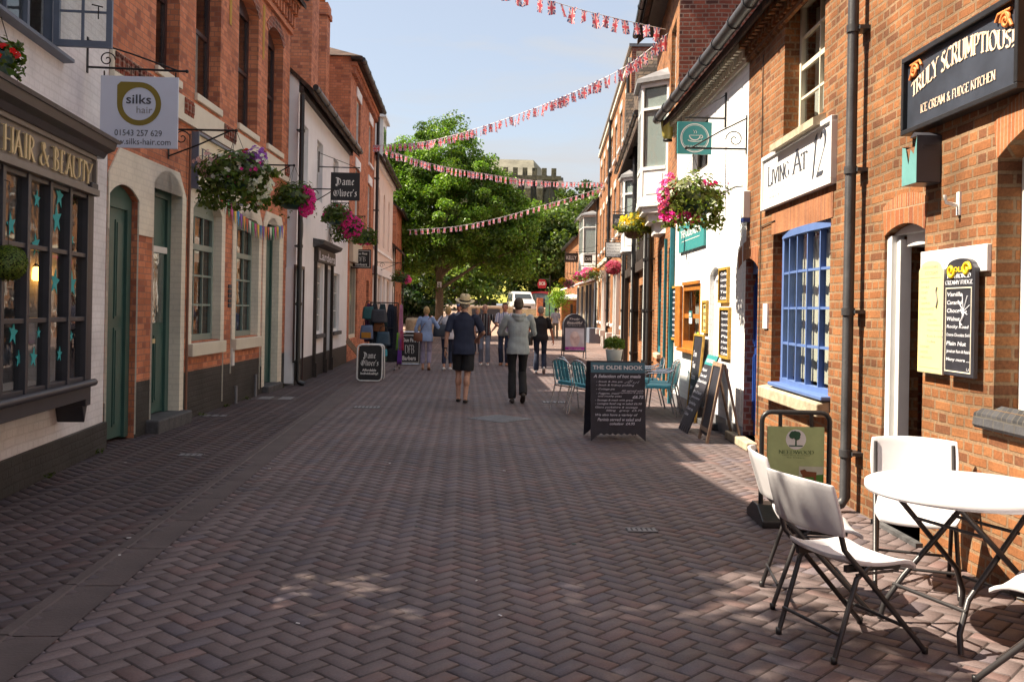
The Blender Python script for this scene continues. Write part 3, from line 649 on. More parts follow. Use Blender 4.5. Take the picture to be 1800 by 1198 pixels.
# ------------------------------------------------------------------ ground
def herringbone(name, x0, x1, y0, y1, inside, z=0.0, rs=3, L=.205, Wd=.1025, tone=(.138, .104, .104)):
    """clay pavers laid in 45 degree herringbone, one mesh; every brick a bevelled top over sanded joints"""
    g = np.random.default_rng(rs); c45 = math.sqrt(.5); j = .003; bv = .0045; V = []; F = []; T = []
    span = max(x1 - x0, y1 - y0) * 1.5; N = int(span / Wd) + 4; cx, cy = (x0 + x1) / 2, (y0 + y1) / 2
    cells = []
    for a in range(-N, N):
        for b in range(-N, N):
            k = (a - b) % 4
            if k == 0: cells.append((a, b, 2, 1))
            elif k == 3: cells.append((a, b, 1, 2))   # upright brick
    A = np.array(cells, float); X = (A[:, 0] + A[:, 2] / 2) * Wd; Y = (A[:, 1] + A[:, 3] / 2) * Wd
    wx = (X - Y) * c45 + cx; wy = (X + Y) * c45 + cy
    ok = (wx > x0) & (wx < x1) & (wy > y0) & (wy < y1); A = A[ok]; wx = wx[ok]; wy = wy[ok]
    ok = inside(wx, wy); A = A[ok]; wx = wx[ok]; wy = wy[ok]; n = len(A)
    hl = A[:, 2] * Wd / 2 - j; hw = A[:, 3] * Wd / 2 - j; tx = g.normal(size=n) * .003; ty = g.normal(size=n) * .003; tz = g.normal(size=n) * .0007
    V = np.empty((n, 8, 3))
    for i, (sx, sy) in enumerate(((-1, -1), (1, -1), (1, 1), (-1, 1))):
        for q, ins, dz in ((0, bv, 0), (4, 0, -.007)):
            ux = sx * (hl - ins); uy = sy * (hw - ins)
            V[:, i + q, 0] = wx + (ux - uy) * c45; V[:, i + q, 1] = wy + (ux + uy) * c45; V[:, i + q, 2] = z + dz + tz + ux * tx + uy * ty
    base = (np.arange(n) * 8)[:, None]
    quads = np.array([[0, 1, 2, 3], [4, 5, 1, 0], [5, 6, 2, 1], [6, 7, 3, 2], [7, 4, 0, 3]])
    Q = (base[:, :, None] + quads[None]).reshape(-1)
    me = bpy.data.meshes.new(name); me.vertices.add(n * 8); me.loops.add(n * 20); me.polygons.add(n * 5)
    me.vertices.foreach_set('co', V.ravel()); me.loops.foreach_set('vertex_index', Q.astype(np.int32)); me.polygons.foreach_set('loop_start', np.arange(0, n * 20, 4, dtype=np.int32)); me.update(calc_edges=True)
    t = np.array(tone)[None] * (1 + .07 * g.normal(size=(n, 1)).clip(-2, 2)); hue = g.random(n); t[hue > .85] *= (1.12, .97, .93); t[hue < .14] *= (.84, .90, 1.02)
    t *= (1 + np.clip((wy - 24) / 12, 0, 1)[:, None] * np.array([.42, .36, .24])); T = np.ones((n, 5, 4)); T[:, :, :3] = t[:, None, :]; T[:, 1:, :3] *= .6  # far pavers coloured lighter and warmer to imitate stronger sunlight
    a_ = me.attributes.new('tint', 'FLOAT_COLOR', 'FACE'); a_.data.foreach_set('color', T.ravel())
    me.materials.append(M['paver']); o = bpy.data.objects.new(name, me); COL.objects.link(o); o['kind'] = 'structure'; return o
def pavermat():
    m, t, p = newmat('clay_paver'); N = t.nodes.new; K = t.links.new
    a = N('ShaderNodeAttribute'); a.attribute_name = 'tint'; c = N('ShaderNodeTexCoord')
    n = N('ShaderNodeTexNoise'); n.inputs['Scale'].default_value = .55; n.inputs['Detail'].default_value = 8; n.inputs['Roughness'].default_value = .62; K(c.outputs['Object'], n.inputs['Vector'])
    n2 = N('ShaderNodeTexNoise'); n2.inputs['Scale'].default_value = 90; n2.inputs['Detail'].default_value = 3; K(c.outputs['Object'], n2.inputs['Vector'])
    n3 = N('ShaderNodeTexVoronoi'); n3.inputs['Scale'].default_value = 3.1; K(c.outputs['Object'], n3.inputs['Vector'])
    mr = N('ShaderNodeMapRange'); K(n.outputs['Fac'], mr.inputs[0]); mr.inputs[1].default_value = .3; mr.inputs[2].default_value = .7; mr.inputs[3].default_value = .66; mr.inputs[4].default_value = 1.25
    mr2 = N('ShaderNodeMapRange'); K(n2.outputs['Fac'], mr2.inputs[0]); mr2.inputs[1].default_value = .3; mr2.inputs[2].default_value = .7; mr2.inputs[3].default_value = .8; mr2.inputs[4].default_value = 1.18
    # dropped gum: small pale spots
    gm = N('ShaderNodeMapRange'); K(n3.outputs['Distance'], gm.inputs[0]); gm.inputs[1].default_value = .035; gm.inputs[2].default_value = .05; gm.inputs[3].default_value = 1.35; gm.inputs[4].default_value = 1.0
    mu = N('ShaderNodeMath'); mu.operation = 'MULTIPLY'; K(mr.outputs[0], mu.inputs[0]); K(mr2.outputs[0], mu.inputs[1])
    mu2 = N('ShaderNodeMath'); mu2.operation = 'MULTIPLY'; K(mu.outputs[0], mu2.inputs[0]); K(gm.outputs[0], mu2.inputs[1])
    v = N('ShaderNodeVectorMath'); v.operation = 'SCALE'; K(a.outputs['Color'], v.inputs[0]); K(mu2.outputs[0], v.inputs['Scale']); K(v.outputs[0], p.inputs['Base Color'])
    p.inputs['Roughness'].default_value = .62; p.inputs['Specular IOR Level'].default_value = .45
    b = N('ShaderNodeBump'); b.inputs['Strength'].default_value = .25; b.inputs['Distance'].default_value = .004; K(n2.outputs['Fac'], b.inputs['Height']); K(b.outputs[0], p.inputs['Normal'])
    return m
M['paver'] = pavermat()
M['joint'] = mat('sanded_joint', (.042, .033, .032), .95, var=.4, vscale=3)
M['channel'] = mat('concrete_drain_channel', (.085, .064, .062), .7, var=.3, vscale=2.5, bump=.3, bscale=60)
M['farpave'] = mat('distant_paving', (.30, .20, .15), .85, var=.2, vscale=1.5, bump=.2)
M['grass'] = mat('dry_grass', (.30, .29, .045), .95, var=.35, vscale=1.5, bump=.6, bscale=8)
M['asphalt'] = mat('worn_asphalt', (.16, .14, .13), .9, var=.2, vscale=2)
CHX = lambda y: -2.06 - (y - 5.0) * .0145       # drain channel line
g_ = MB(); g_.quad((-60, -12, -.0075), (60, -12, -.0075), (60, 58, -.0075), (-60, 58, -.0075)); o = g_.build('ground', 'joint'); tag(o, kind='structure')
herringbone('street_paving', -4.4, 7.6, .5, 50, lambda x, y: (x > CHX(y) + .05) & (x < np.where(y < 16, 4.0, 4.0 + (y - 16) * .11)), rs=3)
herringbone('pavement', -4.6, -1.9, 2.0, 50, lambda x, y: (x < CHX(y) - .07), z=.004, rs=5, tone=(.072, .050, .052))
ch = MB(); n = 60
for i in range(n):
    ya, yb = .5 + 49 * i / n, .5 + 49 * (i + 1) / n - .012
    for (w0, h0), (w1, h1) in zip(((-.16, .010), (-.10, .010), (-.09, .003), (.11, .0035)), ((-.10, .010), (-.09, .003), (.11, .0035), (.15, .005))):
        ch.quad((CHX(ya) + w0, ya, h0), (CHX(ya) + w1, ya, h1), (CHX(yb) + w1, yb, h1), (CHX(yb) + w0, yb, h0))
tag(ch.build('drain_channel', 'channel'), kind='structure')
# the square beyond the street, rising to a road and a dry grass bank
te = MB(); prof = [(50, 0.0), (58, 0.05), (70, .75), (84, 1.5), (93, 1.9)]
for (ya, za), (yb, zb) in zip(prof, prof[1:]): te.quad((-70, ya, za), (70, ya, za), (70, yb, zb), (-70, yb, zb))
tag(te.build('square', 'farpave'), kind='structure')
te = MB(); te.quad((-90, 93, 1.9), (90, 93, 1.9), (90, 101, 2.0), (-90, 101, 2.0)); tag(te.build('road', 'asphalt'), kind='structure')
te = MB(); prof = [(101.6, 2.2), (108, 3.2), (120, 4.4), (150, 6.5), (400, 8.0)]
for (ya, za), (yb, zb) in zip(prof, prof[1:]): te.quad((-300, ya, za), (300, ya, za), (300, yb, zb), (-300, yb, zb))
tag(te.build('grass_bank', 'grass'), kind='structure')
te = MB(); te.quad((-400, -200, -.1), (400, -200, -.1), (400, -12, -.1), (-400, -12, -.1)); tag(te.build('terrain', 'asphalt'), kind='structure')

def P_(b, *a, **k): return b.box(*a, **k)
# ------------------------------------------------------------------ LEFT 1: hair shop, white painted brick
HS = Bld('white_shop', (-3.66, 6.5), (-3.925, 10.40), 'L', 'white painted brick salon with a dark bay shopfront at the left edge')
b = HS; H = 7.6
u_r = b.U(161, 500, .3)[0]; sf0 = .3
zc0 = b.U(190, 285, .3)[1]      # cornice top
wz0, wz1 = .86, 2.62
ul = .12
# upper casement opening
uw0, uw1, zw0 = b.U(-260, 60)[0], b.U(100, 60)[0], b.U(100, 92)[1]
f = facade(b, 0, b.len, 0, H, [(ul, u_r - .05, wz0, wz1, 0, .3), (max(.12, uw0), uw1, zw0, zw0 + 1.35, 0, .14)]); f.box(0, b.len, 0, .045, -.02, .30, 1)
b.put('wall', f, ['white_brick', 'black_brick'], recalc=False)
body(b, H, mats=('white_brick',), roof='tile')
# shopfront
s = b.mb(); P = sf0
s.box(ul - .1, u_r + .02, 0, P, wz0 - .17, wz0); s.tube([(ul - .1, P + .02, wz0 - .02), (u_r + .06, P + .02, wz0 - .02)], .035, 10)
b.put('shop_sill', s, 'charcoal', bevel=.006)
s = b.mb(); s.box(u_r - .04, u_r + .10, 0, P - .02, .62, 2.66); s.prism([(u_r - .04, .62), (u_r + .10, .62), (u_r + .03, .46)], 0, P - .05); s.box(u_r - .06, u_r + .12, 0, P + .01, 2.60, 2.72)
b.put('pilaster', s, 'charcoal', bevel=.008)
s = b.mb(); s.box(ul - .1, u_r + .12, 0, P - .03, 2.62, 3.0)
b.put('fascia', s, 'taupe')
s = b.mb(); s.prism_x([(0, 2.98), (P + .02, 2.98), (P + .05, 3.03), (P + .12, 3.06), (P + .14, 3.13), (0, 3.2)], ul - .2, u_r + .24); b.put('cornice', s, 'charcoal')
s = b.mb(); s.prism_x([(0, 3.2), (P + .16, 3.125), (P + .18, 3.15), (0, 3.36)], ul - .2, u_r + .26); b.put('lead_flashing', s, 'lead')
s = b.mb(); s.box(ul - .1, u_r + .1, P - .03, P + .03, 2.60, 2.66); s.box(ul - .1, u_r + .1, P - .03, P + .0, 2.94, 2.98); s.box(u_r + .06, u_r + .1, P - .03, P + .005, 2.66, 2.94); b.put('fascia_moulding', s, 'taupe', bevel=.004)
w = b.mb(); n = 5; pitch = (u_r - .04 - ul) / n
for k in range(n + 1):
    x = ul + pitch * k; w.box(x - .028, x + .028, P - .11, P - .02, wz0, 2.60)
for z in (wz0, 1.42, 2.01, 2.56): w.box(ul, u_r - .04, P - .10, P - .035, z, z + .04)
o = b.put('shop_window', w, 'charcoal', bevel=.004); g = b.mb(); g.quad((ul, P - .07, wz0), (u_r - .04, P - .07, wz0), (u_r - .04, P - .07, 2.6), (ul, P - .07, 2.6)); g.build('pane', 'glass2', o)
s = b.mb(); s.quad((u_r - .04, P - .02, wz0), (u_r - .04, -.3, wz0), (u_r - .04, -.3, 2.6), (u_r - .04, P - .02, 2.6)); b.put('window_return', s, 'charcoal', recalc=False)
# teal paper stars stuck inside the glass
def star_(mb, u, z, r, tilt, d, st=.55):
    pts = []
    for k in range(10):
        a = math.pi / 2 + k * math.pi / 5 + tilt; q = r if k % 2 == 0 else r * .42; pts.append((u + q * math.cos(a) * st, d, z + q * math.sin(a)))
    mb.add(pts + [(p[0], p[1] - .004, p[2]) for p in pts], [tuple(range(10)), tuple(range(10, 20))[::-1]] + [(i, (i + 1) % 10, 10 + (i + 1) % 10, 10 + i) for i in range(10)])
for x, y, r in ((122, 500, .13), (92, 495, .12), (58, 430, .10), (95, 385, .13), (100, 345, .11), (20, 460, .1), (18, 585, .10), (54, 628, .09), (63, 585, .05), (100, 622, .07), (121, 590, .05), (28, 630, .07), (14, 395, .1), (60, 350, .08), (122, 420, .06)):
    u, z = b.U(x, y, P - .085); s = b.mb(); star_(s, 0, 0, r, .2 * math.sin(x), 0, .9)
    t = s.build('paper_star', mat('teal_paper', (.03, .36, .38), .7), None); t.location = b.W(u, P - .062, z); t.rotation_euler.z = b.ang
    tag(t, 'teal paper star stuck on the salon window glass', 'star', 'teal paper stars in the salon window')
# warm lamp inside
M['lampglow'] = mat('warm_lamp_glow', (1, .5, .1), .5); p_ = M['lampglow'].node_tree.nodes['Principled BSDF']; p_.inputs['Emission Color'].default_value = (1, .45, .08, 1); p_.inputs['Emission Strength'].default_value = 5
u, z = b.U(63, 480, -.15); t = thing('hanging_lamp', 'small glowing amber lamp inside the salon window', 'lamp', b.W(u, -.15, z), b.ang)
s = MB(); s.lathe([(.02, -.07), (.035, -.05), (.03, .04), (.01, .07)], 10); s.build('bulb', 'lampglow', t); s = MB(); s.tube([(0, 0, .07), (0, 0, .8)], .004, 5); s.lathe([(.03, .06), (.012, .09)], 8); s.build('cord', 'wire', t)
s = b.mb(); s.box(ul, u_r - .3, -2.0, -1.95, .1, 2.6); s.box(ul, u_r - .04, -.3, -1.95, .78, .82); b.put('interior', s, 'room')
# lettering on the fascia
s = b.mb(); u0 = b.U(6, 285, P)[0]; u1 = b.U(163, 320, P)[0]; fm = b.fmap(u0, 2.70, P - .03)
pen_text(s, fm, 0, 0, 'HAIR & BEAUTY', u1 - u0, .19, nib=.15, serif=.85, lift=.02)
t = b.put('lettering', s, 'gold', recalc=False); sd = t.modifiers.new('thick', 'SOLIDIFY'); sd.thickness = .012; sd.offset = -1
# upper window: closed left light, open casement
uu0 = max(.12, uw0)
window(b, uu0, uw1 - .5, zw0, zw0 + 1.35, rec=.05, nx=4, nz=4, fm='bluegrey', fw=.05, bar=.02)
window_u = b.mb(); window_u.box(uw1 - .06, uw1, -.1, -.02, zw0, zw0 + 1.35); window_u.box(uw1 - .5, uw1 - .06, -.1, -.02, zw0, zw0 + .05); b.put('window_jamb', window_u, 'bluegrey')
s = b.mb(); s.prism_x([(0, zw0 - .06), (.10, zw0 - .05), (.10, zw0 - .02), (-.05, zw0 + .01)], uu0 - .1, b.U(112, 100)[0]); b.put('sill', s, 'bluegrey')
cw = .52; uh = b.U(93, 60)[0]; cs = b.mb(); z0, z1 = zw0 + .03, zw0 + 1.33
cs.box(uh - .02, uh + .02, .01, .06, z0, z1); cs.box(uh - .02, uh + .02, cw - .05, cw, z0, z1); cs.box(uh - .02, uh + .02, .06, cw - .05, z0, z0 + .06); cs.box(uh - .02, uh + .02, .06, cw - .05, z1 - .05, z1); cs.box(uh - .01, uh + .01, cw / 2 - .012, cw / 2 + .012, z0 + .06, z1 - .05)
for k in (1, 2, 3): cs.box(uh - .008, uh + .008, .06, cw - .05, z0 + (z1 - z0) * k / 4 - .01, z0 + (z1 - z0) * k / 4 + .01)
o = b.put('open_casement', cs, 'bluegrey'); g = b.mb(); g.quad((uh, .06, z0 + .06), (uh, cw - .05, z0 + .06), (uh, cw - .05, z1 - .05), (uh, .06, z1 - .05)); g.build('pane', 'glass', o)
s = b.mb(); s.tube([(uh - .05, cw - .11, z0 + .25), (uh - .05, cw - .11, z0 + .37)], .006, 6); s.tube([(uh - .02, cw - .08, z0 + .37), (uh - .05, cw - .17, z0 + .38)], .006, 6); s.build('handle', 'iron', o)
# hanging sign and its bracket
us, zs_ = b.U(153, 98)
t = bracket(b, 'sign_bracket', 'scrolled iron bracket holding the pale salon sign', us, b.U(153, 118)[1], .98, .3, brace='up', group=None)
sg = at(178, 133, b.W(us, 0).y); se = at(312, 262, b.W(us, 0).y)
t = thing('hanging_sign', 'pale square hanging sign with an olive ring logo, phone number and web address', 'sign', (sg.x, sg.y, se.z), 0)
w_, h_ = se.x - sg.x, sg.z - se.z; s = MB(); s.box(0, w_, -.012, .012, 0, h_); s.build('board', 'signwhite', t)
FM = lambda x, y, l: (x, -.012 - l, y)
s = MB(); cx, cz, ro, ri = w_ * .50, h_ * .615, w_ * .285, w_ * .215
outp = [(cx + ro * math.cos(a), cz + ro * math.sin(a)) for a in [R_(90 - 10 * k) for k in range(0, 28)]] + [(cx - ro, cz + ro)] * 1
N_ = 36; O = []; I = []
for k in range(N_ + 1):
    a = R_(90 - 360 * k / N_); x, z = cx + ro * math.cos(a), cz + ro * math.sin(a)
    if 27 * 10 < 360 * k / N_ < 360: x, z = (cx - ro, cz + ro * math.tan(R_(min(45, 360 * k / N_ - 270)))) if 360 * k / N_ <= 315 else (cx - ro * math.tan(R_(360 - 360 * k / N_)), cz + ro)
    O.append((x, z)); I.append((cx + ri * math.cos(a), cz + ri * math.sin(a)))
for k in range(N_): s.add([FM(*O[k], .003), FM(*O[k + 1], .003), FM(*I[k + 1], .003), FM(*I[k], .003)], [(0, 1, 2, 3)])
s.build('logo', 'olive', t, recalc=False)
s = MB(); put_text(s, FM, cx - ri * .78, cz - .0, 'silks', ri * 1.5, h_ * .13, bold=.012); put_text(s, FM, cx - ri * .15, cz - h_ * .13, 'hair', ri * .95, h_ * .095, m=1)
put_text(s, FM, w_ * .19, h_ * .165, '01543 257 629', w_ * .61, h_ * .085); put_text(s, FM, w_ * .085, h_ * .045, 'www.silks-hair.com', w_ * .83, h_ * .085)
s.build('lettering', ['ink', 'inkgrey'], t, recalc=False)
s = MB()
for x in (.03, w_ - .03): s.tube([(x, 0, h_), (x, 0, h_ + .05)], .008, 6)
s.build('hook', 'iron', t)
# topiary ball
pb = at(14, 462, 7.1); t = thing('topiary_ball', 'round clipped green topiary ball hanging in front of the salon window', 'plant', pb)
g = np.random.default_rng(2); d = g.normal(size=(2600, 3)); d /= np.linalg.norm(d, axis=1, keepdims=True)
leaves('foliage', d * (.115 + .022 * g.random((2600, 1))), .009 * np.ones(2600), tints(2600, (.12, .22, .03), .3, 2, .5), 'leaf', t, out=d * 1.5, rs=2)
s = MB(); s.ball((0, 0, 0), .112, 16, 12); s.build('core', mat('dark_green_core', (.02, .04, .008), .9), t); s = MB(); s.tube([(0, 0, .11), (0, 0, .6), (-.5, 0, .75)], .004, 5); s.build('chain', 'wire', t)
pb = at(-12, 100, 7.6); basket('hanging_basket', 'red geraniums spilling from a basket at the far left edge', pb, .2, 'hanging flower baskets', [((.75, .01, .01), 34, (.35, -.3, .1), (.75, .6, .55))], nleaf=260, bowlr=.15, rs=21, chain=.5, fs=.028)

# ------------------------------------------------------------------ LEFT 2: red brick building with cream arches
SB = Bld('brick_building', (-3.925, 10.41), (-3.60, 18.9), 'L', 'red brick building with cream painted arches, green doors and a long cream string course')
b = SB; H = 7.75
def opx(b, xl, xr, ym, yt, yb, rise=0, rec=.15, zb=None, xm=None):
    u0, u1 = b.U(xl, ym)[0], b.U(xr, ym)[0]; xm = xm or (xl + xr) / 2
    return (u0, u1, b.U(xm, yb)[1] if zb is None else zb, b.U(xm, yt)[1], rise, rec)
D1 = (.03, b.U(238, 600)[0], .0, 2.93, .14, .10)
D2 = opx(b, 266, 316, 500, 303, 735, .2, .16, zb=.16, xm=300)
W1 = opx(b, 336, 387, 480, 341, 598, .26, .13)
W2 = opx(b, 413, 453, 480, 371, 588, .26, .13); W2 = (*W2[:2], W1[2], W1[3], *W2[4:])
D3 = opx(b, 465, 488, 520, 378, 672, .22, .14, zb=.12); D3 = (*D3[:3], W1[3] + .04, *D3[4:])
ups = []
for xl, xr, ym in ((274, 316, 60), (344, 388, 80), (419, 454, 110), (470, 497, 150)):
    u0, u1 = b.U(xl, ym)[0], b.U(xr, ym)[0]; ups.append((u0, u1, 4.52, 6.75, .2, .2))
f = facade(b, 0, b.len, 0, H, [D1, D2, W1, W2, D3] + ups, bands=((0, .66, 1), (.66, 99, 0)))
b.put('wall', f, ['brick_red', 'black_brick'], recalc=False)
rf_ = body(b, H, mats=('brick_red',), roof='tile', over=.3)
chimney(b, 3.6, -.6, 2.2, .9, 7.6, 10.5, parent=rf_)
chimney(b, 1.5, -.6, 1.4, .8, 7.6, 10.1, parent=rf_)
# cream zones
s = b.mb(); z0 = 2.42
pts = [(0.0, z0)]; uA, uB = D1[1] + .0, D2[0] - .0
# panel between and above the two doors
def cream_panel(u0, u1, ops, ztop, corner, t=.018, z0=0.1):
    """painted field round arched openings with clipped top corner"""
    g = b.mb(); us = sorted({u0, u1, *[o[0] for o in ops], *[o[1] for o in ops]})
    for ua, ub in zip(us, us[1:]):
        hit = [o for o in ops if o[0] - 1e-4 <= ua and ub <= o[1] + 1e-4]
        if not hit: 
            zz = z0 if isinstance(z0, (int, float)) else z0((ua + ub) / 2); g.quad((ua, t, zz), (ub, t, zz), (ub, t, ztop), (ua, t, ztop)); continue
        o = hit[0]; A = arc_top(o[0], o[1], o[3], o[4], 12)
        for (xa, ya), (xb, yb) in zip(A, A[1:]): g.quad((xa, t, ya), (xb, t, yb), (xb, t, ztop), (xa, t, ztop)); g.quad((xa, t, ya), (xb, t, yb), (xb, 0, yb), (xa, 0, ya))
        for x in (o[0], o[1]): g.quad((x, 0, max(o[2], .05)), (x, t, max(o[2], .05)), (x, t, o[3] - o[4]), (x, 0, o[3] - o[4]))
    g.prism([(u0, ztop), (u1, ztop), (u1 - corner, ztop + corner * 1.1), (u0 + corner, ztop + corner * 1.1)], 0, t)
    g.quad((u0, 0, .5), (u0, t, .5), (u0, t, ztop), (u0, 0, ztop)); g.quad((u1, 0, .1), (u1, t, .1), (u1, t, ztop), (u1, 0, ztop))
    return b.put('surround', g, 'cream_brick', recalc=False)
uD2r = b.U(323, 500)[0]
cream_panel(0.005, uD2r, [D1, D2], 3.02, .28, z0=lambda u: .12 if u > D2[1] else 2.40)
for o_, x0, x1 in ((W1, 328, 393), (W2, 407, 458)):
    ua, ub = b.U(x0, 480)[0], b.U(x1, 480)[0]; cream_panel(ua, ub, [o_], 3.05, .22, z0=o_[2] - .02)
ua, ub = b.U(460, 520)[0], b.U(495, 520)[0]; cream_panel(ua, min(ub, b.len - .02), [D3], 3.08, .2, z0=.12)
# cream reveals of the ground floor openings (liners)
for o_ in (D2, W1, W2, D3):
    g = b.mb(); A = [(o_[1], o_[2])] + [(x, z) for x, z in arc_top(o_[0], o_[1], o_[3], o_[4], 12)][::-1] + [(o_[0], o_[2])]
    for (xa, ya), (xb, yb) in zip(A, A[1:]):
        k = .003; ca = (o_[0] + o_[1]) / 2; xa2 = xa - k if xa > ca else xa + k; xb2 = xb - k if xb > ca else xb + k
        g.quad((xa2, .018, ya - k), (xb2, .018, yb - k), (xb2, -o_[5], yb - k), (xa2, -o_[5], ya - k))
    b.put('reveal', g, 'cream_brick', recalc=False)
door(b, D1[0], D1[1], .03, D1[3], rec=.10, m='green', fw=.12, rise=D1[4], panels=((.05, .48), (.52, .95)), knob=None, lab='plain sage green door beside the white shop')
door(b, D2[0], D2[1], .16, D2[3], rec=.16, m='green', fw=.13, rise=D2[4], panels=((.05, .36),), glazed=(.42, .74), lab='glazed green door between brick pier and cream reveal')
s = b.mb(); s.box(D2[0]+.13, D2[1]-.13, -.20, -.13, 2.25, 2.33); b.put('transom', s, 'white')
door(b, D3[0], D3[1], .12, D3[3], rec=.14, m='green', rise=D3[4], knob='gold')
for o_ in (W1, W2):
    window(b, o_[0], o_[1], o_[2], o_[3], rec=.11, nx=3, nz=4, fm='green_grey', rise=o_[4], fw=.07, bar=.03, transom=.74, blind=False, gm='glass2')
    g = b.mb(); g.box(o_[0] - .14, o_[1] + .1, -.02, .09, o_[2] - .2, o_[2] - .02); b.put('sill', g, 'cream', bevel=.012)
    g = b.mb(); g.box((o_[0] + o_[1]) / 2 + .1, (o_[0] + o_[1]) / 2 + .42, -.25, -.245, o_[2] + 1.15, o_[2] + 1.52); b.put('notice', g, 'paper')
for i, o_ in enumerate(ups):
    window(b, o_[0], o_[1], o_[2], o_[3], rec=.17, nx=1, nz=2, fm='maroon', rise=o_[4], fw=.07, bar=.06, blind=True, blind_f=(0, .55) if i % 2 else (0, 1))
    g = b.mb(); A = arc_top(o_[0] - .14, o_[1] + .14, o_[3] + .2, o_[4] + .1, 10); I = arc_top(o_[0], o_[1], o_[3], o_[4], 10)
    g.ring(A, I, 0, .012); b.put('brick_arch', g, 'brick_dark')
    g = b.mb(); g.box(o_[0] - .02, o_[1] + .02, 0, .05, o_[2] - .10, o_[2]); b.put('sill', g, 'cream', bevel=.008)
# string course: cream band with patterned terracotta panels between
s = b.mb(); s.box(0, b.len, 0, .055, 4.02, 4.12); s.box(0, b.len, 0, .035, 4.12, 4.36); b.put('string_course', s, 'cream')
s = b.mb(); edges = [0.05] + [v for o_ in ups for v in (o_[0] - .12, o_[1] + .12)] + [b.len - .05]
for k in range(0, len(edges), 2):
    a, c = edges[k], edges[k + 1]; x = a
    while x + .12 < c: s.box(x + .012, x + .11, .036, .05, 4.13, 4.35); s.box(x + .03, x + .09, .05, .065, 4.17, 4.31); x += .125
b.put('terracotta_frieze', s, 'brick_dark')
s = b.mb(); x = .05
while x < b.len: s.box(x, x + .11, 0, .10, 7.1, 7.32); s.box(x + .02, x + .09, 0, .17, 7.32, 7.5); x += .225
s.box(0, b.len, 0, .06, 6.98, 7.08); s.box(0, b.len, 0, .2, 7.5, 7.6); b.put('corbel_table', s, 'brick_red')
gutter(b, 7.72, d=.32, r=.07, m='pipe')
# yellow painted bits between the upper arches
s = b.mb()
for i in range(3):
    xa, xb = ups[i][1] + .14, ups[i + 1][0] - .14; c = (xa + xb) / 2
    s.prism([(c - .05, 5.95), (c + .05, 5.95), (c + .07, 6.9), (c - .07, 6.9)], 0, .008)
b.put('ochre_paint', s, mat('ochre_paint', (.45, .27, .04), .8))
g = b.mb(); g.box(D2[0] - .1, D2[1] + .12, -.3, .16, -.02, .166); b.put('doorstep', g, 'slate', bevel=.02)
g = b.mb(); g.box(D3[0] - .05, D3[1] + .05, -.25, .12, -.02, .126); b.put('doorstep', g, 'slate', bevel=.02)
for x, y0, y1 in ((409, 678, 708), (444, 658, 692)):
    u, z = b.U(x, y1); g = b.mb(); g.tube([(u, .05, .0), (u, .05, b.U(x, y0)[1])], .025, 8); b.put('pipe', g, 'lead')
u, z = b.U(407, 645); g = b.mb(); g.box(u - .06, u + .06, 0, .03, .62, .9); b.put('meter_box', g, 'white')
g = b.mb(); u = b.U(403, 505)[0]
for k in range(5): g.box(u - .07, u + .07, 0, .02, 1.55 + k * .075, 1.61 + k * .075)
b.put('name_plate', g, 'slate')
g = b.mb(); u = b.U(325, 500)[0]; g.tube([(u, .04, .15), (u, .04, 3.9)], .018, 8); b.put('downpipe', g, mat('rust_pipe', (.18, .08, .05), .6))
# sign board on the wall, cream face with dark frame
u0, z1 = b.U(346, 222, .06); u1 = b.U(425, 300, .06)[0]; t = b.wt('wall_sign', 'cream sign board with dark frame behind the big flower basket', 'sign', u0, 0, 3.22)
g = b.mb(); W_ = u1 - u0; g.box(0, W_, 0, .05, 0, .72); g.box(-.03, 0, 0, .10, -.03, .75); g.box(W_, W_ + .03, 0, .10, -.03, .75); g.box(0, W_, 0, .10, -.03, 0); g.box(0, W_, 0, .10, .72, .75); g.build('frame', 'bluegrey', t)
g = b.mb(); g.quad((0, .054, 0), (W_, .054, 0), (W_, .054, .72), (0, .054, .72)); g.build('face', 'signcream', t); g = b.mb(); fm_ = lambda x, y, l: (x, .054 + l, y); pen_text(g, fm_, W_ * .1, .36, 'BEAUTY', W_ * .8, .2, nib=.16); put_text(g, fm_, W_ * .2, .14, 'hair salon', W_ * .6, .1); g.build('lettering', 'ink', t, recalc=False)
# coloured pennants strung under the arches
t = b.wt('pennant_string', 'string of small coloured triangular pennants across the cream arches', 'bunting', b.U(378, 320)[0], .08, 3.25)
cols = [(.55, .12, .08), (.75, .75, .7), (.1, .4, .15), (.6, .1, .3), (.75, .5, .05), (.05, .25, .55), (.25, .1, .4), (.7, .35, .1)]
L_ = b.U(495, 350)[0] - b.U(378, 320)[0]; g = b.mb(); pts = [(L_ * k / 20, 0, -.22 * math.sin(math.pi * k / 20) - .1 * k / 20) for k in range(21)]; g.tube(pts, .004, 4); g.build('cord', 'wire', t)
for k in range(24):
    q = (k + .5) / 24; x = L_ * q; z = -.22 * math.sin(math.pi * q) - .1 * q; g = b.mb(); g.add([(x - .07, .004, z), (x + .07, .004, z), (x + .01, .01, z - .24), (x - .07, -.003, z), (x + .07, -.003, z), (x + .01, .005, z - .24)], [(0, 1, 2), (3, 5, 4), (0, 3, 4, 1), (1, 4, 5, 2), (2, 5, 3, 0)]); g.build('pennant', mat('pennant_%d' % (k % 8), cols[k % 8], .8), t)

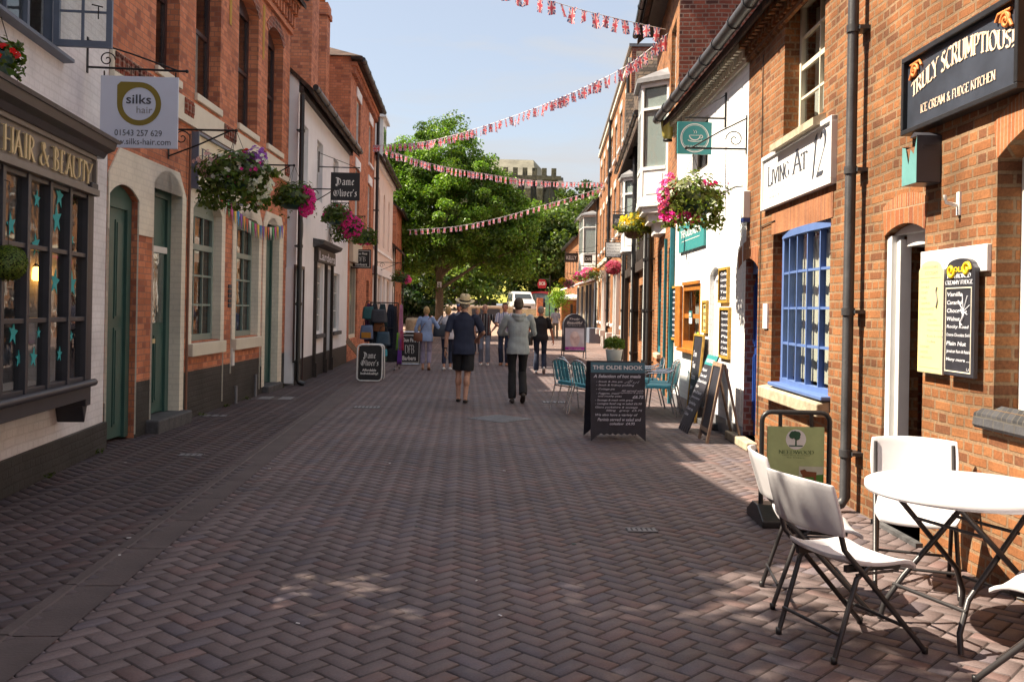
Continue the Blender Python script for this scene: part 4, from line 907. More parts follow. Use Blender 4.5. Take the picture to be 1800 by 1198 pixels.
# unseen low building, tall house and tree, added to dapple the street with sun
LS = Bld('added_outbuilding', (-3.42, 2.9), (-3.655, 6.48), 'L', 'unseen low white painted outbuilding added left of the salon to let sun through'); b = LS
f = facade(b, 0, b.len, 0, 2.9, [(1.2, 2.1, .03, 2.1, 0, .12)]); b.put('wall', f, 'white_brick', recalc=False); body(b, 2.9, depth=1.6, mats=('white_brick',), roof='tile', pitch=22); door(b, 1.2, 2.1, .03, 2.1, rec=.1, m='green')
NB = Bld('added_brick_house', (-3.1, -9), (-3.42, 2.88), 'L', 'unseen tall red brick house added left behind the camera to shade the street'); b = NB
ops_ = [(u, u + 1.1, z, z + 1.7, 0, .12) for u in (1, 4, 7, 10) for z in (.9, 4.2)]; f = facade(b, 0, b.len, 0, 7.4, ops_); b.put('wall', f, 'brick_red', recalc=False); body(b, 7.4, mats=('brick_red',), roof='tile')
for o_ in ops_: window(b, *o_[:4], rec=.08, nx=2, nz=2, fm='white')

tree('dapple_tree', 'unseen leafy tree added left of the salon to dapple the sunlight', (-6.0, 4.9, 0), 9, (0, 0, 7.0), (1.9, 2.3, 2.7), .14, (.06, .13, .02), nleaf=8200, nclump=120, clump=.5, ls=.085, rs=77, hollow=.3)

gg = np.random.default_rng(12)
for i, (bb, u) in enumerate([(HS, .6), (HS, 2.2), (HS, 3.6), (SB, 1.5), (SB, 3.2), (SB, 4.4), (SB, 5.6), (SB, 7.9)]):
    c = bb.W(u, .05, 0); n = 26; q = gg.normal(size=(n, 3)) * (.03, .05, .02); q[:, 2] = np.abs(q[:, 2]) + .01
    o = leaves('weed', q, .014 + .012 * gg.random(n), tints(n, (.07, .12, .025), .3, i, .4), 'leaf', None, rs=i, aspect=.35); o.location = c; tag(o, 'tiny weed growing where the left wall meets the paving', 'weed', 'weeds along the foot of the left walls')
def hiproof(b, H, depth, pitch, m='brick_red', over=.3):
    s = b.mb(); L_ = b.len
    for u in (0.0, L_): s.quad((u, 0, 0), (u, -depth, 0), (u, -depth, H), (u, 0, H))
    s.quad((0, -depth, 0), (L_, -depth, 0), (L_, -depth, H), (0, -depth, H)); b.put('side_walls', s, m, recalc=False)
    o = over; k = math.tan(R_(pitch)); e = H - k * o * .3; h = depth / 2; rr = H + k * (h + o); r = b.mb()
    A = [(-.1, o, e), (L_ + .1, o, e), (L_ + .1, -depth - o, e), (-.1, -depth - o, e), (h, -h, rr), (L_ - h * .3, -h, rr)]
    r.add(A, [(0, 1, 5, 4), (1, 2, 5), (2, 3, 4, 5), (3, 0, 4), (0, 3, 2, 1)]); r.box(-.12, L_ + .12, -.0, o + .03, e - .1, e - .01); return b.put('roof', r, 'tile')
# ------------------------------------------------------------------ LEFT 3: white rendered house
WB = Bld('white_house', (-3.43, 19.0), (-3.40, 26.9), 'L', 'white rendered house with slim upper windows and black doorways')
b = WB; H = 6.1
dA = opx(b, 516, 531, 560, 462, 670, 0, .25, zb=.05); 
wA = opx(b, 552, 567, 540, 462, 600, 0, .12); dB = opx(b, 569.5, 580, 560, 462, 655, 0, .3, zb=.05); wB = opx(b, 583, 596, 540, 470, 575, 0, .12)
wA = (wA[0], wA[1], .95, 2.55, 0, .1); dB = (dB[0], dB[1], .05, 2.5, 0, .3); wB = (wB[0], wB[1], .95, 2.45, 0, .1); dA = (*dA[:3], 2.35, 0, .25)
up3 = [(*b.U(xl, 300)[:1], *b.U(xr, 300)[:1], 4.0, 5.35, 0, .13) for xl, xr in ((534, 541), (557, 567), (586, 595))]
f = facade(b, 0, b.len, 0, H, [dA, wA, dB, wB] + up3, bands=((0, .5, 1), (.5, 99, 0))); f.box(-.002, b.len, 0, .012, 0, .5, 1)
b.put('wall', f, ['render_white', 'blackmatt'], recalc=False)
rf = body(b, H, mats=('render_white',), roof='tile', over=.28, pitch=42)
chimney(b, 4.0, -.45, 1.0, .62, 5.8, 10.6, parent=rf)
chimney(b, 6.9, -.55, .6, .42, 6.0, 9.9, parent=rf, pots=1)
g = b.mb(); g.box(0, b.len, 0, .10, H - .22, H - .1); b.put('eaves_board', g, 'darkwood')
gutter(b, H - .12, d=.33, r=.06); downpipe(b, -.1, 0, H - .3, r=.05)
door(b, dA[0], dA[1], .05, dA[3], rec=.25, m='blackmatt', panels=(), knob=None)
g = b.mb(); g.box(dA[0] - .06, dA[0], 0, .03, .5, dA[3] + .06); g.box(dA[1], dA[1] + .06, 0, .03, .05, dA[3] + .06); g.box(dA[0], dA[1], 0, .03, dA[3], dA[3] + .06); b.put('door_surround', g, 'maroon')
window(b, *wA[:4], rec=.06, nx=2, nz=4, fm='white', blind=True); door(b, *dB[:4], rec=.3, m='blackmatt', panels=(), knob=None); window(b, *wB[:4], rec=.06, nx=2, nz=3, fm='white', blind=True)
for o_ in up3: window(b, *o_[:4], rec=.1, nx=2, nz=4, fm='white', blind=True)
g = b.mb()
for x in (wA[0] - .12, dB[0] - .05, dB[1] - .01): g.box(x, x + .08, 0, .07, .3, 2.6); g.box(x - .01, x + .09, 0, .10, 0, .32)
g.box(wA[0] - .14, dB[1] + .1, 0, .10, 2.6, 2.9); b.put('shopfront', g, 'darkwood')
g = b.mb(); g.prism_x([(0, 2.9), (.22, 2.98), (.26, 3.06), (0, 3.1)], wA[0] - .3, dB[1] + .22); b.put('shop_cornice', g, 'slate')
g = b.mb(); put_text(g, b.fmap(wA[0], 2.64, .10), 0, 0, 'Larders', dB[1] - wA[0], .2, bold=.02); b.put('lettering', g, 'chalk', recalc=False)
g = b.mb(); g.box(wA[0] - .03, wA[1] + .03, 0, .08, .86, .95); g.box(wB[0] - .03, wB[1] + .03, 0, .08, .86, .95); b.put('sill', g, 'slate')
g = b.mb(); u, z = b.U(529, 403); g.add([(u + .16 * math.cos(t), .02, z + .26 * math.sin(t)) for t in [k * .5236 for k in range(12)]] + [(u + .16 * math.cos(t), 0, z + .26 * math.sin(t)) for t in [k * .5236 for k in range(12)]], [tuple(range(12))] + [(k, (k + 1) % 12, 12 + (k + 1) % 12, 12 + k) for k in range(12)]); b.put('plaque', g, 'slate')

# ------------------------------------------------------------------ LEFT 4: tall brick, three storeys
TB = Bld('tall_brick_house', (-3.40, 26.9), (-3.42, 34.2), 'L', 'tall three storey red brick house with white sash windows left of the tree')
b = TB; H = 8.75; ops = []
for k in range(2):
    uc = 1.5 + 3.7 * k
    for z0, z1 in ((6.5, 7.9), (4.2, 5.8)): ops.append((uc, uc + 1.1, z0, z1, 0, .12))
shop = (.5, 2.5, .65, 2.9, 0, .1); gd = (5.2, 6.1, .05, 2.5, 0, .2)
f = facade(b, 0, b.len, 0, H, ops + [shop, gd]); b.put('wall', f, 'brick_red', recalc=False); rf = hiproof(b, H, 6.5, 24)
for o_ in ops:
    window(b, *o_[:4], rec=.07, nx=2, nz=2, fm='white', sash=True, blind=True); g = b.mb(); g.box(o_[0] - .1, o_[1] + .1, 0, .03, o_[3], o_[3] + .28); b.put('lintel', g, 'render_white'); sill(b, o_[0] - .08, o_[1] + .08, o_[2], .1, .07, 'render_white')
window(b, *shop[:4], rec=.05, nx=3, nz=1, fm='cream', fw=.09, gm='glass2'); door(b, *gd[:4], rec=.2, m='charcoal')
g = b.mb(); g.box(.3, 2.7, 0, .12, 2.9, 3.5); g.box(.2, 2.8, 0, .2, 3.5, 3.6); b.put('shop_fascia', g, 'cream')
g = b.mb(); x = 0.05
while x < b.len: g.box(x, x + .11, 0, .12, H - .5, H - .3); x += .24
g.box(0, b.len, 0, .16, H - .3, H - .18); b.put('dentil_course', g, 'brick_red')
gutter(b, H - .12, d=.34, r=.07, m='pipe'); downpipe(b, b.len - .1, 0, H - .3, d=.12, r=.06)
# ------------------------------------------------------------------ LEFT 5: pink rendered house with blind arches
PK = Bld('pink_house', (-3.42, 34.2), (-3.45, 43.2), 'L', 'pale pink rendered house with tall blind arches and a white dormer')
b = PK; H = 7.2; ops = [(1.2, 2.9, .7, 2.7, 0, .12), (3.6, 4.5, .05, 2.6, 0, .2), (5.3, 7.4, .7, 2.7, 0, .12)]
f = facade(b, 0, b.len, 0, H, ops + [(1.6, 2.5, 4.0, 6.2, .4, .08), (4.0, 4.9, 4.0, 6.2, .4, .08), (6.4, 7.3, 4.0, 6.2, .4, .08)]); b.put('wall', f, 'render_pink', recalc=False); rf = body(b, H, mats=('render_pink',), roof='tile')
for k in range(3): g = b.mb(); x = 1.6 + 2.4 * k; g.quad((x, -.08, 4.0), (x + .9, -.08, 4.0), (x + .9, -.08, 6.2), (x, -.08, 6.2)); b.put('blind_arch', g, 'render_pink', recalc=False)
for o_ in (ops[0], ops[2]): window(b, *o_[:4], rec=.08, nx=3, nz=2, fm='white', blind=True)
door(b, *ops[1][:4], rec=.2, m='white')
g = b.mb()
for x in (.2, .9, 3.0, 4.6, 5.0, 7.6, 8.3): g.box(x, x + .3, 0, .08, 0, 2.8)
g.box(0, b.len, 0, .14, 2.8, 3.1); g.box(0, b.len, 0, .05, 3.7, 3.8); g.box(0, b.len, 0, .12, H - .3, H - .1); b.put('pilaster', g, 'render_white')
gutter(b, H - .1, d=.34, m='darkwood')
g = b.mb(); g.box(3.2, 4.9, -1.8, .0, H + .1, H + 1.9); g.prism_x([(.12, H + 1.9), (-1.8, H + 1.9), (-1.8, H + 2.0), (-.8, H + 2.3), (.12, H + 2.0)], 3.0, 5.1); o = b.put('dormer', g, 'white'); g = b.mb(); g.box(3.5, 4.6, .001, .02, H + .5, H + 1.6); g.build('pane', 'glass', o)
# ------------------------------------------------------------------ LEFT 6/7
LW = Bld('low_cottage', (-3.5, 43.2), (-3.55, 46.2), 'L', 'low white cottage with dark timber and a sagging tiled eave'); b = LW
f = facade(b, 0, b.len, 0, 4.5, [(.6, 1.4, .9, 2.4, 0, .1), (1.9, 2.6, .05, 2.3, 0, .2)]); b.put('wall', f, 'render_white', recalc=False); body(b, 4.5, mats=('render_white',), roof='tile', over=.5)
window(b, .6, 1.4, .9, 2.4, fm='darkwood', rec=.06); door(b, 1.9, 2.6, .05, 2.3, m='darkwood', knob=None)
g = b.mb()
for x in (0.02, 1.5, 2.8): g.box(x, x + .14, 0, .03, 0, 4.4)
g.box(0, 3, 0, .035, 2.6, 2.8); b.put('timber_frame', g, 'darkwood')
EB = Bld('brick_house', (-3.5, 46.2), (-3.6, 52.0), 'L', 'small red brick house at the far left end of the street'); b = EB
f = facade(b, 0, b.len, 0, 6.5, [(1, 1.9, 4, 5.3, 0, .1), (3.6, 4.5, 4, 5.3, 0, .1), (1, 1.9, .9, 2.4, 0, .1), (3.6, 4.5, .05, 2.3, 0, .1)]); b.put('wall', f, 'brick_red', recalc=False); body(b, 6.5, mats=('brick_red',), roof='tile')
for o_ in ((1, 1.9, 4, 5.3), (3.6, 4.5, 4, 5.3), (1, 1.9, .9, 2.4)): window(b, *o_, rec=.06, nx=2, nz=2, fm='white', blind=True)
door(b, 3.6, 4.5, .05, 2.3, rec=.1, m='white'); gutter(b, 6.4, d=.3); downpipe(b, b.len - .1, 0, 6.2)

# ------------------------------------------------------------------ RIGHT 1: ice cream shop
IC = Bld('brick_shop', (3.06, .6), (3.215, 7.52), 'R', 'weathered orange brick shop with a white doorway at the right edge')
b = IC; H = 5.6
Dr = (b.U(1622, 650)[0], b.U(1551, 650)[0], .03, b.U(1585, 398)[1] + .02, .07, .28)
wi1 = b.U(1750, 500)[0]; wz0, wz1 = b.U(1760, 722)[1], b.U(1765, 246)[1]
Wr = (wi1 - 1.5, wi1, wz0, wz1 + .1, .2, .17)
f = facade(b, 0, b.len, 0, H, [Dr, Wr]); b.put('wall', f, 'brick_orange', recalc=False); body(b, H, mats=('brick_dark',), roof='slate_roof', over=.2)
window(b, *Wr[:4], rec=.15, nx=2, nz=2, fm='white', rise=.2, fw=.08, bar=.03, sash=True, blind=True)
g = b.mb(); g.prism_x([(-.1, wz0 - .11), (.05, wz0 - .12), (.065, wz0 - .1), (.055, wz0 - .03), (-.05, wz0 + .02)], Wr[0] - .1, wi1 + .12); b.put('sill', g, 'bluebrick')
g = b.mb(); I = arc_top(Wr[0], Wr[1], Wr[3], Wr[4]); A = arc_top(Wr[0] - .04, Wr[1] + .04, Wr[3] + .22, Wr[4]); g.ring(A, I, 0, .006); b.put('brick_arch', g, brick('soldier_arch', (.46, .18, .075), (.38, .13, .05), (.3, .1, .05), (.40, .28, .18), bw=.075, bh=.6, ms=.006))
g = b.mb(); I = arc_top(Dr[0], Dr[1], Dr[3], Dr[4]); A = arc_top(Dr[0] - .04, Dr[1] + .03, Dr[3] + .22, Dr[4]); g.ring(A, I, 0, .006); b.put('brick_arch', g, 'soldier_arch' if 'soldier_arch' in M else MATS['soldier_arch'])
g = b.mb(); u1 = Dr[1]; u0 = Dr[0]
g.box(u1 - .08, u1, -.12, -.02, .03, Dr[3] - .07); g.box(u1 - .14, u1 - .08, -.15, -.06, .03, Dr[3] - .1); g.box(u0, u0 + .07, -.22, -.1, .03, Dr[3] - .07); g.box(u0 + .07, u1 - .16, -.22, -.10, Dr[3] - .16, Dr[3] - .05)
g.prism([(u0, Dr[3] - .07)] + arc_top(u0 + .002, u1 - .002, Dr[3] - .002, .066)[1:-1] + [(u1, Dr[3] - .07)], -.22, -.06); b.put('door_frame', g, 'white', bevel=.006)
g = b.mb(); g.box(u0 - .05, u1 + .05, -.3, .05, 0, .03); g.box(u0 - .3, u1 + .3, -2.2, -2.15, 0, 3); b.put('doorstep', g, 'slate')
# big sign
zb_, zt_ = b.U(1600, 226, .07)[1], b.U(1600, 108, .07)[1]; uL = b.U(1592, 160, .07)[0]; uR = b.U(1788, 70, .07)[0]
SW = uL - uR; SH = zt_ - zb_; t = b.wt('shop_sign', 'large dark sign board reading TRULY SCRUMPTIOUS with orange scrolls', 'sign', uL, 0, zb_); t.rotation_euler.y = 0
FR = lambda x, y, l: (-x, .055 + l, y)
g = b.mb(); g.box(-SW, 0, 0, .055, 0, SH); g.build('board', 'navyboard', t)
g = b.mb(); g.box(-SW - .035, 0.035, 0, .09, -.035, .0); g.box(-SW - .035, .035, 0, .09, SH, SH + .04); g.box(0, .035, 0, .09, 0, SH); g.box(-SW - .035, -SW, 0, .09, 0, SH); g.build('frame', 'black', t, bevel=.005)
g = b.mb(); pen_text(g, FR, SW * .05, SH * .46, 'TRULY SCRUMPTIOUS!', SW * .92, SH * .2, nib=.24, serif=.72, ang=28, arch=lambda q: (SH * .17 * math.sin(math.pi * min(1, q)) ** 1.0, 1 + .35 * math.sin(math.pi * q)))
pen_text(g, FR, SW * .15, SH * .17, 'ICE CREAM & FUDGE KITCHEN', SW * .68, SH * .12, nib=.2, serif=.75, ang=26); g.build('lettering', 'peach', t, recalc=False)
g = b.mb()
for cx, sg in ((SW * .09, 1), (SW * .91, -1)):
    sp = spiral(0, 0, SH * .11, 1.6); pts = [FR(cx + sg * p * 1.0, SH * .82 + q, .012) for p, q in sp]; g.tube(pts, .012, 5)
    pts = [FR(cx + sg * (SH * (-.14 + .02 * k)), SH * (.72 + .03 * k) , .012) for k in range(8)]; g.tube(pts, .012, 5); g.tube([FR(cx - sg * SH * .12, SH * .93, .012), FR(cx + sg * SH * .16, SH * .94, .012), FR(cx + sg * SH * .22, SH * .86, .012)], .011, 5)
g.build('scroll', 'orangeprint', t)
# alarm box with a broken front
ua, za = b.U(1585, 328, .17); bw = ua - b.U(1611, 300, .17)[0]; t = b.wt('alarm_box', 'broken teal and dark green box hanging on the brick wall under the big sign', 'box', ua, 0, za); bh = .32
g = b.mb(); g.box(-bw, -bw + .006, 0, .17, .0, bh); g.box(-.006, 0, 0, .17, 0, bh * .85); g.box(-bw, 0, 0, .01, 0, bh); g.box(-bw, 0, 0, .17, 0, .008); g.prism([(-bw, bh), (-bw * .4, bh), (-bw * .7, bh + .03)], 0, .16); g.box(-bw - .004, -bw, .03, .13, bh * .78, bh * .80); g.box(-bw - .004, -bw, .03, .13, bh * .70, bh * .72); g.build('case', 'charcoal', t)
g = b.mb(); g.add([(0, .171, 0), (-bw, .171, 0), (-bw, .171, bh * .97), (-bw * .8, .171, bh * .62), (-bw * .58, .171, bh * .74), (-bw * .45, .171, bh * .42), (-bw * .25, .171, bh * .8), (-.0, .171, bh * .84)], [tuple(range(8))]); g.build('broken_cover', mat('faded_teal_cover', (.12, .30, .30), .6), t, recalc=False)
g = b.mb(); g.box(-bw * .9, -bw * .2, .02, .16, bh * .3, bh * .78); g.build('rusty_inside', mat('rust', (.2, .09, .04), .9, var=.4, vscale=20), t)
u, z = b.U(1687, 370); g = b.mb(); g.tube([(u, 0, z + .03), (u, .09, z + .05), (u, .1, z + .1)], .012, 6); g.box(u - .02, u + .02, 0, .014, z - .03, z + .12); b.put('hook', g, 'white')
# white board and the two menu boards
t = b.wt('white_wall_panel', 'white panel fixed on the brick wall behind the menu boards', 'panel', b.U(1618, 455, .03)[0], 0, 0); z0, z1 = b.U(1700, 478, .04)[1], b.U(1700, 432, .04)[1]; ww = b.U(1618, 455, .04)[0] - b.U(1735, 455, .04)[0]
g = b.mb(); g.box(-ww, 0, 0, .03, z0, z1); g.build('panel', 'white', t, bevel=.004)
def arched_board(name, lab, xl, xr, yt, yb, ym, face, edge, d=.05, th=.05):
    ul, ur = b.U(xl, ym, d + th)[0], b.U(xr, ym, d + th)[0]; w = ul - ur; z0 = b.U((xl + xr) / 2, yb, d + th)[1]; z1 = b.U((xl + xr) / 2, yt, d + th)[1]; t = b.wt(name, lab, 'menu board', ul, 0, z0); h = z1 - z0
    rise = h * .055; prof = [(-w, 0), (0, 0), (0, h - rise * 1.6)] + [(-w / 2 + w * .42 * math.cos(R_(a)), h - rise + rise * math.sin(R_(a))) for a in range(0, 181, 15)] + [(-w, h - rise * 1.6)]
    g = b.mb(); g.prism(prof, d, d + th); g.build('board', edge, t, bevel=.003)
    g = b.mb(); g.add([(x * .965 - w * .017, d + th + .002, y * .985 + h * .007) for x, y in prof], [tuple(range(len(prof)))]); g.build('face', face, t, recalc=False)
    return t, w, h, lambda x, y, l: (-x, d + th + l, y)
t, w, h, fm = arched_board('menu_board', 'pale yellow ice cream menu board with an arched top', 1614, 1657, 457, 656, 560, 'yellowboard', 'cream', .035, .02)
g = b.mb(); put_text(g, fm, w * .2, h * .925, 'DEVONSHIRE', w * .6, h * .025); put_text(g, fm, w * .28, h * .87, 'ICE CREAM', w * .5, h * .032); g.box(-w * .92, -w * .08, .057, .0585, h * .84, h * .844); g.box(-w * .92, -w * .08, .057, .0585, h * .05, h * .054)
for k, s_ in enumerate(['SINGLE', 'DOUBLE', 'CONES', 'TUBS', 'WAFFLES', 'MILKSHAKES', 'FLAVOURS:', 'Vanilla', 'Strawberry', 'Mint choc chip', 'Rum & raisin', 'Toffee', 'SUNDAES', 'SAUCES', 'SPRINKLES']):
    put_text(g, fm, w * (.12 if k < 7 or k > 11 else .4), h * (.80 - .048 * k), s_, w * (.055 * len(s_)), h * .02)
sp = [fm(w * (.78 - .03 * math.sin(q * 1.2)), h * (.76 - .03 * q), .006) for q in range(7)]; g.tube(sp, .006, 5); g.build('lettering', 'inkgrey', t, recalc=False)
t, w, h, fm = arched_board('menu_board', 'black creamy fudge menu board with an arched top and yellow scrolls', 1660, 1712, 454, 662, 560, 'chalk_black', 'charcoal', .035, .03)
g = b.mb(); put_text(g, fm, w * .3, h * .885, 'OLD', w * .4, h * .045, bold=.04); 
for sg in (1, -1): g.tube([fm(w / 2 + sg * (w * .26 + p), h * .9 + q, .006) for p, q in spiral(0, 0, w * .13, 1.2, a0=0 if sg > 0 else math.pi)], .012, 5)
g.build('scroll', 'yellow', t, recalc=False)
g = b.mb(); pen_text(g, fm, w * .1, h * .835, 'FASHIONED', w * .8, h * .035, nib=.24, serif=.6); pen_text(g, fm, w * .04, h * .78, 'CREAMY FUDGE', w * .92, h * .035, nib=.24, serif=.6)
for k, s_ in enumerate(['Vanilla', 'Caramel', 'Chocolate', 'Walnut', 'Rocky Road', 'Orange Chocolate Swirl', 'Plain Nut', 'Jamaican Rum & Raisin', 'Many more ....']): put_text(g, fm, w * .1, h * (.68 - .07 * k), s_, w * min(.8, .075 * len(s_)), h * .036, bold=.02, shear=.15)
put_text(g, fm, w * .8, h * .055, 'U', w * .07, h * .025)
for q in range(16): 
    a = q * .9; g.tube([fm(w * .68, h * .55, .005), fm(w * (.68 + .2 * math.cos(a)), h * (.60 + .1 * math.sin(a)), .005)], .0035, 4)
g.tube([fm(w * (.64 + .05 * math.sin(q)), h * (.55 - .02 * q), .005) for q in range(7)], .009, 5)
g.build('lettering', 'chalk', t, recalc=False)
g = b.mb(); g.box(-w * .94, -w * .06, .066, .071, h * .035, h * .045); g.box(-w * .94, -w * .06, .066, .071, h * .745, h * .755); g.box(-w * .94, -w * .92, .066, .071, h * .045, h * .745); g.box(-w * .08, -w * .06, .066, .071, h * .045, h * .745); g.build('border', 'cream', t)
downpipe(b, b.len - .02, 0, H - .2, d=.11, r=.043, m='pipe')

# ------------------------------------------------------------------ RIGHT 2: brick with blue window
LV = Bld('brick_house', (3.215, 7.52), (3.43, 11.42), 'R', 'orange brick house with a blue multi pane window and a white shop sign')
b = LV; H = 5.05
Wl = (b.U(1458, 540)[0], b.U(1357, 540)[0], b.U(1410, 690)[1], b.U(1457, 384)[1], 0, .2)
Dl = (b.U(1330, 620)[0], b.U(1296, 620)[0], .1, b.U(1312, 455)[1], .12, .12)
Ul = (b.U(1449, 120)[0], b.U(1379, 120)[0], b.U(1420, 214)[1], H - .14, 0, .22)
f = facade(b, 0, b.len, 0, H, [Wl, Dl, Ul]); b.put('wall', f, 'brick_orange', recalc=False); body(b, H, mats=('brick_dark',), roof='tile', over=.25, near=False)
# bowed blue shop window
wz0, wz1 = Wl[2], Wl[3]; ua, ub = Wl[0] + .01, Wl[1] - .25
bow = lambda q: -.05 + .05 * math.sin(math.pi * q)
g = b.mb(); n = 12
for z0, z1, e in ((wz0, wz0 + .09, .02), (wz1 - .07, wz1, .02), (wz0 + .09 + (wz1 - wz0 - .16) * .25 - .012, wz0 + .09 + (wz1 - wz0 - .16) * .25 + .012, 0), (wz0 + .09 + (wz1 - wz0 - .16) * .5 - .012, wz0 + .09 + (wz1 - wz0 - .16) * .5 + .012, 0), (wz0 + .09 + (wz1 - wz0 - .16) * .75 - .012, wz0 + .09 + (wz1 - wz0 - .16) * .75 + .012, 0)):
    for k in range(n):
        q0, q1 = k / n, (k + 1) / n; x0, x1 = ua + (ub - ua) * q0, ua + (ub - ua) * q1; a0, a1 = bow(q0) + e, bow(q1) + e
        g.add([(x0, a0, z0), (x1, a1, z0), (x1, a1, z1), (x0, a0, z1), (x0, a0 - .05 - e, z0), (x1, a1 - .05 - e, z0), (x1, a1 - .05 - e, z1), (x0, a0 - .05 - e, z1)], [(0, 1, 2, 3), (4, 5, 6, 7), (0, 1, 5, 4), (3, 2, 6, 7)])
for k in range(6):
    q = k / 5; x = ua + (ub - ua) * q; e = .035 if k in (0, 5) else .013; g.box(x - e, x + e, bow(q) - .05, bow(q) + .006, wz0 + .09, wz1 - .07)
o = b.put('shop_window', g, 'blue'); g = b.mb()
for k in range(n):
    q0, q1 = k / n, (k + 1) / n; g.quad((ua + (ub - ua) * q0, bow(q0) - .03, wz0), (ua + (ub - ua) * q1, bow(q1) - .03, wz0), (ua + (ub - ua) * q1, bow(q1) - .03, wz1), (ua + (ub - ua) * q0, bow(q0) - .03, wz1))
g.build('pane', 'glass', o, recalc=False)
g = b.mb(); g.box(ub + .03, Wl[1], -.2, -.16, wz0, wz1); b.put('blocking', g, 'brick_dark')
g = b.mb()
for k in range(16):
    xa, xb = ua + (ub - ua) * (.22 + .78 * k / 16), ua + (ub - ua) * (.22 + .78 * (k + 1) / 16); g.quad((xa, -.17 - .02 * (k % 2), wz0 + .1), (xb, -.17 - .02 * ((k + 1) % 2), wz0 + .1), (xb, -.17 - .02 * ((k + 1) % 2), wz1 - .08), (xa, -.17 - .02 * (k % 2), wz1 - .08))
g.build('blind', mat('cream_net_blind', (.66, .62, .52), .9, var=.1), o, recalc=False)
# shop display behind: pale shelves, vases, trinkets
g = b.mb(); g.box(ua - .1, ub + .1, -.55, -.52, wz0, wz1); b.put('display_back', g, 'render_white')
rr = random.Random(5)
for i in range(12):
    x = ua + .1 + (ub - ua - .2) * rr.random(); z = wz0 + .0 + (wz1 - wz0) * (.25 * (i % 4)) + .02; s_ = .05 + .05 * rr.random(); t = b.wt('ornament', 'small ornament on the shelves behind the blue window', 'ornament', x, -.26 - .2 * rr.random(), z, 'ornaments in the blue shop window')
    g = MB(); g.lathe([(s_ * .5, 0), (s_, s_ * .8), (s_ * .6, s_ * 2), (s_ * .35, s_ * 2.6), (s_ * .5, s_ * 3)], 10); g.build('vase', rr.choice(['glass2', 'alu', 'cream', 'bluegrey', 'green_grey']), t)
for k in (1, 2, 3): g = b.mb(); z = wz0 + (wz1 - wz0) * .25 * k; g.box(ua, ub, -.51, -.22, z - .008, z + .006); b.put('shelf', g, 'white')
g = b.mb(); g.prism_x([(-.1, wz0 - .15), (.12, wz0 - .15), (.12, wz0 - .03), (-.05, wz0 + .0)], ua - .06, Wl[1] + .08); b.put('sill', g, 'stone', bevel=.012)
g = b.mb(); g.box(ua - .08, ub + .05, -.1, .09, wz0 - .0, wz0 + .04); b.put('timber_sill', g, 'blue', bevel=.01)
g = b.mb(); x = Wl[0] - .05; g.box(Wl[0] - .06, Wl[1] + .06, 0, .006, Wl[3], Wl[3] + .23); b.put('brick_arch', g, MATS['soldier_arch'])
door(b, Dl[0], Dl[1], .1, Dl[3], rec=.12, m='deepblue', fm='blue', rise=.12, knob=None, panels=((.08, .5), (.55, .95)))
g = b.mb(); I = arc_top(Dl[0], Dl[1], Dl[3], Dl[4]); A = arc_top(Dl[0] - .04, Dl[1] + .04, Dl[3] + .22, Dl[4]); g.ring(A, I, 0, .006); b.put('brick_arch', g, MATS['soldier_arch'])
g = b.mb(); g.box(Dl[0] - .08, Dl[1] + .1, -.3, .12, 0, .1); b.put('doorstep', g, 'stone', bevel=.015)
window(b, Ul[0], Ul[1], Ul[2], Ul[3], rec=.16, nx=2, nz=4, fm='cream', fw=.06, bar=.025, sash=True, blind=True, blind_m='curtain'); 
g = b.mb(); g.prism_x([(-.1, Ul[2] - .12), (.12, Ul[2] - .14), (.12, Ul[2] - .07), (-.05, Ul[2])], Ul[0] - .08, Ul[1] + .1); b.put('sill', g, 'stone')
# sign
zb_, zt_ = b.U(1338, 371, .05)[1], b.U(1338, 279, .05)[1]; uL, uR = b.U(1338, 325, .05)[0], b.U(1461, 290, .05)[0]; SW, SH = uL - uR, zt_ - zb_
t = b.wt('shop_sign', 'white framed sign reading LIVING AT 12 above the blue window', 'sign', uL, 0, zb_)
g = b.mb(); g.box(-SW, 0, 0, .03, 0, SH); g.build('board', 'paper', t)
g = b.mb(); f_ = .045; g.box(-SW, 0, .0, .055, -.001, f_); g.box(-SW, 0, .0, .055, SH - f_, SH + .001); g.box(-f_, .001, 0, .055, f_, SH - f_); g.box(-SW - .001, -SW + f_, 0, .055, f_, SH - f_); g.build('frame', 'white', t, bevel=.004)
FR = lambda x, y, l: (-x, .03 + l, y)
g = b.mb(); pen_text(g, FR, SW * .09, SH * .42, 'L', SW * .07, SH * .36, nib=.15, serif=.9, ang=12); pen_text(g, FR, SW * .155, SH * .42, 'IVING', SW * .28, SH * .27, nib=.16, serif=.9, ang=12); pen_text(g, FR, SW * .49, SH * .42, 'A', SW * .12, SH * .38, nib=.15, serif=.9, ang=12); pen_text(g, FR, SW * .60, SH * .42, 'T', SW * .085, SH * .27, nib=.16, serif=.9, ang=12)
put_text(g, FR, SW * .12, SH * .17, 'HOME & GIFTS', SW * .2, SH * .05, m=1); g.add([FR(SW * .1, SH * .3, .002), FR(SW * .36, SH * .3, .002), FR(SW * .36, SH * .308, .002), FR(SW * .1, SH * .308, .002)], [(0, 1, 2, 3)], 1)
pen_text(g, FR, SW * .72, SH * .2, '12', SW * .17, SH * .66, nib=.15, serif=.0, ang=40, shear=.25); g.build('lettering', ['ink', 'inkgrey'], t, recalc=False)
u, z = b.U(1309, 388, .05); t = b.wt('burglar_alarm', 'narrow white burglar alarm box with a blue base on the brick wall', 'alarm', u, 0, z); g = b.mb(); g.box(-.075, .075, 0, .09, .03, .36); g.build('case', 'white', t, bevel=.01); g = b.mb(); g.box(-.07, .07, 0, .085, -.02, .03); g.build('lens', 'deepblue', t)
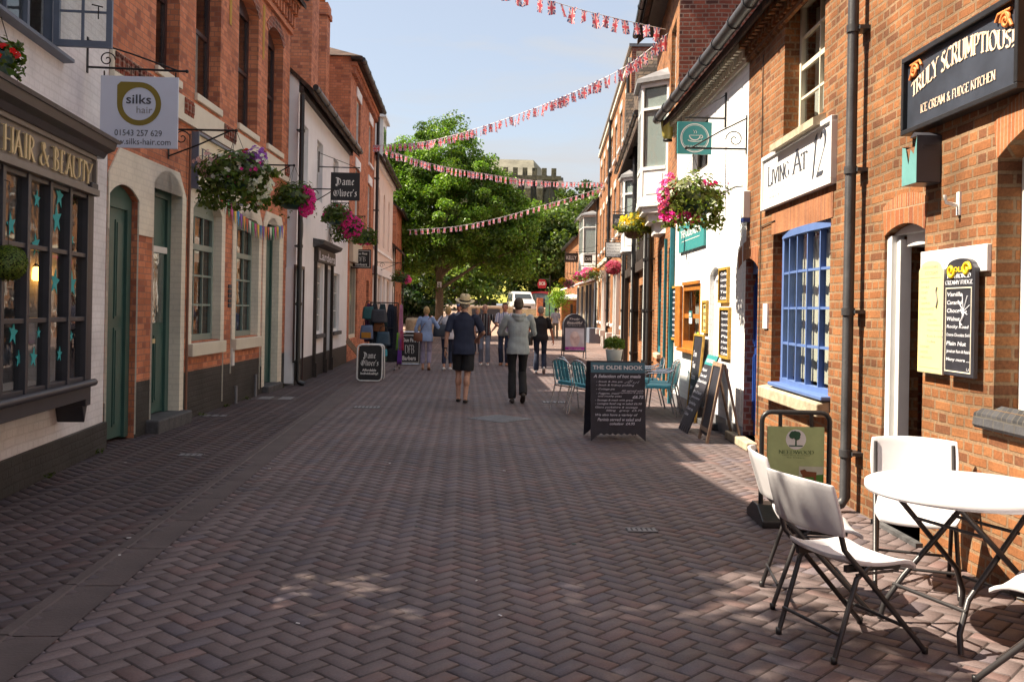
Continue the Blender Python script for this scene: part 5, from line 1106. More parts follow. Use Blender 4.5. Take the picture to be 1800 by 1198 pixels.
u, z = b.U(1344, 577, .02); t = b.wt('name_plate', 'small white opening times plate beside the blue door', 'plate', u, 0, z); g = b.mb(); g.box(-.09, .09, 0, .02, 0, .28); g.build('plate', 'paper', t); g = b.mb(); fm = lambda x, y, l: (.09 - x, .02 + l, y)
for k in range(5): put_text(g, fm, .03, .22 - .04 * k, ['OPEN', 'Mon - Sat', '10am - 5pm', 'Sunday', '11am - 4pm'][k], .12, .018)
g.build('lettering', 'inkgrey', t, recalc=False)

# ------------------------------------------------------------------ RIGHT 3: white cafe
NK = Bld('white_cafe', (3.43, 11.42), (3.63, 16.25), 'R', 'bright white painted brick cafe with an orange wooden window frame')
b = NK; H = 5.05
Wn = (b.U(1231, 555)[0], b.U(1200, 555)[0], b.U(1216, 614)[1], b.U(1216, 500)[1], 0, .12)
Dn = (b.U(1264, 600)[0], b.U(1246, 600)[0], .08, b.U(1255, 470)[1], .1, .10)
Un = (b.U(1245, 230)[0], b.U(1218, 230)[0], b.U(1230, 300)[1], H - .5, 0, .15)
f = facade(b, 0, b.len, 0, H, [Wn, Dn, Un]); b.put('wall', f, 'white_wall', recalc=False); body(b, H, mats=('brick_dark',), roof='tile', over=.25, near=False)
g = b.mb(); g.box(0, b.len, 0, .02, 0, .2); b.put('plinth', g, 'lead')
window(b, *Wn[:4], rec=.0, nx=1, nz=2, fm='wood', fw=.09, bar=.07, dp=.09, blind=True, blind_f=(0, .75)); window(b, *Un[:4], rec=.08, nx=2, nz=1, fm='darkwood', fw=.07)
for xx, sg in ((Wn[1], 1),): g = b.mb(); g.box(xx + .01, b.U(1191, 555)[0], .01, .05, Wn[2], Wn[3]); b.put('shutter', g, 'wood', bevel=.006)
g = b.mb(); g.box(Wn[0] + .05, Wn[1] - .05, -.09, .03, Wn[3] + .0, Wn[3] + .05); g.box(Wn[0], Wn[1], -.02, .10, Wn[2] - .05, Wn[2]); b.put('window_trim', g, 'wood')
u = (Wn[0] + Wn[1]) / 2; z = Wn[3] - .62; t = b.wt('open_sign', 'small teal and white open sign hung in the orange framed window', 'sign', u, -.02, z); g = b.mb(); g.box(-.11, .11, .02, .03, 0, .2); g.build('board', 'paper', t); g = b.mb(); g.box(-.11, .11, .031, .034, .1, .2); g.build('band', 'teal', t); g = b.mb(); g.tube([(-.1, .025, .2), (0, .025, .5), (.1, .025, .2)], .004, 4); g.build('string', 'wire', t)
g = b.mb(); fm = lambda x, y, l: (.11 - x, .034 + l, y); put_text(g, fm, .03, .115, 'OPEN', .16, .06, bold=.03); g.build('lettering', 'paper', t, recalc=False)
t = b.wt('sticker', 'lime green notice in the lower corner of the orange framed window', 'notice', Wn[0] + .14, -.02, Wn[2] + .12); g = b.mb(); g.box(0, .16, 0, .006, 0, .16); g.build('card', mat('lime_card', (.35, .8, .05), .6), t)
door(b, Dn[0], Dn[1], .08, Dn[3], rec=.1, m='render_white', rise=.1, panels=(), knob=None, glazed=None)
g = b.mb(); g.box(Dn[0] - .1, Dn[1] + .1, -.3, .15, 0, .08); b.put('doorstep', g, 'slate', bevel=.01)
g = LV.mb(); u = LV.U(1337, 500)[0]; g.tube([(u, .012, .2), (u, .012, 2.2), (u + .02, .012, 4.6)], .006, 5); g.tube([(u - .6, .012, 2.62), (u, .012, 2.6)], .005, 5); LV.put('cable', g, 'wire')
g = NK.mb(); g.tube([(.1, .012, .3), (.12, .012, 3.2), (.6, .012, 3.25), (3.9, .012, 3.3)], .007, 5); NK.put('cable', g, 'white')
# shared eaves: brick dentils, big gutter
for bb, u0, u1 in ((LV, 0, LV.len), (NK, 0, NK.len + .25)):
    g = bb.mb(); x = u0 + .02
    while x < u1 - .1: g.box(x, x + .075, 0, .075, H - .30, H - .2); g.box(x + .05, x + .125, 0, .14, H - .2, H - .10); x += .15
    g.box(u0, u1, 0, .04, H - .36, H - .3); bb.put('dentil_course', g, 'brick_orange' if bb is LV else 'cream')
    gutter(bb, H - .05, u0=u0, u1=u1, d=.33, r=.075, m='pipe', joints=.75)
# wall sign THE OLDE NOOK
uL, uR = b.U(1193, 415, .04)[0], b.U(1237, 415, .04)[0]; z0, z1 = b.U(1215, 438, .04)[1], b.U(1215, 388, .04)[1]; SW, SH = uL - uR, z1 - z0
t = b.wt('wall_sign', 'teal wall sign reading THE OLDE NOOK on the white cafe', 'sign', uL, 0, z0); g = b.mb(); g.box(-SW, 0, 0, .04, 0, SH); g.build('board', 'teal', t, bevel=.004); FR = lambda x, y, l: (-x, .04 + l, y)
g = b.mb(); put_text(g, FR, SW * .1, SH * .5, 'THE OLDE NOOK', SW * .8, SH * .28, bold=.025); g.add([FR(SW * .14, SH * .36, .003), FR(SW * .86, SH * .36, .003), FR(SW * .86, SH * .38, .003), FR(SW * .14, SH * .38, .003)], [(0, 1, 2, 3)]); g.build('lettering', 'letterwhite', t, recalc=False)
# framed boards on the wall
def frame_board(b, lab, xl, xr, yt, yb, frame='oak', face='chalk_black', d=.0, lines=None, tx='chalk', tilt=0, name='framed_menu', fw=.035):
    ym = (yt + yb) / 2; uL, uR = b.U(xl, ym, .04)[0], b.U(xr, ym, .04)[0]; z0, z1 = b.U((xl + xr) / 2, yb, .04)[1], b.U((xl + xr) / 2, yt, .04)[1]; w, h = uL - uR, z1 - z0
    t = b.wt(name, lab, 'menu board', uL, d, z0); g = b.mb(); g.box(-w + fw, -fw, 0, .02, fw, h - fw); g.build('face', face, t)
    g = b.mb(); g.box(-w, 0, 0, .04, 0, fw); g.box(-w, 0, 0, .04, h - fw, h); g.box(-w, -w + fw, 0, .04, fw, h - fw); g.box(-fw, 0, 0, .04, fw, h - fw); g.build('frame', frame, t)
    g = b.mb(); FR = lambda x, y, l: (-x, .02 + l, y); n = len(lines or []); 
    for k, s_ in enumerate(lines or []): put_text(g, FR, fw + w * .08, h - fw - (h - 2 * fw) * (k + .85) / n, s_, (w - 2 * fw) * .85, (h - 2 * fw) / n * .5, bold=.03, shear=.15)
    if lines: g.build('lettering', tx, t, recalc=False)
    t.rotation_euler.x = tilt; return t
frame_board(b, 'gold framed chalk menu board left of the cafe window', 1177, 1190, 503, 597, lines=['Breakfast', 'Sausage bap', 'Bacon bap', 'Egg bap', 'Toast', 'Tea cakes', 'Scones', 'Soup', 'Jackets'])
frame_board(b, 'small gold framed chalk menu high beside the cafe door', 1262, 1278, 470, 532, lines=['Coffee', 'Latte', 'Mocha', 'Tea', 'Cakes'])
frame_board(b, 'long gold framed chalk menu below the small one beside the cafe door', 1263, 1280, 540, 630, lines=['Todays', 'Specials', 'Quiche', 'Soup', 'Pie', 'Ham', 'Cobs', 'Cakes'])
frame_board(b, 'narrow gold framed blank notice right of the orange window', 1233, 1241, 528, 585, face='yellowboard', lines=['MENU', 'FOOD', 'TEA', 'CAKE'], tx='ink')
# ------------------------------------------------------------------ RIGHT 4: tall brick with oriel
OB = Bld('tall_brick_house', (3.63, 16.25), (4.2, 21.0), 'R', 'tall brick house with a white oriel window and teal woodwork beside the cafe')
b = OB; H = 8.1
wt_ = (2.7, 3.5, .75, 2.9, 0, .12); 
f = facade(b, 0, b.len, 0, H, [wt_, (.35, 1.25, .1, 2.8, 0, .2), (.5, 1.4, 5.3, 6.9, 0, .15)]); b.put('wall', f, 'brick_lit', recalc=False); body(b, H, mats=('brick_dark',), roof='tile', over=.45, gover=.2, pitch=44)
window(b, *wt_[:4], rec=.02, nx=2, nz=2, fm='tealframe', fw=.1); door(b, .35, 1.25, .1, 2.8, rec=.15, m='tealframe'); window(b, .5, 1.4, 5.3, 6.9, rec=.08, nx=2, nz=4, fm='white', sash=True)
g = b.mb(); g.box(.05, .17, 0, .08, 0, 3.1); g.box(1.5, 1.6, 0, .05, 0, 3.0); b.put('teal_post', g, 'tealframe'); sill(b, 2.6, 3.6, .75, .1, .08)
g = b.mb(); g.box(0, b.len, 0, .3, H - .32, H - .26); x = .1
while x < b.len: g.box(x, x + .07, 0, .4, H - .26, H - .16); x += .45
b.put('rafter_ends', g, 'darkwood'); gutter(b, H - .28, d=.5, r=.07)
# oriel
def oriel(b, u0, u1, z0, z1, pr, fm='white', roof_='lead', corb=True, c=.38):
    """canted bay window on the upper floor"""
    P = [(u0, 0), (u0 + c, pr), (u1 - c, pr), (u1, 0)]; g = b.mb(); gp = b.mb(); gb = b.mb(); zz = z0 + (z1 - z0) * .28; zt = z0 + (z1 - z0) * .78
    def slab(mb, a, e, q0, q1, za, zb, t0, t1):
        dx, dy = e[0] - a[0], e[1] - a[1]; L_ = math.hypot(dx, dy); nx, ny = -dy / L_, dx / L_
        if ny < 0 or (abs(ny) < 1e-6 and nx * (a[0] - (u0 + u1) / 2) < 0): nx, ny = -nx, -ny
        pt = lambda q, t: (a[0] + dx * q + nx * t, a[1] + dy * q + ny * t)
        mb.add([(*pt(q, t), z) for q in (q0, q1) for t in (t0, t1) for z in (za, zb)], [(0, 1, 3, 2), (4, 6, 7, 5), (0, 4, 5, 1), (2, 3, 7, 6), (0, 2, 6, 4), (1, 5, 7, 3)])
    for k, (a, e) in enumerate(zip(P, P[1:])):
        L_ = math.hypot(e[0] - a[0], e[1] - a[1]); f = .05 / L_
        slab(g, a, e, 0, f, z0 + .09, z1 - .09, -.05, 0); slab(g, a, e, 1 - f, 1, z0 + .09, z1 - .09, -.05, 0)
        if k == 1:
            for q in (.33, .66): slab(g, a, e, q - f * .4, q + f * .4, zz, z1 - .09, -.045, -.004)
        slab(g, a, e, 0, 1, z0, z0 + .09, -.05, .01); slab(g, a, e, 0, 1, z1 - .09, z1, -.05, .012); slab(g, a, e, f, 1 - f, zz - .03, zz + .04, -.05, .006); slab(g, a, e, f, 1 - f, zt - .025, zt + .025, -.045, .002)
        slab(g, a, e, f, 1 - f, z0 + .09, zz - .03, -.03, -.015); slab(g, a, e, f * 2.5, 1 - f * 2.5, z0 + .16, zz - .1, -.014, -.004)
        slab(gp, a, e, f, 1 - f, zz + .04, z1 - .09, -.03, -.026); slab(gb, a, e, f * 1.3, 1 - f * 1.3, zz + .05, z1 - .12, -.062, -.056)
    if corb:
        for (s_, z_a, z_b) in ((1.04, z0 - .08, z0), (.9, z0 - .2, z0 - .08), (.66, z0 - .38, z0 - .2), (.4, z0 - .6, z0 - .38)):
            cx = (u0 + u1) / 2; Q = [(cx + (x - cx) * (.55 + .45 * s_), y * s_) for x, y in P]; n = 4
            g.add([(x, y, z_a) for x, y in Q] + [(x, y, z_b) for x, y in Q], [(0, 1, 2, 3), (7, 6, 5, 4), (0, 1, 5, 4), (1, 2, 6, 5), (2, 3, 7, 6), (3, 0, 4, 7)])
    o = b.put('oriel_window', g, fm); gp.build('pane', 'glass', o); gb.build('blind', 'render_white', o)
    r = b.mb(); cx = (u0 + u1) / 2; Q = [(cx + (x - cx) * 1.1, y * 1.2) for x, y in P]; T = [(cx + (x - cx) * .6, y * .3) for x, y in P]
    r.add([(x, y, z1) for x, y in Q] + [(x, y, z1 + .08) for x, y in Q] + [(x, y, z1 + .32) for x, y in T], [(0, 1, 2, 3), (0, 1, 5, 4), (1, 2, 6, 5), (2, 3, 7, 6), (4, 5, 9, 8), (5, 6, 10, 9), (6, 7, 11, 10), (8, 9, 10, 11)]); r.build('roof', roof_, o); return o
oriel(b, 1.75, 3.5, 3.75, 6.1, .5)
u = .12; t = b.wt('bracket_pot', 'yellow tapered lantern pot hung under the end of the gutter', 'lantern', .12, .16, 4.63); g = b.mb(); g.lathe([(.07, 0), (.08, .05), (.09, .06), (.13, .33), (.135, .34)], 4); g.build('glass_body', mat('yellow_lantern', (.55, .47, .12), .4), t); g = b.mb(); g.lathe([(.08, -.03), (.08, .01)], 4); g.build('base', 'iron', t)
g = b.mb(); g.box(1.45, 1.62, 0, .1, 3.55, 3.9); b.put('alarm_case', g, 'white')
downpipe(b, 4.5, 0, 6.5, r=.06, d=.12)
# ------------------------------------------------------------------ RIGHT 5: half timbered
HT = Bld('half_timbered_house', (4.2, 21.0), (5.22, 30.3), 'R', 'black and white half timbered house with dark pipes on the right')
b = HT; H = 6.3; ops = [(1.0, 1.9, .05, 2.3, 0, .2), (2.6, 4.2, .8, 2.3, 0, .1), (5.3, 6.1, .05, 2.3, 0, .2), (6.8, 8.4, .8, 2.3, 0, .1)]
f = facade(b, 0, b.len, 0, H, ops, bands=((0, 2.7, 0), (2.7, 99, 1))); b.put('wall', f, ['brick_lit', 'render_white'], recalc=False); body(b, H, mats=('hung_tile',), roof='tile', over=.4, gover=.1, pitch=48)
for o_ in (ops[1], ops[3]): window(b, *o_[:4], rec=.06, nx=3, nz=2, fm='darkwood')
for o_ in (ops[0], ops[2]): door(b, *o_[:4], rec=.15, m='darkwood', knob=None)
g = b.mb(); g.box(0, b.len, 0, .12, 2.65, 2.9); g.box(0, b.len, 0, .05, 4.35, 4.5); g.box(0, b.len, 0, .08, H - .2, H); x = 0.0
while x < b.len - .1: g.box(x, x + .12, 0, .04, 2.9, H - .2); x += .42
for x in (.1, 4.5, 8.7): g.box(x, x + .22, 0, .14, 0, 2.65)
b.put('timber_frame', g, 'darkwood')
for x in (.15, 4.4, b.len - .2): downpipe(b, x, 0, H - .2, r=.065, d=.16)
oriel(b, 5.2, 6.8, 3.3, 5.4, .4, corb=False); gutter(b, H - .2, d=.45)
for u0 in (1.4, 6.0):       # cross gables hung with tile
    g = b.mb(); g.add([(u0, .3, H - .3), (u0 + 2.4, .3, H - .3), (u0 + 1.2, .3, H + 1.9), (u0, -2.6, H - .3), (u0 + 2.4, -2.6, H - .3), (u0 + 1.2, -2.6, H + 1.9)], [(0, 1, 2), (3, 5, 4), (0, 3, 4, 1), (0, 2, 5, 3), (1, 4, 5, 2)]); b.put('gable', g, 'hung_tile')
# ------------------------------------------------------------------ RIGHT 6: georgian brick
GB = Bld('georgian_brick_house', (5.22, 30.3), (6.95, 49.6), 'R', 'long tall Georgian brick terrace with rows of white sash windows')
b = GB; H = 10.2; ops = []
for k in range(7):
    u = 1.0 + 2.65 * k
    for z0, z1 in ((7.6, 9.0), (4.5, 6.5)): ops.append((u, u + 1.15, z0, z1, 0, .1))
    ops.append((u, u + 1.15, 1.1, 3.1, 0, .1) if k not in (1, 4) else (u, u + 1.15, .1, 3.0, 0, .2))
f = facade(b, 0, b.len, 0, H, ops); b.put('wall', f, 'brick_lit', recalc=False); flatroof(b, H, 8, 'brick_dark')
for i, o_ in enumerate(ops):
    if o_[5] == .2: door(b, *o_[:4], rec=.15, m='white', knob=None); g = b.mb(); g.box(o_[0] - .25, o_[0] - .05, 0, .14, .0, 3.1); g.box(o_[1] + .05, o_[1] + .25, 0, .14, 0, 3.1); g.box(o_[0] - .35, o_[1] + .35, 0, .3, 3.1, 3.4); b.put('door_case', g, 'white'); continue
    window(b, *o_[:4], rec=.05, nx=2, nz=4, fm='white', sash=True, bar=.02, blind=i % 3 == 0); sill(b, o_[0] - .1, o_[1] + .1, o_[2], .12, .1, 'white')
    g = b.mb(); g.prism([(o_[0] - .05, o_[3]), (o_[1] + .05, o_[3]), (o_[1] + .15, o_[3] + .3), (o_[0] - .15, o_[3] + .3)], 0, .02); b.put('lintel', g, 'cream')
downpipe(b, .2, 0, H - .3, r=.06); downpipe(b, 9.5, 0, H - .3, r=.06); g = b.mb(); g.box(0, b.len, 0, .06, 3.85, 4.05); g.box(0, b.len, 0, .1, H - .5, H - .35); b.put('string_course', g, 'cream')
g = b.mb(); 
for u in (2.3, 6.2, 10.8, 14.2): g.box(u, u + .5, 0, .3, .5, .75)
b.put('window_box', g, 'white'); chimney(b, 17.6, -1, 1.4, .9, 9.5, 12.1, 'brick_dark'); chimney(b, 7.5, -5, 1.4, .9, 9.5, 11.4, 'brick_dark')
# ------------------------------------------------------------------ RIGHT 7/8
BS = Bld('shop_with_bay', (6.95, 49.6), (7.35, 62), 'R', 'stone and brick shop with a tall white bay window'); b = BS; H = 7.6; ops = [(1, 3, .8, 2.8, 0, .1), (4, 5, .1, 2.6, 0, .1), (6, 8, .8, 2.8, 0, .1), (9, 11, .8, 2.8, 0, .1), (6.5, 7.6, 4.2, 5.9, 0, .1), (9.5, 10.6, 4.2, 5.9, 0, .1)]
f = facade(b, 0, b.len, 0, H, ops, bands=((0, 3.2, 1), (3.2, 99, 0))); b.put('wall', f, ['brick_lit', 'render_cream'], recalc=False); body(b, H, mats=('brick_dark',), roof='slate_roof', over=.3)
for o_ in ops: (window if o_[2] > .2 else door)(b, *o_[:4], rec=.06, **(dict(nx=2, nz=2, fm='white') if o_[2] > .2 else dict(m='bluegrey')))
oriel(b, 1.2, 4.4, 3.9, 6.8, .7); g = b.mb(); g.prism_x([(0, 3.3), (1.2, 2.9), (1.2, 2.95), (0, 3.4)], .6, 11.5); b.put('awning', g, 'render_white'); gutter(b, H - .1, d=.3); chimney(b, .3, -2.2, 1, .8, 8, 10.3, 'brick_dark'); downpipe(b, .2, 0, H)
g = b.mb()
for x in (.4, 3.3, 5.3, 8.3, 11.3): g.box(x, x + .3, 0, .12, 0, 3.1)
b.put('pilaster', g, 'bluegrey')
EN = Bld('brick_terrace', (7.35, 62), (7.95, 76), 'R', 'last orange brick terrace on the right with small sash windows'); b = EN; H = 6.6; ops = [(u, u + 1, z, z + 1.4, 0, .1) for u in (1, 4, 7, 10, 12.4) for z in (1, 4.2)]
f = facade(b, 0, b.len, 0, H, ops); b.put('wall', f, 'brick_lit', recalc=False); body(b, H, mats=('brick_dark',), roof='slate_roof')
for o_ in ops: window(b, *o_[:4], rec=.06, nx=2, nz=2, fm='white')
gutter(b, H - .1, d=.3)
# ------------------------------------------------------------------ signs hanging over the street
def hang_sign(name, lab, xl, xr, yt, yb, Y, board, build_text, frame=None, th=.02, wall_x=None, arm=True, rod=.06, armx=None):
    """flat board hung square to the street from an iron arm that reaches the wall at wall_x"""
    a, c = at(xl, yt, Y), at(xr, yb, Y); w, h = c.x - a.x, a.z - c.z; t = thing(name, lab, 'sign', (a.x, Y, c.z))
    g = MB(); g.box(0, w, -th, th, 0, h); g.build('board', board, t, bevel=.004)
    if frame: g = MB(); f_ = .025; g.box(-.001, w + .001, -th - .006, th + .006, 0, f_); g.box(-.001, w + .001, -th - .006, th + .006, h - f_, h + .001); g.box(-.001, f_, -th - .006, th + .006, f_, h - f_); g.box(w - f_, w + .001, -th - .006, th + .006, f_, h - f_); g.build('frame', frame, t)
    build_text(t, w, h, lambda x, y, l: (x, -th - l, y))
    if wall_x is not None:
        g = MB(); zt = h + rod; xw = wall_x - a.x; far = (w if xw < 0 else 0) if armx is None else armx
        g.tube([(xw, 0, zt), (far, 0, zt)], .013, 6); g.box(xw - .012, xw + .012, -.02, .02, zt - .12, zt + .35); g.tube([(xw, 0, zt + .32), (far * .9 + xw * .1, 0, zt + .01)], .007, 5)
        for x in (w * .12, w * .88): g.tube([(x, 0, h), (x, 0, zt)], .006, 5)
        g.build('bracket', 'iron', t)
    return t
def txt_dame(t, w, h, fm):
    g = MB(); pen_text(g, fm, w * .16, h * .55, 'Dame', w * .66, h * .27, nib=.15, ang=38, serif=0, table=BLACKLETTER); pen_text(g, fm, w * .09, h * .14, "Oliver's", w * .82, h * .26, nib=.15, ang=38, serif=0, table=BLACKLETTER); g.build('lettering', 'letterwhite', t, recalc=False)
hang_sign('hanging_sign', "black hanging sign with white blackletter reading Dame Oliver's", 582, 632, 303, 353, 21.6, 'blackmatt', txt_dame, wall_x=-3.42, rod=.12)
def txt_dfb(t, w, h, fm):
    g = MB(); pen_text(g, fm, w * .3, h * .36, 'DFB', w * .42, h * .26, nib=.1, ang=15, serif=.8); put_text(g, fm, w * .2, h * .72, 'Dun Fine', w * .6, h * .12, bold=.02); put_text(g, fm, w * .2, h * .14, 'Barbers', w * .6, h * .14, bold=.02)
    for y in (.06, .92): g.add([fm(w * .06, h * y, .002), fm(w * .94, h * y, .002), fm(w * .94, h * (y + .02), .002), fm(w * .06, h * (y + .02), .002)], [(0, 1, 2, 3)])
    for x in (.05, .93): g.add([fm(w * x, h * .08, .0022), fm(w * (x + .02), h * .08, .0022), fm(w * (x + .02), h * .92, .0022), fm(w * x, h * .92, .0022)], [(0, 1, 2, 3)])
    g.build('lettering', 'letterwhite', t, recalc=False)
hang_sign('hanging_sign', 'small black hanging barber sign with white letters DFB', 618, 652, 438, 472, 28.5, 'blackmatt', txt_dfb, wall_x=-3.4, rod=.05)
def txt_cup(t, w, h, fm):
    g = MB(); cx, cz = w / 2, h / 2; n = 40
    for r0, r1 in ((.42, .395), (.375, .365)):
        for k in range(n):
            a, c = 6.2832 * k / n, 6.2832 * (k + 1) / n; g.add([fm(cx + w * r * math.cos(q), cz + w * r * math.sin(q), .003) for r, q in ((r0, a), (r0, c), (r1, c), (r1, a))], [(0, 1, 2, 3)])
    cup = [(cx + w * .17 * math.cos(q), cz + h * .08 + w * .15 * math.sin(q)) for q in [math.pi + math.pi * k / 12 for k in range(13)]]
    inn = [(cx + w * .145 * math.cos(q), cz + h * .08 + w * .12 * math.sin(q)) for q in [math.pi + math.pi * k / 12 for k in range(13)]]
    for k in range(12): g.add([fm(*p, .003) for p in (cup[k], cup[k + 1], inn[k + 1], inn[k])], [(0, 1, 2, 3)])
    g.tube([fm(cx + w * (.16 + .07 * math.sin(q)), cz + h * (.04 + .05 * math.cos(q)), .004) for q in [math.pi * k / 8 for k in range(9)]], .006, 4)
    g.tube([fm(cx - w * .15 + w * .3 * k / 8, cz + h * .08, .004) for k in range(9)], .004, 4)
    g.tube([fm(cx + w * .2 * math.cos(q), cz - h * .06 + w * .05 * math.sin(q), .004) for q in [math.pi + math.pi * k / 8 for k in range(9)]], .007, 4)
    for s_ in (-1, 1): g.tube([fm(cx + w * (.03 * s_ + .02 * math.sin(k)), cz + h * (.14 + .025 * k), .004) for k in range(5)], .004, 4)
    put_text(g, fm, w * .2, h * .22, 'THE OLDE NOOK', w * .6, h * .05); g.build('logo', 'letterwhite', t, recalc=False)
hang_sign('hanging_sign', 'square teal hanging sign with a white coffee cup in a ring', 1191, 1250, 214, 272, 12.6, 'teal', txt_cup, wall_x=3.47, rod=.06, armx=.1)
def txt_plain(words, m='ink'):
    def f(t, w, h, fm):
        g = MB(); n = len(words)
        for k, s_ in enumerate(words): put_text(g, fm, w * .12, h * (.88 - .8 * (k + .75) / n), s_, w * .76, h * .8 / n * .5)
        g.build('lettering', m, t, recalc=False)
    return f
hang_sign('hanging_sign', 'white hanging sign in a dark frame above the pink flower ball', 1064, 1092, 425, 453, 27.5, 'paper', txt_plain(['Tudor Row', 'Florist', 'Gifts', 'Cards'], 'inkgrey'), frame='darkwood', wall_x=5.02)
hang_sign('hanging_sign', 'dark hanging sign behind the yellow flower basket', 1077, 1103, 376, 402, 24.5, 'slate', txt_plain(['ANTIQUES'], 'letterwhite'), wall_x=4.62, rod=.05)
hang_sign('hanging_sign', 'wide dark brown sign furthest down the right side of the street', 993, 1016, 444, 461, 50, 'darkwood', txt_plain(['KELLY'], 'letterwhite'), wall_x=7.0)
hang_sign('hanging_sign', 'small dark brown sign next to the wide one far down on the right', 1027, 1041, 448, 462, 43, 'darkwood', txt_plain(['CAFE'], 'letterwhite'), wall_x=6.4)
# ------------------------------------------------------------------ flower baskets
MAG = (.80, .03, .36); PNK = (.88, .14, .46); WHT = (.78, .78, .76); PUR = (.42, .14, .72); RED = (.65, .03, .02); YEL = (.80, .58, .02); PAL = (.72, .45, .5)
GB_ = 'hanging flower baskets'
def wbasket(b, name, lab, x, y, Y, r, flowers, side, **k):
    c = at(x, y, Y); u = (Vector((c.x, c.y)) - b.A).dot(b.dir); reach = (Vector((c.x, c.y)) - b.A).dot(b.n); ch = k.pop('chain', .55)
    bracket(b, 'basket_bracket', 'scrolled iron bracket for the ' + ' '.join(lab.split()[:11]), u, c.z + ch, reach, .38, 'basket brackets', r=.013)
    return basket(name, lab, c, r, GB_, flowers, chain=ch, **k)
wbasket(SB, 'hanging_basket', 'big trailing basket of white and purple flowers over the cream arches', 414, 305, 12.2, .46, [(WHT, 110, (.75, -.3, -.2), (.4, .4, .8)), (MAG, 26, (.3, -.5, .1), (.6, .3, .5)), (PUR, 90, (.62, -.3, .42), (.3, .2, .35)), (WHT, 34, (-.2, -.5, .1), (.85, .4, .5)), (RED, 5, (.28, -.1, .62), (.1, .1, .08)), (PAL, 60, (-.7, -.3, .2), (.4, .4, .4)), (MAG, 5, (.7, -.2, -.78), (.1, .1, .1))], 'L', nleaf=2600, spread=(1.12, .9, .62), drop=.42, rs=4, fs=.03)
wbasket(SB, 'hanging_basket', 'basket with magenta petunias cascading from its right side in front of the white house', 516, 347, 16.3, .36, [(MAG, 260, (.62, -.2, -.2), (.45, .4, .75)), (WHT, 18, (-.2, -.3, .1), (.5, .3, .2))], 'L', nleaf=1300, drop=.12, rs=5, bowlr=.26, fs=.036)
wbasket(WB, 'hanging_basket', 'basket of green leaves and magenta blooms under the Dame sign', 592, 378, 20.2, .32, [(MAG, 140, (.6, -.3, -.2), (.6, .3, .6)), (RED, 8, (.2, -.3, .6), (.2, .1, .1)), (MAG, 10, (-.7, -.3, .0), (.2, .2, .2)), (WHT, 16, (0, -.3, 0), (.6, .3, .2))], 'L', nleaf=1100, drop=.12, rs=6)
wbasket(WB, 'hanging_basket', 'fuller basket heavy with magenta petunias beyond the Dame sign', 612, 396, 23.5, .42, [(MAG, 270, (.15, -.4, -.1), (.8, .5, .8))], 'L', nleaf=1100, drop=.4, rs=7)
wbasket(WB, 'hanging_basket', 'smaller leafy basket just above the small barber sign', 641, 415, 26.2, .34, [(MAG, 90, (0, -.2, -.35), (.8, .4, .4))], 'L', nleaf=900, rs=8, drop=.2)
wbasket(PK, 'hanging_basket', 'small red and pink basket at the far end of the left buildings', 704, 487, 36, .36, [(RED, 50, (0, -.2, .3), (.5, .3, .35)), (PNK, 110, (.75, -.2, -.25), (.42, .3, .45))], 'L', nleaf=700, rs=9, drop=.15, fs=.045)
cN = at(1217, 352, 11.55); uN = (Vector((cN.x, cN.y)) - NK.A).dot(NK.dir)
bracket(NK, 'basket_bracket', 'scrolled iron bracket carrying the pink and white basket beside the cafe', .06, at(1290, 262, 11.5).z, .75, .42, 'basket brackets', brace='up', r=.012)
basket('hanging_basket', 'basket in a green bowl with pink flowers left and white middle beside the cafe', cN, .40, GB_, [(PNK, 60, (-.82, -.2, .1), (.36, .3, .75)), (MAG, 60, (-.3, -.3, -.55), (.75, .4, .2)), (WHT, 60, (-.1, -.4, .3), (.5, .2, .35)), (MAG, 8, (.6, -.2, .55), (.5, .2, .1))], leafcol=(.10, .17, .03), nleaf=1700, drop=.32, rs=10, bowlr=.25, spread=(1.05, .9, .8), chain=at(1217, 270, 11.55).z - cN.z, fs=.04)
wbasket(OB, 'hanging_basket', 'bright yellow flower basket in brown wicker on the right', 1115, 402, 19.6, .40, [(YEL, 330, (0, -.15, .3), (.95, .7, .5))], 'R', leafcol=(.09, .14, .02), nleaf=1000, bowl='wicker', rs=11, bowlr=.24, drop=.05, fs=.03, chain=.6)
wbasket(HT, 'flower_ball', 'round ball of dusty pink flowers hanging on the right', 1078, 470, 28.5, .26, [((.55, .08, .17), 620, (0, 0, 0), (1, 1, .85))], 'R', nleaf=120, ball=True, rs=12, fs=.036, chain=.4)
wbasket(GB, 'hanging_basket', 'pink and orange basket above the far right pavement', 1040, 481, 41, .5, [(PNK, 130, (-.4, -.2, .1), (.6, .4, .5)), ((.75, .25, .03), 60, (.3, -.2, .2), (.4, .3, .4)), (WHT, 30, (0, -.3, 0), (.9, .3, .3))], 'R', leafcol=(.09, .15, .03), nleaf=600, rs=13, fs=.06)
wbasket(GB, 'hanging_basket', 'pink basket left of the pink and orange one far down on the right', 1019, 486, 47, .42, [(MAG, 120, (0, -.2, 0), (.8, .4, .6))], 'R', leafcol=(.09, .15, .03), nleaf=500, rs=14, fs=.07)
wbasket(BS, 'hanging_basket', 'farthest basket on the right, yellow and pink', 996, 497, 54, .5, [(YEL, 50, (-.5, -.2, .2), (.4, .3, .4)), (PNK, 110, (.2, -.2, -.1), (.7, .4, .5))], 'R', leafcol=(.09, .15, .03), nleaf=400, rs=15, fs=.08)
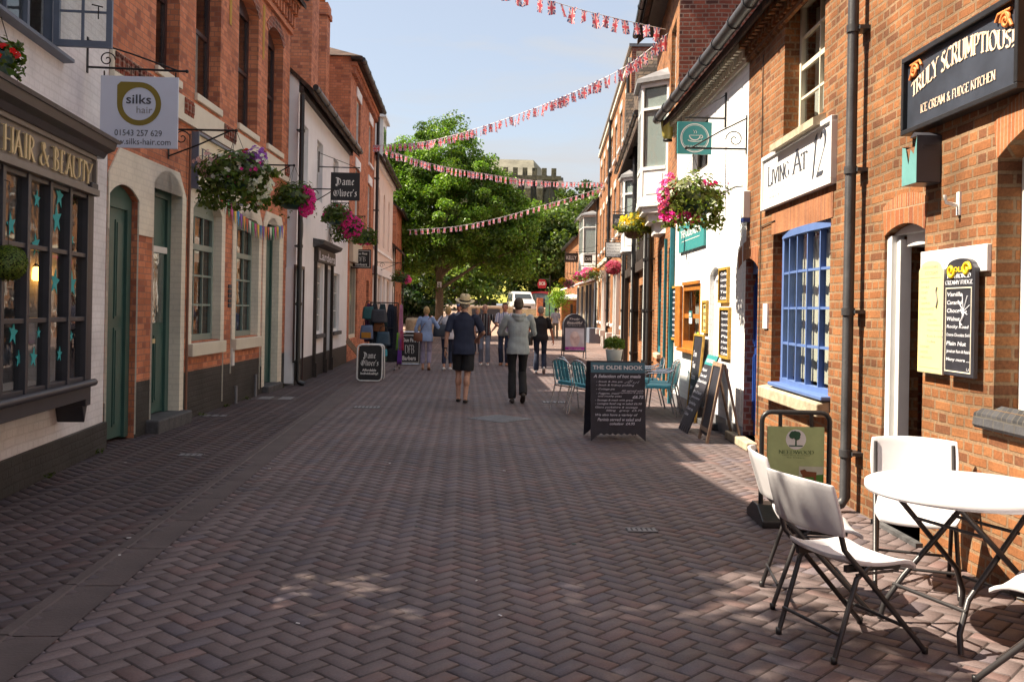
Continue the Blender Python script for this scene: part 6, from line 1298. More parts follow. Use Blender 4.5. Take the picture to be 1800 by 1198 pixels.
# ------------------------------------------------------------------ pavement boards
def aboard(name, lab, cx, cy, w, h, rotz, lean, face, frame, frame_r=None, txt=None, base=None, spread=.5, scallop=False):
    t = thing(name, lab, 'pavement sign', (cx, cy, 0), rotz); tl = math.tan(lean)
    def FP(d): return lambda x, y, l: (x - w / 2, -spread / 2 + y * tl - l - d, y)
    for s_ in (-1, 1):
        g = MB()
        prof = [(-w / 2, .07)] + ([(-w / 2 + .0, 0), (-w / 2 + .09, .075)] + [(-w / 2 + .09 + (w - .18) * k / 14, .075 + .022 * (k % 2)) for k in range(15)] + [(w / 2 - .09, .075), (w / 2, 0)] if scallop else [(-w / 2, .02), (w / 2, .02)]) + [(w / 2, h), (-w / 2, h)]
        v = [(x, s_ * (spread / 2 - z * tl), z) for x, z in prof] + [(x, s_ * (spread / 2 - .022 - z * tl), z) for x, z in prof]; n = len(prof)
        g.add(v, [tuple(range(n)), tuple(range(n, 2 * n))[::-1]] + [(i, (i + 1) % n, n + (i + 1) % n, n + i) for i in range(n)]); g.build('panel', face, t)
    if frame_r:
        g = MB()
        for s_ in (-1, 1):
            pts = []; q = frame_r * 3.2
            for (x, z, a0) in ((w / 2 - q, h - q, 0), (-w / 2 + q, h - q, 90), (-w / 2 + q, q + .05, 180), (w / 2 - q, q + .05, 270)):
                for k in range(5): a = R_(a0 + 22.5 * k); pts.append((x + (q + frame_r * 2) * math.cos(a), 0, z + (q + frame_r * 2) * math.sin(a)))
            pts.append(pts[0]); g.tube([(x, s_ * (spread / 2 - z * tl) , z) for x, _, z in pts], frame_r, 8)
        g.build('frame', frame, t)
    if txt: txt(t, w, h, FP(.003))
    return t
# cafe chalkboard
p = (gnd(1037, 775) + gnd(1133, 775)) / 2; w = (gnd(1133, 775) - gnd(1037, 775)).x; h = at(1082, 636, p.y + .14).z
def txt_nook(t, w, h, fm):
    g = MB(); g.add([fm(0.004, h * .865, .001), fm(w - .004, h * .865, .001), fm(w - .004, h - .004, .001), fm(.004, h - .004, .001)], [(0, 1, 2, 3)]); g.build('header', mat('slate_teal_header', (.055, .15, .20), .5), t, recalc=False)
    g = MB(); put_text(g, fm, w * .04, h * .905, 'THE OLDE NOOK', w * .92, h * .052, bold=.02); g.build('lettering', 'letterwhite', t, recalc=False)
    g = MB(); L_ = [('A Selection of hot meals', .05, .9, .80, .042, .03), ('- Steak & Ale pie', .1, .5, .735, .028, .01), ('- Steak & Kidney pudding', .1, .72, .69, .03, .012), ('- Cottage pie', .1, .35, .64, .03, .012), ('All served with', .56, .42, .625, .024, .012), ('vegetables & gravy', .52, .46, .60, .02, .008), ('- Faggots, mash', .1, .43, .585, .03, .012), ('and mushy peas', .13, .45, .55, .03, .012), ('£6.75', .76, .22, .54, .04, .03), ('- Sausage & mash with gravy', .08, .72, .50, .03, .015), ('- Lasagne beef veg w salad £6.50', .08, .88, .455, .032, .015), ('Giant yorkshire & sausage', .08, .8, .41, .03, .012), ('filling   gravy  £5.75', .28, .68, .37, .03, .012), ('We also have a variety of', .08, .8, .31, .038, .02), ('Paninis served w salad and', .12, .82, .255, .038, .02), ('coleslaw  £4.95', .34, .48, .205, .034, .025)]
    for s_, x, ww, y, hh, bo in L_: put_text(g, fm, w * x, h * y, s_, w * ww * .97, h * hh, bold=bo, shear=.25)
    for q in range(9): g.tube([fm(w * (.62 + .03 * q), h * (.735 + .014 * math.sin(q * 2)), .002), fm(w * (.65 + .03 * q), h * (.76 - .02 * math.cos(q)), .002)], .003, 4)
    g.build('chalk_writing', 'chalk', t, recalc=False)
aboard('chalkboard', 'black chalkboard with a teal header reading THE OLDE NOOK standing in the street', p.x, p.y + .27, w, h, R_(2.5), .135, 'chalk_black', None, None, txt_nook, spread=.56, scallop=True)
# Dame Oliver's swing sign
p = (gnd(626, 670) + gnd(674, 670)) / 2; h = at(650, 600, p.y).z
def txt_dame2(t, w, h, fm):
    g = MB(); pen_text(g, fm, w * .20, h * .66, 'Dame', w * .58, h * .17, nib=.15, ang=38, serif=0, table=BLACKLETTER); pen_text(g, fm, w * .09, h * .45, "Oliver's", w * .82, h * .16, nib=.15, ang=38, serif=0, table=BLACKLETTER); put_text(g, fm, w * .17, h * .29, 'Affordable', w * .64, h * .075, bold=.025); put_text(g, fm, w * .1, h * .18, 'Individuality!', w * .8, h * .085, bold=.025); g.build('lettering', 'letterwhite', t, recalc=False)
aboard('swing_sign', "black swing sign in a white tube frame reading Dame Oliver's Affordable Individuality", p.x, p.y + .15, .47, h - .1, R_(-3), .1, 'blackmatt', 'white', .016, txt_dame2, spread=.42)
p = gnd(722, 640); h = at(722, 585, p.y).z
aboard('swing_sign', 'black barber swing sign with DFB partly behind the clothes rack', p.x - .05, p.y, .62, h, R_(4), .08, 'blackmatt', 'alu', .015, txt_dfb, spread=.4)
# beauty board with a portrait poster
p = (gnd(990, 630) + gnd(1026, 629)) / 2; w = .74; h = at(1007, 552, p.y).z
t = thing('poster_board', 'tall navy pavement board with an arched top and a pale portrait poster', 'pavement sign', (p.x, p.y, 0), R_(3))
for s_ in (-1, 1):
    g = MB(); a = [(-w / 2, 0), (-w / 2, h - w / 2)] + [(w / 2 * math.cos(R_(q)), h - w / 2 + w / 2 * math.sin(R_(q))) for q in range(165, 10, -15)] + [(w / 2, h - w / 2), (w / 2, 0)]; g.tube([(x, s_ * (.25 - z * .13), z) for x, z in a], .018, 7); g.build('frame', 'ink', t)
    g = MB(); pr = [(-w / 2 + .02, .22), (w / 2 - .02, .22), (w / 2 - .02, h - w / 2)] + [((w / 2 - .02) * math.cos(R_(q)), h - w / 2 + (w / 2 - .02) * math.sin(R_(q))) for q in range(15, 170, 15)] + [(-w / 2 + .02, h - w / 2)]; n = len(pr)
    g.add([(x, s_ * (.25 - z * .13), z) for x, z in pr] + [(x, s_ * (.238 - z * .13), z) for x, z in pr], [tuple(range(n)), tuple(range(n, 2 * n))[::-1]] + [(i, (i + 1) % n, n + (i + 1) % n, n + i) for i in range(n)]); g.build('panel', 'ink', t)
FPp = lambda x, y, l: (x - w / 2, -(.25 - y * .13) - .002 - l, y)
g = MB(); g.add([FPp(.05, .27, 0), FPp(w - .05, .27, 0), FPp(w - .05, h - .46, 0), FPp(.05, h - .46, 0)], [(0, 1, 2, 3)]); g.build('poster', mat('pale_poster', (.62, .62, .70), .5), t, recalc=False)
g = MB(); g.add([FPp(.05, .29, .002), FPp(w - .05, .29, .002), FPp(w - .05, .39, .002), FPp(.05, .39, .002)], [(0, 1, 2, 3)]); g.build('band', mat('violet_band', (.45, .05, .42), .5), t, recalc=False)
cx, cz = w / 2, h * .44
g = MB(); g.add([FPp(cx + .17 * math.cos(q) * (1 - .12 * max(0, -math.sin(q))), cz + .26 * math.sin(q), .003) for q in [k * .3142 for k in range(20)]], [tuple(range(20))]); g.add([FPp(cx - .08, .42, .0025), FPp(cx + .1, .42, .0025), FPp(cx + .07, cz - .1, .0025), FPp(cx - .05, cz - .1, .0025)], [(0, 1, 2, 3)]); g.build('portrait', mat('pale_portrait', (.72, .60, .60), .6), t, recalc=False)
g = MB()
for s_ in (-1, 1): g.tube([FPp(cx + s_ * (.03 + .02 * k), cz + .035 + .008 * abs(k - 2) - .012, .006) for k in range(5)], .005, 4); g.tube([FPp(cx + s_ * (.03 + .022 * k), cz + .085 - .006 * abs(k - 2), .006) for k in range(5)], .004, 4)
g.tube([FPp(cx + .01, cz + .03, .006), FPp(cx + .02, cz - .04, .006), FPp(cx - .005, cz - .05, .006)], .003, 4); g.tube([FPp(cx - .04 + .02 * k, cz - .1 - .004 * (2 - abs(k - 2)), .006) for k in range(5)], .006, 4); g.build('features', mat('soft_brown_print', (.30, .15, .15), .6), t, recalc=False)
g = MB(); put_text(g, FPp, w * .25, h * .86, 'Truly', w * .5, h * .055, bold=.02, shear=.3); put_text(g, FPp, w * .14, h * .78, 'Beautiful', w * .72, h * .06, bold=.02, shear=.3); put_text(g, FPp, w * .2, h * .735, 'Hair Beauty & Spa', w * .6, h * .022); put_text(g, FPp, w * .2, .31, 'open evenings', w * .6, .05); g.build('lettering', 'letterwhite', t, recalc=False)
# green farm shop swing board
A_, B_ = gnd(1344, 905), gnd(1452, 905); p = (A_ + B_) / 2; w = .52; h = at(1400, 722, 7.25).z; p = Vector((gnd(1398, 905).x + .0, 7.15, 0)); p.x = at(1398, 800, 7.15).x
t = thing('swing_sign', 'green farm shop swing board in a black tube frame with a tree emblem', 'pavement sign', p, R_(-4))
g = MB(); q = .07; a = [(-w / 2, .06), (-w / 2, h - q)] + [(-w / 2 + q - q * math.cos(R_(k)), h - q + q * math.sin(R_(k))) for k in (22, 45, 68, 90)] + [(w / 2 - q + q * math.sin(R_(k)), h - q + q * math.cos(R_(k))) for k in (0, 22, 45, 68)] + [(w / 2, h - q), (w / 2, .06)]; g.tube([(x, 0, z) for x, z in a], .019, 8); g.build('frame', 'black', t)
g = MB(); g.prism_x([(-.26, 0), (-.26, .05), (-.08, .14), (.08, .14), (.26, .05), (.26, 0)], -w / 2 - .05, w / 2 + .05); g.build('base', 'black', t, bevel=.01)
pw, ph, pz = w - .08, h - .30, .19; g = MB(); g.box(-pw / 2, pw / 2, -.008, .008, pz, pz + ph); g.build('panel', mat('sage_panel', (.42, .52, .25), .5), t, bevel=.006)
FG = lambda x, y, l: (x - pw / 2, -.009 - l, pz + y)
g = MB(); g.add([FG(0.003, .003, 0), FG(pw - .003, .003, 0), FG(pw - .003, ph * .33, 0), FG(pw * .6, ph * .30, 0), FG(.003, ph * .18, 0)], [(0, 1, 2, 3, 4)]); g.build('hill', mat('grass_print', (.07, .20, .03), .6), t, recalc=False)
g = MB(); g.add([FG(pw * .56, ph * .30, .001), FG(pw * .98, ph * .33, .001), FG(pw * .98, ph * .44, .001), FG(pw * .56, ph * .44, .001)], [(0, 1, 2, 3)]); g.build('sky_print', mat('pale_print', (.55, .58, .48), .6), t, recalc=False)
g = MB(); g.add([FG(pw * (x), ph * y, .002) for x, y in ((.62, .24), (.65, .24), (.66, .29), (.82, .29), (.83, .23), (.86, .23), (.87, .36), (.70, .37), (.66, .40), (.58, .38), (.60, .33), (.62, .32))], [tuple(range(12))]); g.build('cow', mat('russet_print', (.20, .06, .02), .6), t, recalc=False)
g = MB(); cx, cz = pw * .5, ph * .82; g.add([FG(cx + .078 * math.cos(q), cz + .078 * math.sin(q), .001) for q in [k * .2618 for k in range(24)]], [tuple(range(24))]); g.build('emblem_disc', 'paper', t, recalc=False)
g = MB(); rr = random.Random(3)
for k in range(12): xx, zz, r_ = cx + .04 * math.cos(k * .9) * rr.random(), cz + .018 + .028 * rr.random(), .017 + .01 * rr.random(); g.add([FG(xx + r_ * math.cos(q), zz + r_ * math.sin(q), .0016 + .0002 * k) for q in [j * .785 for j in range(8)]], [tuple(range(8))])
g.add([FG(cx - .007, cz - .045, .002), FG(cx + .007, cz - .045, .002), FG(cx + .005, cz + .02, .002), FG(cx - .005, cz + .02, .002)], [(0, 1, 2, 3)]); g.add([FG(cx - .05, cz - .055, .002), FG(cx + .05, cz - .055, .002), FG(cx + .055, cz - .045, .002), FG(cx - .055, cz - .045, .002)], [(0, 1, 2, 3)]); g.build('emblem_tree', mat('dark_green_print', (.02, .09, .05), .6), t, recalc=False)
g = MB(); pen_text(g, FG, pw * .2, ph * .615, 'NEEDWOOD', pw * .62, ph * .05, nib=.12, serif=.8); put_text(g, FG, pw * .27, ph * .585, 'Farm Shop Real Food', pw * .48, ph * .016); put_text(g, FG, pw * .35, ph * .555, 'Ice Cream', pw * .3, ph * .016); g.build('lettering', mat('dark_olive_ink', (.05, .10, .03), .6), t, recalc=False)
g = MB(); pen_text(g, FG, pw * .38, ph * .06, 'FARM', pw * .56, ph * .07, nib=.12, serif=.8); g.build('lettering', 'paper', t, recalc=False)
g = MB()
for x in (-.12, .12): g.box(x - .012, x + .012, -.012, .012, pz + ph, h - .012)
g.build('hanger', 'black', t)
# leaning boards at the cafe
def lean_board(lab, xl, xr, yt, yb, b, face, frame, d0=.35, head=None, lines=(), name='leaning_board', scallop=False, wmul=1):
    u = b.U(xr, yb - 30)[0]; base = gnd(xl, yb); ub = (Vector((base.x, base.y)) - b.A).dot(b.dir); db = (Vector((base.x, base.y)) - b.A).dot(b.n); return ub, db
def propped(lab, b, u0, u1, z1, dbot, dtop, face, frame, head=None, lines=(), fw=.03, scallop=False, name='leaning_board', m='chalk', th=.03):
    t = b.wt(name, lab, 'menu board', u1, 0, 0); w = u1 - u0; L_ = math.hypot(z1, dbot - dtop); ny = z1 / L_; nz_ = (dbot - dtop) / L_
    def F(x, y, l): return (-x, dbot + (dtop - dbot) * y / L_ + l * ny, z1 * y / L_ + l * nz_)
    def slab(g, x0, x1, y0, y1, l0, l1): g.add([F(x, y, l) for x in (x0, x1) for y in (y0, y1) for l in (l0, l1)], [(0, 1, 3, 2), (4, 6, 7, 5), (0, 4, 5, 1), (2, 3, 7, 6), (0, 2, 6, 4), (1, 5, 7, 3)])
    g = b.mb(); slab(g, fw, w - fw, .08, L_ - fw, 0, th * .6)
    if scallop:
        for k in range(5): slab(g, w * k / 5 + .01, w * (k + 1) / 5 - .02, .0, .08, 0, th * .6)
    g.build('panel', face, t)
    if frame:
        g = b.mb(); slab(g, 0, fw, 0, L_, 0, th); slab(g, w - fw, w, 0, L_, 0, th); slab(g, fw, w - fw, L_ - fw, L_, 0, th); slab(g, fw, w - fw, .12, .12 + fw, 0, th); g.build('frame', frame, t)
    if head:
        g = b.mb(); g.add([F(x, y, th * .6 + .002) for x, y in ((fw, L_ * .87), (w - fw, L_ * .87), (w - fw, L_ - fw), (fw, L_ - fw))], [(0, 1, 2, 3)]); g.build('header', 'teal', t, recalc=False)
        g = b.mb(); put_text(g, lambda x, y, l: F(x, y, th * .6 + .004 + l), w * .12, L_ * .9, head, w * .76, L_ * .045, bold=.02); g.build('lettering', 'letterwhite', t, recalc=False)
    g = b.mb(); n = max(1, len(lines))
    for k, s_ in enumerate(lines): put_text(g, lambda x, y, l: F(x, y, th * .6 + .002 + l), fw + w * .08, L_ * (.84 - .66 * (k + .8) / n), s_, (w - 2 * fw) * min(.85, .1 + .06 * len(s_)), L_ * .66 / n * .55, bold=.015, shear=.2)
    if lines: g.build('chalk_writing', m, t, recalc=False)
    return t
e1 = gnd(1190, 752); u0 = (Vector((e1.x, e1.y)) - NK.A).dot(NK.dir)
propped('black chalk menu with a teal header leaning on the white cafe wall', NK, u0 - .62, u0, 1.02, .52, .12, 'chalk_black', None, 'THE OLDE NOOK', ['Panini', 'Tuna melt', 'Cheese & onion', 'Ham', 'Brie & bacon', 'Jacket potatoes', 'Sandwiches', 'Cream tea', 'Cakes'], scallop=True, fw=.0)
propped('gold framed chalk menu standing upright behind the leaning teal topped one', NK, NK.U(1245, 650)[0], NK.U(1228, 650)[0], 1.28, .16, .05, 'chalk_black', 'oak', None, ['Cream', 'Teas', 'Scones', 'Jam', 'Cake'])
e2 = gnd(1250, 770); u1 = (Vector((e2.x, e2.y)) - NK.A).dot(NK.dir)
for s_, lb in ((0, 'bare wooden framed easel board with a blank black panel by the cafe door'),):
    tt = propped(lb, NK, u1 - .5, u1, .98, .44, .26, 'chalk_black', 'barewood', fw=.05, name='easel_board'); g = NK.mb()
    for x in (-.02, -.48): g.tube([(x, .25, .97), (x + .0, .03, 0)], .018, 5)
    g.build('rear_leg', 'barewood', tt)
# ------------------------------------------------------------------ white folding chairs and table
def rot2(x, y, a): return x * math.cos(a) - y * math.sin(a), x * math.sin(a) + y * math.cos(a)
def folding_chair():
    """local frame: the sitter faces +X; origin on the ground below the seat"""
    t = thing('folding_chair', 'white folding chair', 'chair', (0, 0, 0)); W2 = .225
    # moulded seat, dished, rolled front edge
    g = MB(); nx, ny = 14, 12; V = []; Vb = []
    for i in range(nx + 1):
        for j in range(ny + 1):
            x = -.20 + .42 * i / nx; y = -1 + 2 * j / ny; wd = .235 - .03 * (1 - i / nx) ** 2 + (-.03 * max(0, (i - nx + 3) / 3) ** 2)
            z = .455 - .02 * math.sin(math.pi * i / nx) + .018 * abs(y) ** 3 - (.055 * max(0, (i / nx - .72) / .28) ** 2) + .02 * max(0, (.2 - i / nx) / .2)
            V.append((x, y * wd, z)); Vb.append((x, y * wd, z - .022))
    n1 = len(V); F = []; st = ny + 1
    for i in range(nx):
        for j in range(ny): a = i * st + j; F += [(a, a + st, a + st + 1, a + 1), (n1 + a, n1 + a + 1, n1 + a + st + 1, n1 + a + st)]
    for i in range(nx): a = i * st; F += [(a, a + st, n1 + a + st, n1 + a)]; a = i * st + ny; F += [(a, a + st, n1 + a + st, n1 + a)]
    for j in range(ny): F += [(j, j + 1, n1 + j + 1, n1 + j)]; a = nx * st + j; F += [(a, a + 1, n1 + a + 1, n1 + a)]
    g.add(V + Vb, F, 0, True); o = g.build('seat', 'plastic', t); m_ = o.modifiers.new('bevel', 'BEVEL'); m_.width = .005; m_.segments = 2; m_.angle_limit = R_(50); m_.limit_method = 'ANGLE'
    g = MB(); g.box(-.17, .14, -.19, -.165, .405, .435); g.box(-.17, .14, .165, .19, .405, .435); g.box(-.02, .0, -.165, .165, .41, .43); g.build('seat_frame', 'tube', t)
    # backrest panel, curved, tilted with the long tubes
    bt = lambda z: -.215 - (z - .52) * .30      # line of the long tube
    g = MB(); V = []; Vb = []; nz_, ny = 8, 14
    for i in range(nz_ + 1):
        for j in range(ny + 1):
            z = .585 + .24 * i / nz_; y = -1 + 2 * j / ny; wd = .248 + .008 * math.sin(math.pi * i / nz_); x = bt(z) + .012 - .055 * (1 - y * y) - .010 * math.cos(math.pi * i / nz_) * 0
            zt = z + (.012 * (1 - y * y) if i == nz_ else 0); V.append((x, y * wd, zt)); Vb.append((x - .02, y * wd, zt))
    n1 = len(V); F = []; st = ny + 1
    for i in range(nz_):
        for j in range(ny): a = i * st + j; F += [(a, a + 1, a + st + 1, a + st), (n1 + a, n1 + a + st, n1 + a + st + 1, n1 + a + 1)]
        a = i * st; F += [(a, a + st, n1 + a + st, n1 + a)]; a = i * st + ny; F += [(a, a + st, n1 + a + st, n1 + a)]
    for j in range(ny): F += [(j, j + 1, n1 + j + 1, n1 + j)]; a = nz_ * st + j; F += [(a, a + 1, n1 + a + 1, n1 + a)]
    g.add(V + Vb, F, 0, True); o = g.build('backrest', 'plastic', t); m_ = o.modifiers.new('bevel', 'BEVEL'); m_.width = .006; m_.segments = 2; m_.angle_limit = R_(50); m_.limit_method = 'ANGLE'
    for s_ in (-1, 1):
        y = s_ * W2
        g = MB(); g.tube([(bt(.80), y, .80), (bt(.52), y, .52), (-.12, y, .42), (.26, y, .012)], .0135, 8, rad=[.012, .0135, .0135, .0135]); g.build('long_leg', 'tube', t)
        g = MB(); g.tube([(-.05, y * .93, .44), (-.13, y * .93, .38), (-.25, y * .93, .012)], .0125, 8); g.build('rear_leg', 'tube', t)
        g = MB(); g.tube([(-.14, y * .965, .40), (.10, y * .965, .405)], .007, 6); g.build('side_link', 'tube', t)
        for x, yy in ((.26, y), (-.25, y * .93)): g = MB(); g.lathe([(.015, 0), (.016, .03)], 8, (x, yy, 0)); g.build('foot_cap', 'black', t)
    g = MB(); g.tube([(.17, -W2, .125), (.17, W2, .125)], .009, 7); g.build('stretcher', 'tube', t); g = MB(); g.tube([(-.225, -W2 * .93, .13), (-.225, W2 * .93, .13)], .009, 7); g.build('stretcher', 'tube', t)
    return t
FC = folding_chair()
# pixel-measured feet give the stances
spots = [((1.89, 4.50), 17, 'nearest white folding chair, its back to the street beside the round table'),
         ((1.97, 5.18), -10, 'second white folding chair close behind the nearest one'),
         ((2.71, 5.50), -113, 'white folding chair facing the camera behind the round table'),
         ((2.60, 3.97), 132, 'white folding chair cut off by the right edge of the photo')]
for i, (xy, a, lb) in enumerate(spots):
    c = FC if i == 0 else copy_tree(FC); c.location = (*xy, .003); c.rotation_euler.z = R_(a); c['label'] = lb; c['group'] = 'white folding chairs round the table'
t = thing('round_table', 'round white folding table with crossed dark legs at the right edge', 'table', (2.56, 4.66, .003), R_(17))
g = MB(); g.lathe([(.0, .725), (.455, .725), (.475, .715), (.485, .700), (.49, .712), (.488, .738), (.478, .744), (.0, .744)], 64); o = g.build('tabletop', 'plastic', t)
for s_ in (-1, 1):
    g = MB(); y = s_ * .235 if s_ < 0 else .235
    for sy in (-1, 1): g.tube([(-s_ * .30, sy * (.20 + .02 * s_), .715), (-s_ * .24, sy * (.20 + .02 * s_), .66), (s_ * .20, sy * (.235 + .02 * s_), .24), (s_ * .285, sy * (.27 + .02 * s_), .10), (s_ * .295, sy * (.29 + .02 * s_), .01)], .0145, 8)
    g.tube([(-s_ * .30, -.2 - .02 * s_, .715), (-s_ * .30, .2 + .02 * s_, .715)], .012, 8); g.tube([(s_ * .235, -.243, .195), (s_ * .235, .243, .195)], .010, 7); g.tube([(-s_ * .12, -.21, .54), (-s_ * .12, .21, .54)], .009, 7)
    g.build('leg_frame', 'tube', t)
# ------------------------------------------------------------------ aluminium cafe chairs with teal slats
def bistro_chair():
    t = thing('cafe_chair', 'aluminium cafe chair', 'chair', (0, 0, 0)); g = MB()
    for s_ in (-1, 1):
        y = s_ * .25
        f = MB(); f.tube([(.27, y, .01), (.22, y, .44), (.20, y, .62), (.14, y, .66), (-.16, y, .68), (-.24, y * .95, .72)], .0125, 8); f.build('arm', 'alu', t)
        f = MB(); f.tube([(-.30, y * .95, .01), (-.20, y * .95, .44), (-.27, y * .9, .78)], .0125, 8); f.build('rear_leg', 'alu', t)
    g.tube([(-.27, -.225, .78), (-.285, -.12, .83), (-.29, 0, .84), (-.285, .12, .83), (-.27, .225, .78)], .0125, 8); g.tube([(.23, -.25, .41), (.23, .25, .41)], .011, 7); g.tube([(-.20, -.24, .41), (-.20, .24, .41)], .011, 7); g.build('frame', 'alu', t)
    for k in range(5): f = MB(); x = -.17 + .09 * k; f.box(x - .036, x + .036, -.23, .23, .43, .442); f.build('seat_slat', 'tealslat', t, bevel=.003)
    for k in range(4): f = MB(); y = -.15 + .10 * k; f.add([(x + dx, y + dy, z) for z, x in ((.50, -.215), (.82, -.285)) for dx in (-.004, .004) for dy in (-.035, .035)], [(0, 1, 3, 2), (4, 6, 7, 5), (0, 4, 5, 1), (2, 3, 7, 6), (0, 2, 6, 4), (1, 5, 7, 3)]); f.build('back_slat', 'tealslat', t)
    f = MB(); f.box(-.19, .19, -.2, .2, .444, .49); f.build('cushion', 'tealslat', t, bevel=.018)
    return t
BC = bistro_chair()
bs = [((1.95, 14.2), 20, 'aluminium cafe chair nearest the camera on the left of the chalkboard'), ((1.85, 15.3), 10, 'aluminium cafe chair further back on the left of the chalkboard'),
      ((3.0, 14.35), 160, 'aluminium cafe chair nearest the camera on the right of the chalkboard'), ((3.0, 15.5), 175, 'aluminium cafe chair further back on the right of the chalkboard'), ((1.72, 14.75), 28, 'middle aluminium cafe chair on the left of the chalkboard'), ((3.12, 14.9), 150, 'middle aluminium cafe chair on the right of the chalkboard')]
for i, (xy, a, lb) in enumerate(bs):
    c = BC if i == 0 else copy_tree(BC); c.location = (*xy, .003); c.rotation_euler.z = R_(a); c['label'] = lb; c['group'] = 'aluminium cafe chairs outside the cafe'
t = thing('cafe_table', 'aluminium cafe table mostly hidden behind the chalkboard', 'table', (2.45, 14.8, .003)); g = MB(); g.lathe([(0, .70), (.34, .70), (.35, .715), (.34, .73), (0, .73)], 32); g.build('tabletop', 'alu', t); g = MB(); g.tube([(0, 0, .03), (0, 0, .7)], .03, 10); 
for k in range(4): a = .785 + 1.571 * k; g.tube([(0, 0, .08), (.3 * math.cos(a), .3 * math.sin(a), .012)], .016, 7)
g.build('pedestal', 'alu', t)
# planter on that table
c = at(1079, 640, 15.4); t = thing('plant_pot', 'white pot with feathery green plants behind the chalkboard', 'plant pot', (c.x, 15.4, 0)); g = MB(); zt = at(1079, 618, 15.4).z + .04; g.lathe([(.10, zt - .30), (.14, zt - .02), (.15, zt), (.12, zt)], 18); g.build('pot', 'white', t)
gg = np.random.default_rng(4); n = 900; a = gg.random(n) * 6.28; rr_ = .17 * gg.random(n) ** .5; leaves('foliage', np.stack([rr_ * np.cos(a), rr_ * np.sin(a), zt + .02 + (.22 - .5 * rr_) * gg.random(n)], 1), .022 + .02 * gg.random(n), tints(n, (.12, .22, .03), .3, 1, .3), 'leaf', t, aspect=.25, up=0)
# ------------------------------------------------------------------ clothes and bag rack
p = gnd(690, 650); t = thing('display_rack', 'wheeled black display rack hung with bags and scarves', 'rack', (p.x - .25, p.y + .2, 0), R_(-10)); g = MB(); rh = at(690, 532, p.y).z
for x in (-.36, .36):
    g.tube([(x, 0, .08), (x, 0, rh)], .017, 8); g.tube([(x, -.26, .08), (x, .26, .08)], .015, 8)
g.tube([(-.36, 0, rh), (.36, 0, rh)], .015, 8); g.tube([(-.36, 0, .35), (.36, 0, .35)], .012, 8); g.tube([(-.36, 0, rh * .62), (.36, 0, rh * .62)], .012, 8)
g.build('frame', 'black', t)
for x in (-.36, .36):
    for y in (-.26, .26): f = MB(); f.tube([(x - .02, y, .04), (x + .02, y, .04)], .04, 10); f.build('wheel', 'lead', t)
def bag(lab, x, y, z, w, h, col, rz=0, name='handbag', dp=.1, strap=.2, flap=None):
    t2 = thing(name, lab, 'bag', (x, y, z), rz, 'bags on the display rack'); g = MB(); n = 8; V = []
    for i in range(n + 1):
        q = i / n; ww = w / 2 * (1 - .18 * q ** 2); dd = dp / 2 * (1 - .6 * q); zz = h * q
        for k in range(12): a = k * .5236; V.append((ww * max(-1, min(1, 1.25 * math.cos(a))), dd * max(-1, min(1, 1.25 * math.sin(a))), zz + .012 * math.cos(2 * a)))
    F = [(i * 12 + j, i * 12 + (j + 1) % 12, (i + 1) * 12 + (j + 1) % 12, (i + 1) * 12 + j) for i in range(n) for j in range(12)] + [tuple(range(12))[::-1], tuple(range(n * 12, n * 12 + 12))]
    g.add(V, F, 0, True); g.build('body', mat('bag_%s' % '_'.join('%02d' % int(v * 99) for v in col), col, .6, var=.2, vscale=8), t2)
    g = MB(); g.tube([(-w * .3, 0, h * .95), (-w * .2, 0, h + strap * .8), (0, 0, h + strap), (w * .2, 0, h + strap * .8), (w * .3, 0, h * .95)], .009, 6); g.build('strap', 'black', t2)
    if flap: g = MB(); g.box(-w * .36, w * .36, -dp / 2 - .012, -dp * .3, h * .08, h * .5); g.build('pocket', mat('pocket_%s' % '_'.join('%02d' % int(v * 99) for v in flap), flap, .6), t2)
    return t2
bx, by = p.x - .25, p.y + .2
for lb, dx, dy, z, w, h, col, fl in (('large dark grey handbag at the top of the rack', -.12, -.16, rh - .5, .42, .32, (.05, .055, .07), None), ('blue and mustard rucksack with an orange pocket low on the left of the rack', -.42, -.22, .78, .34, .34, (.12, .17, .30), (.55, .25, .03)),
    ('slate blue tote below the grey handbag', 0, -.2, .62, .36, .34, (.04, .08, .12), None), ('teal patterned bag at the top left of the rack', -.4, -.1, rh - .42, .3, .3, (.03, .12, .13), None), ('brown leather bag in the middle of the rack', -.12, -.1, .98, .3, .2, (.20, .07, .02), None),
    ('dark green floral bag at the bottom of the rack', -.1, -.15, .22, .4, .3, (.02, .06, .05), None), ('black bag at the bottom right of the rack', .18, -.05, .2, .3, .34, (.015, .015, .02), None), ('small turquoise purse near the bottom of the rack', .05, -.26, .36, .13, .16, (.05, .35, .45), None)):
    bag(lb, bx + dx, by + dy, z, w, h, col, R_(-8), flap=fl, strap=.16)
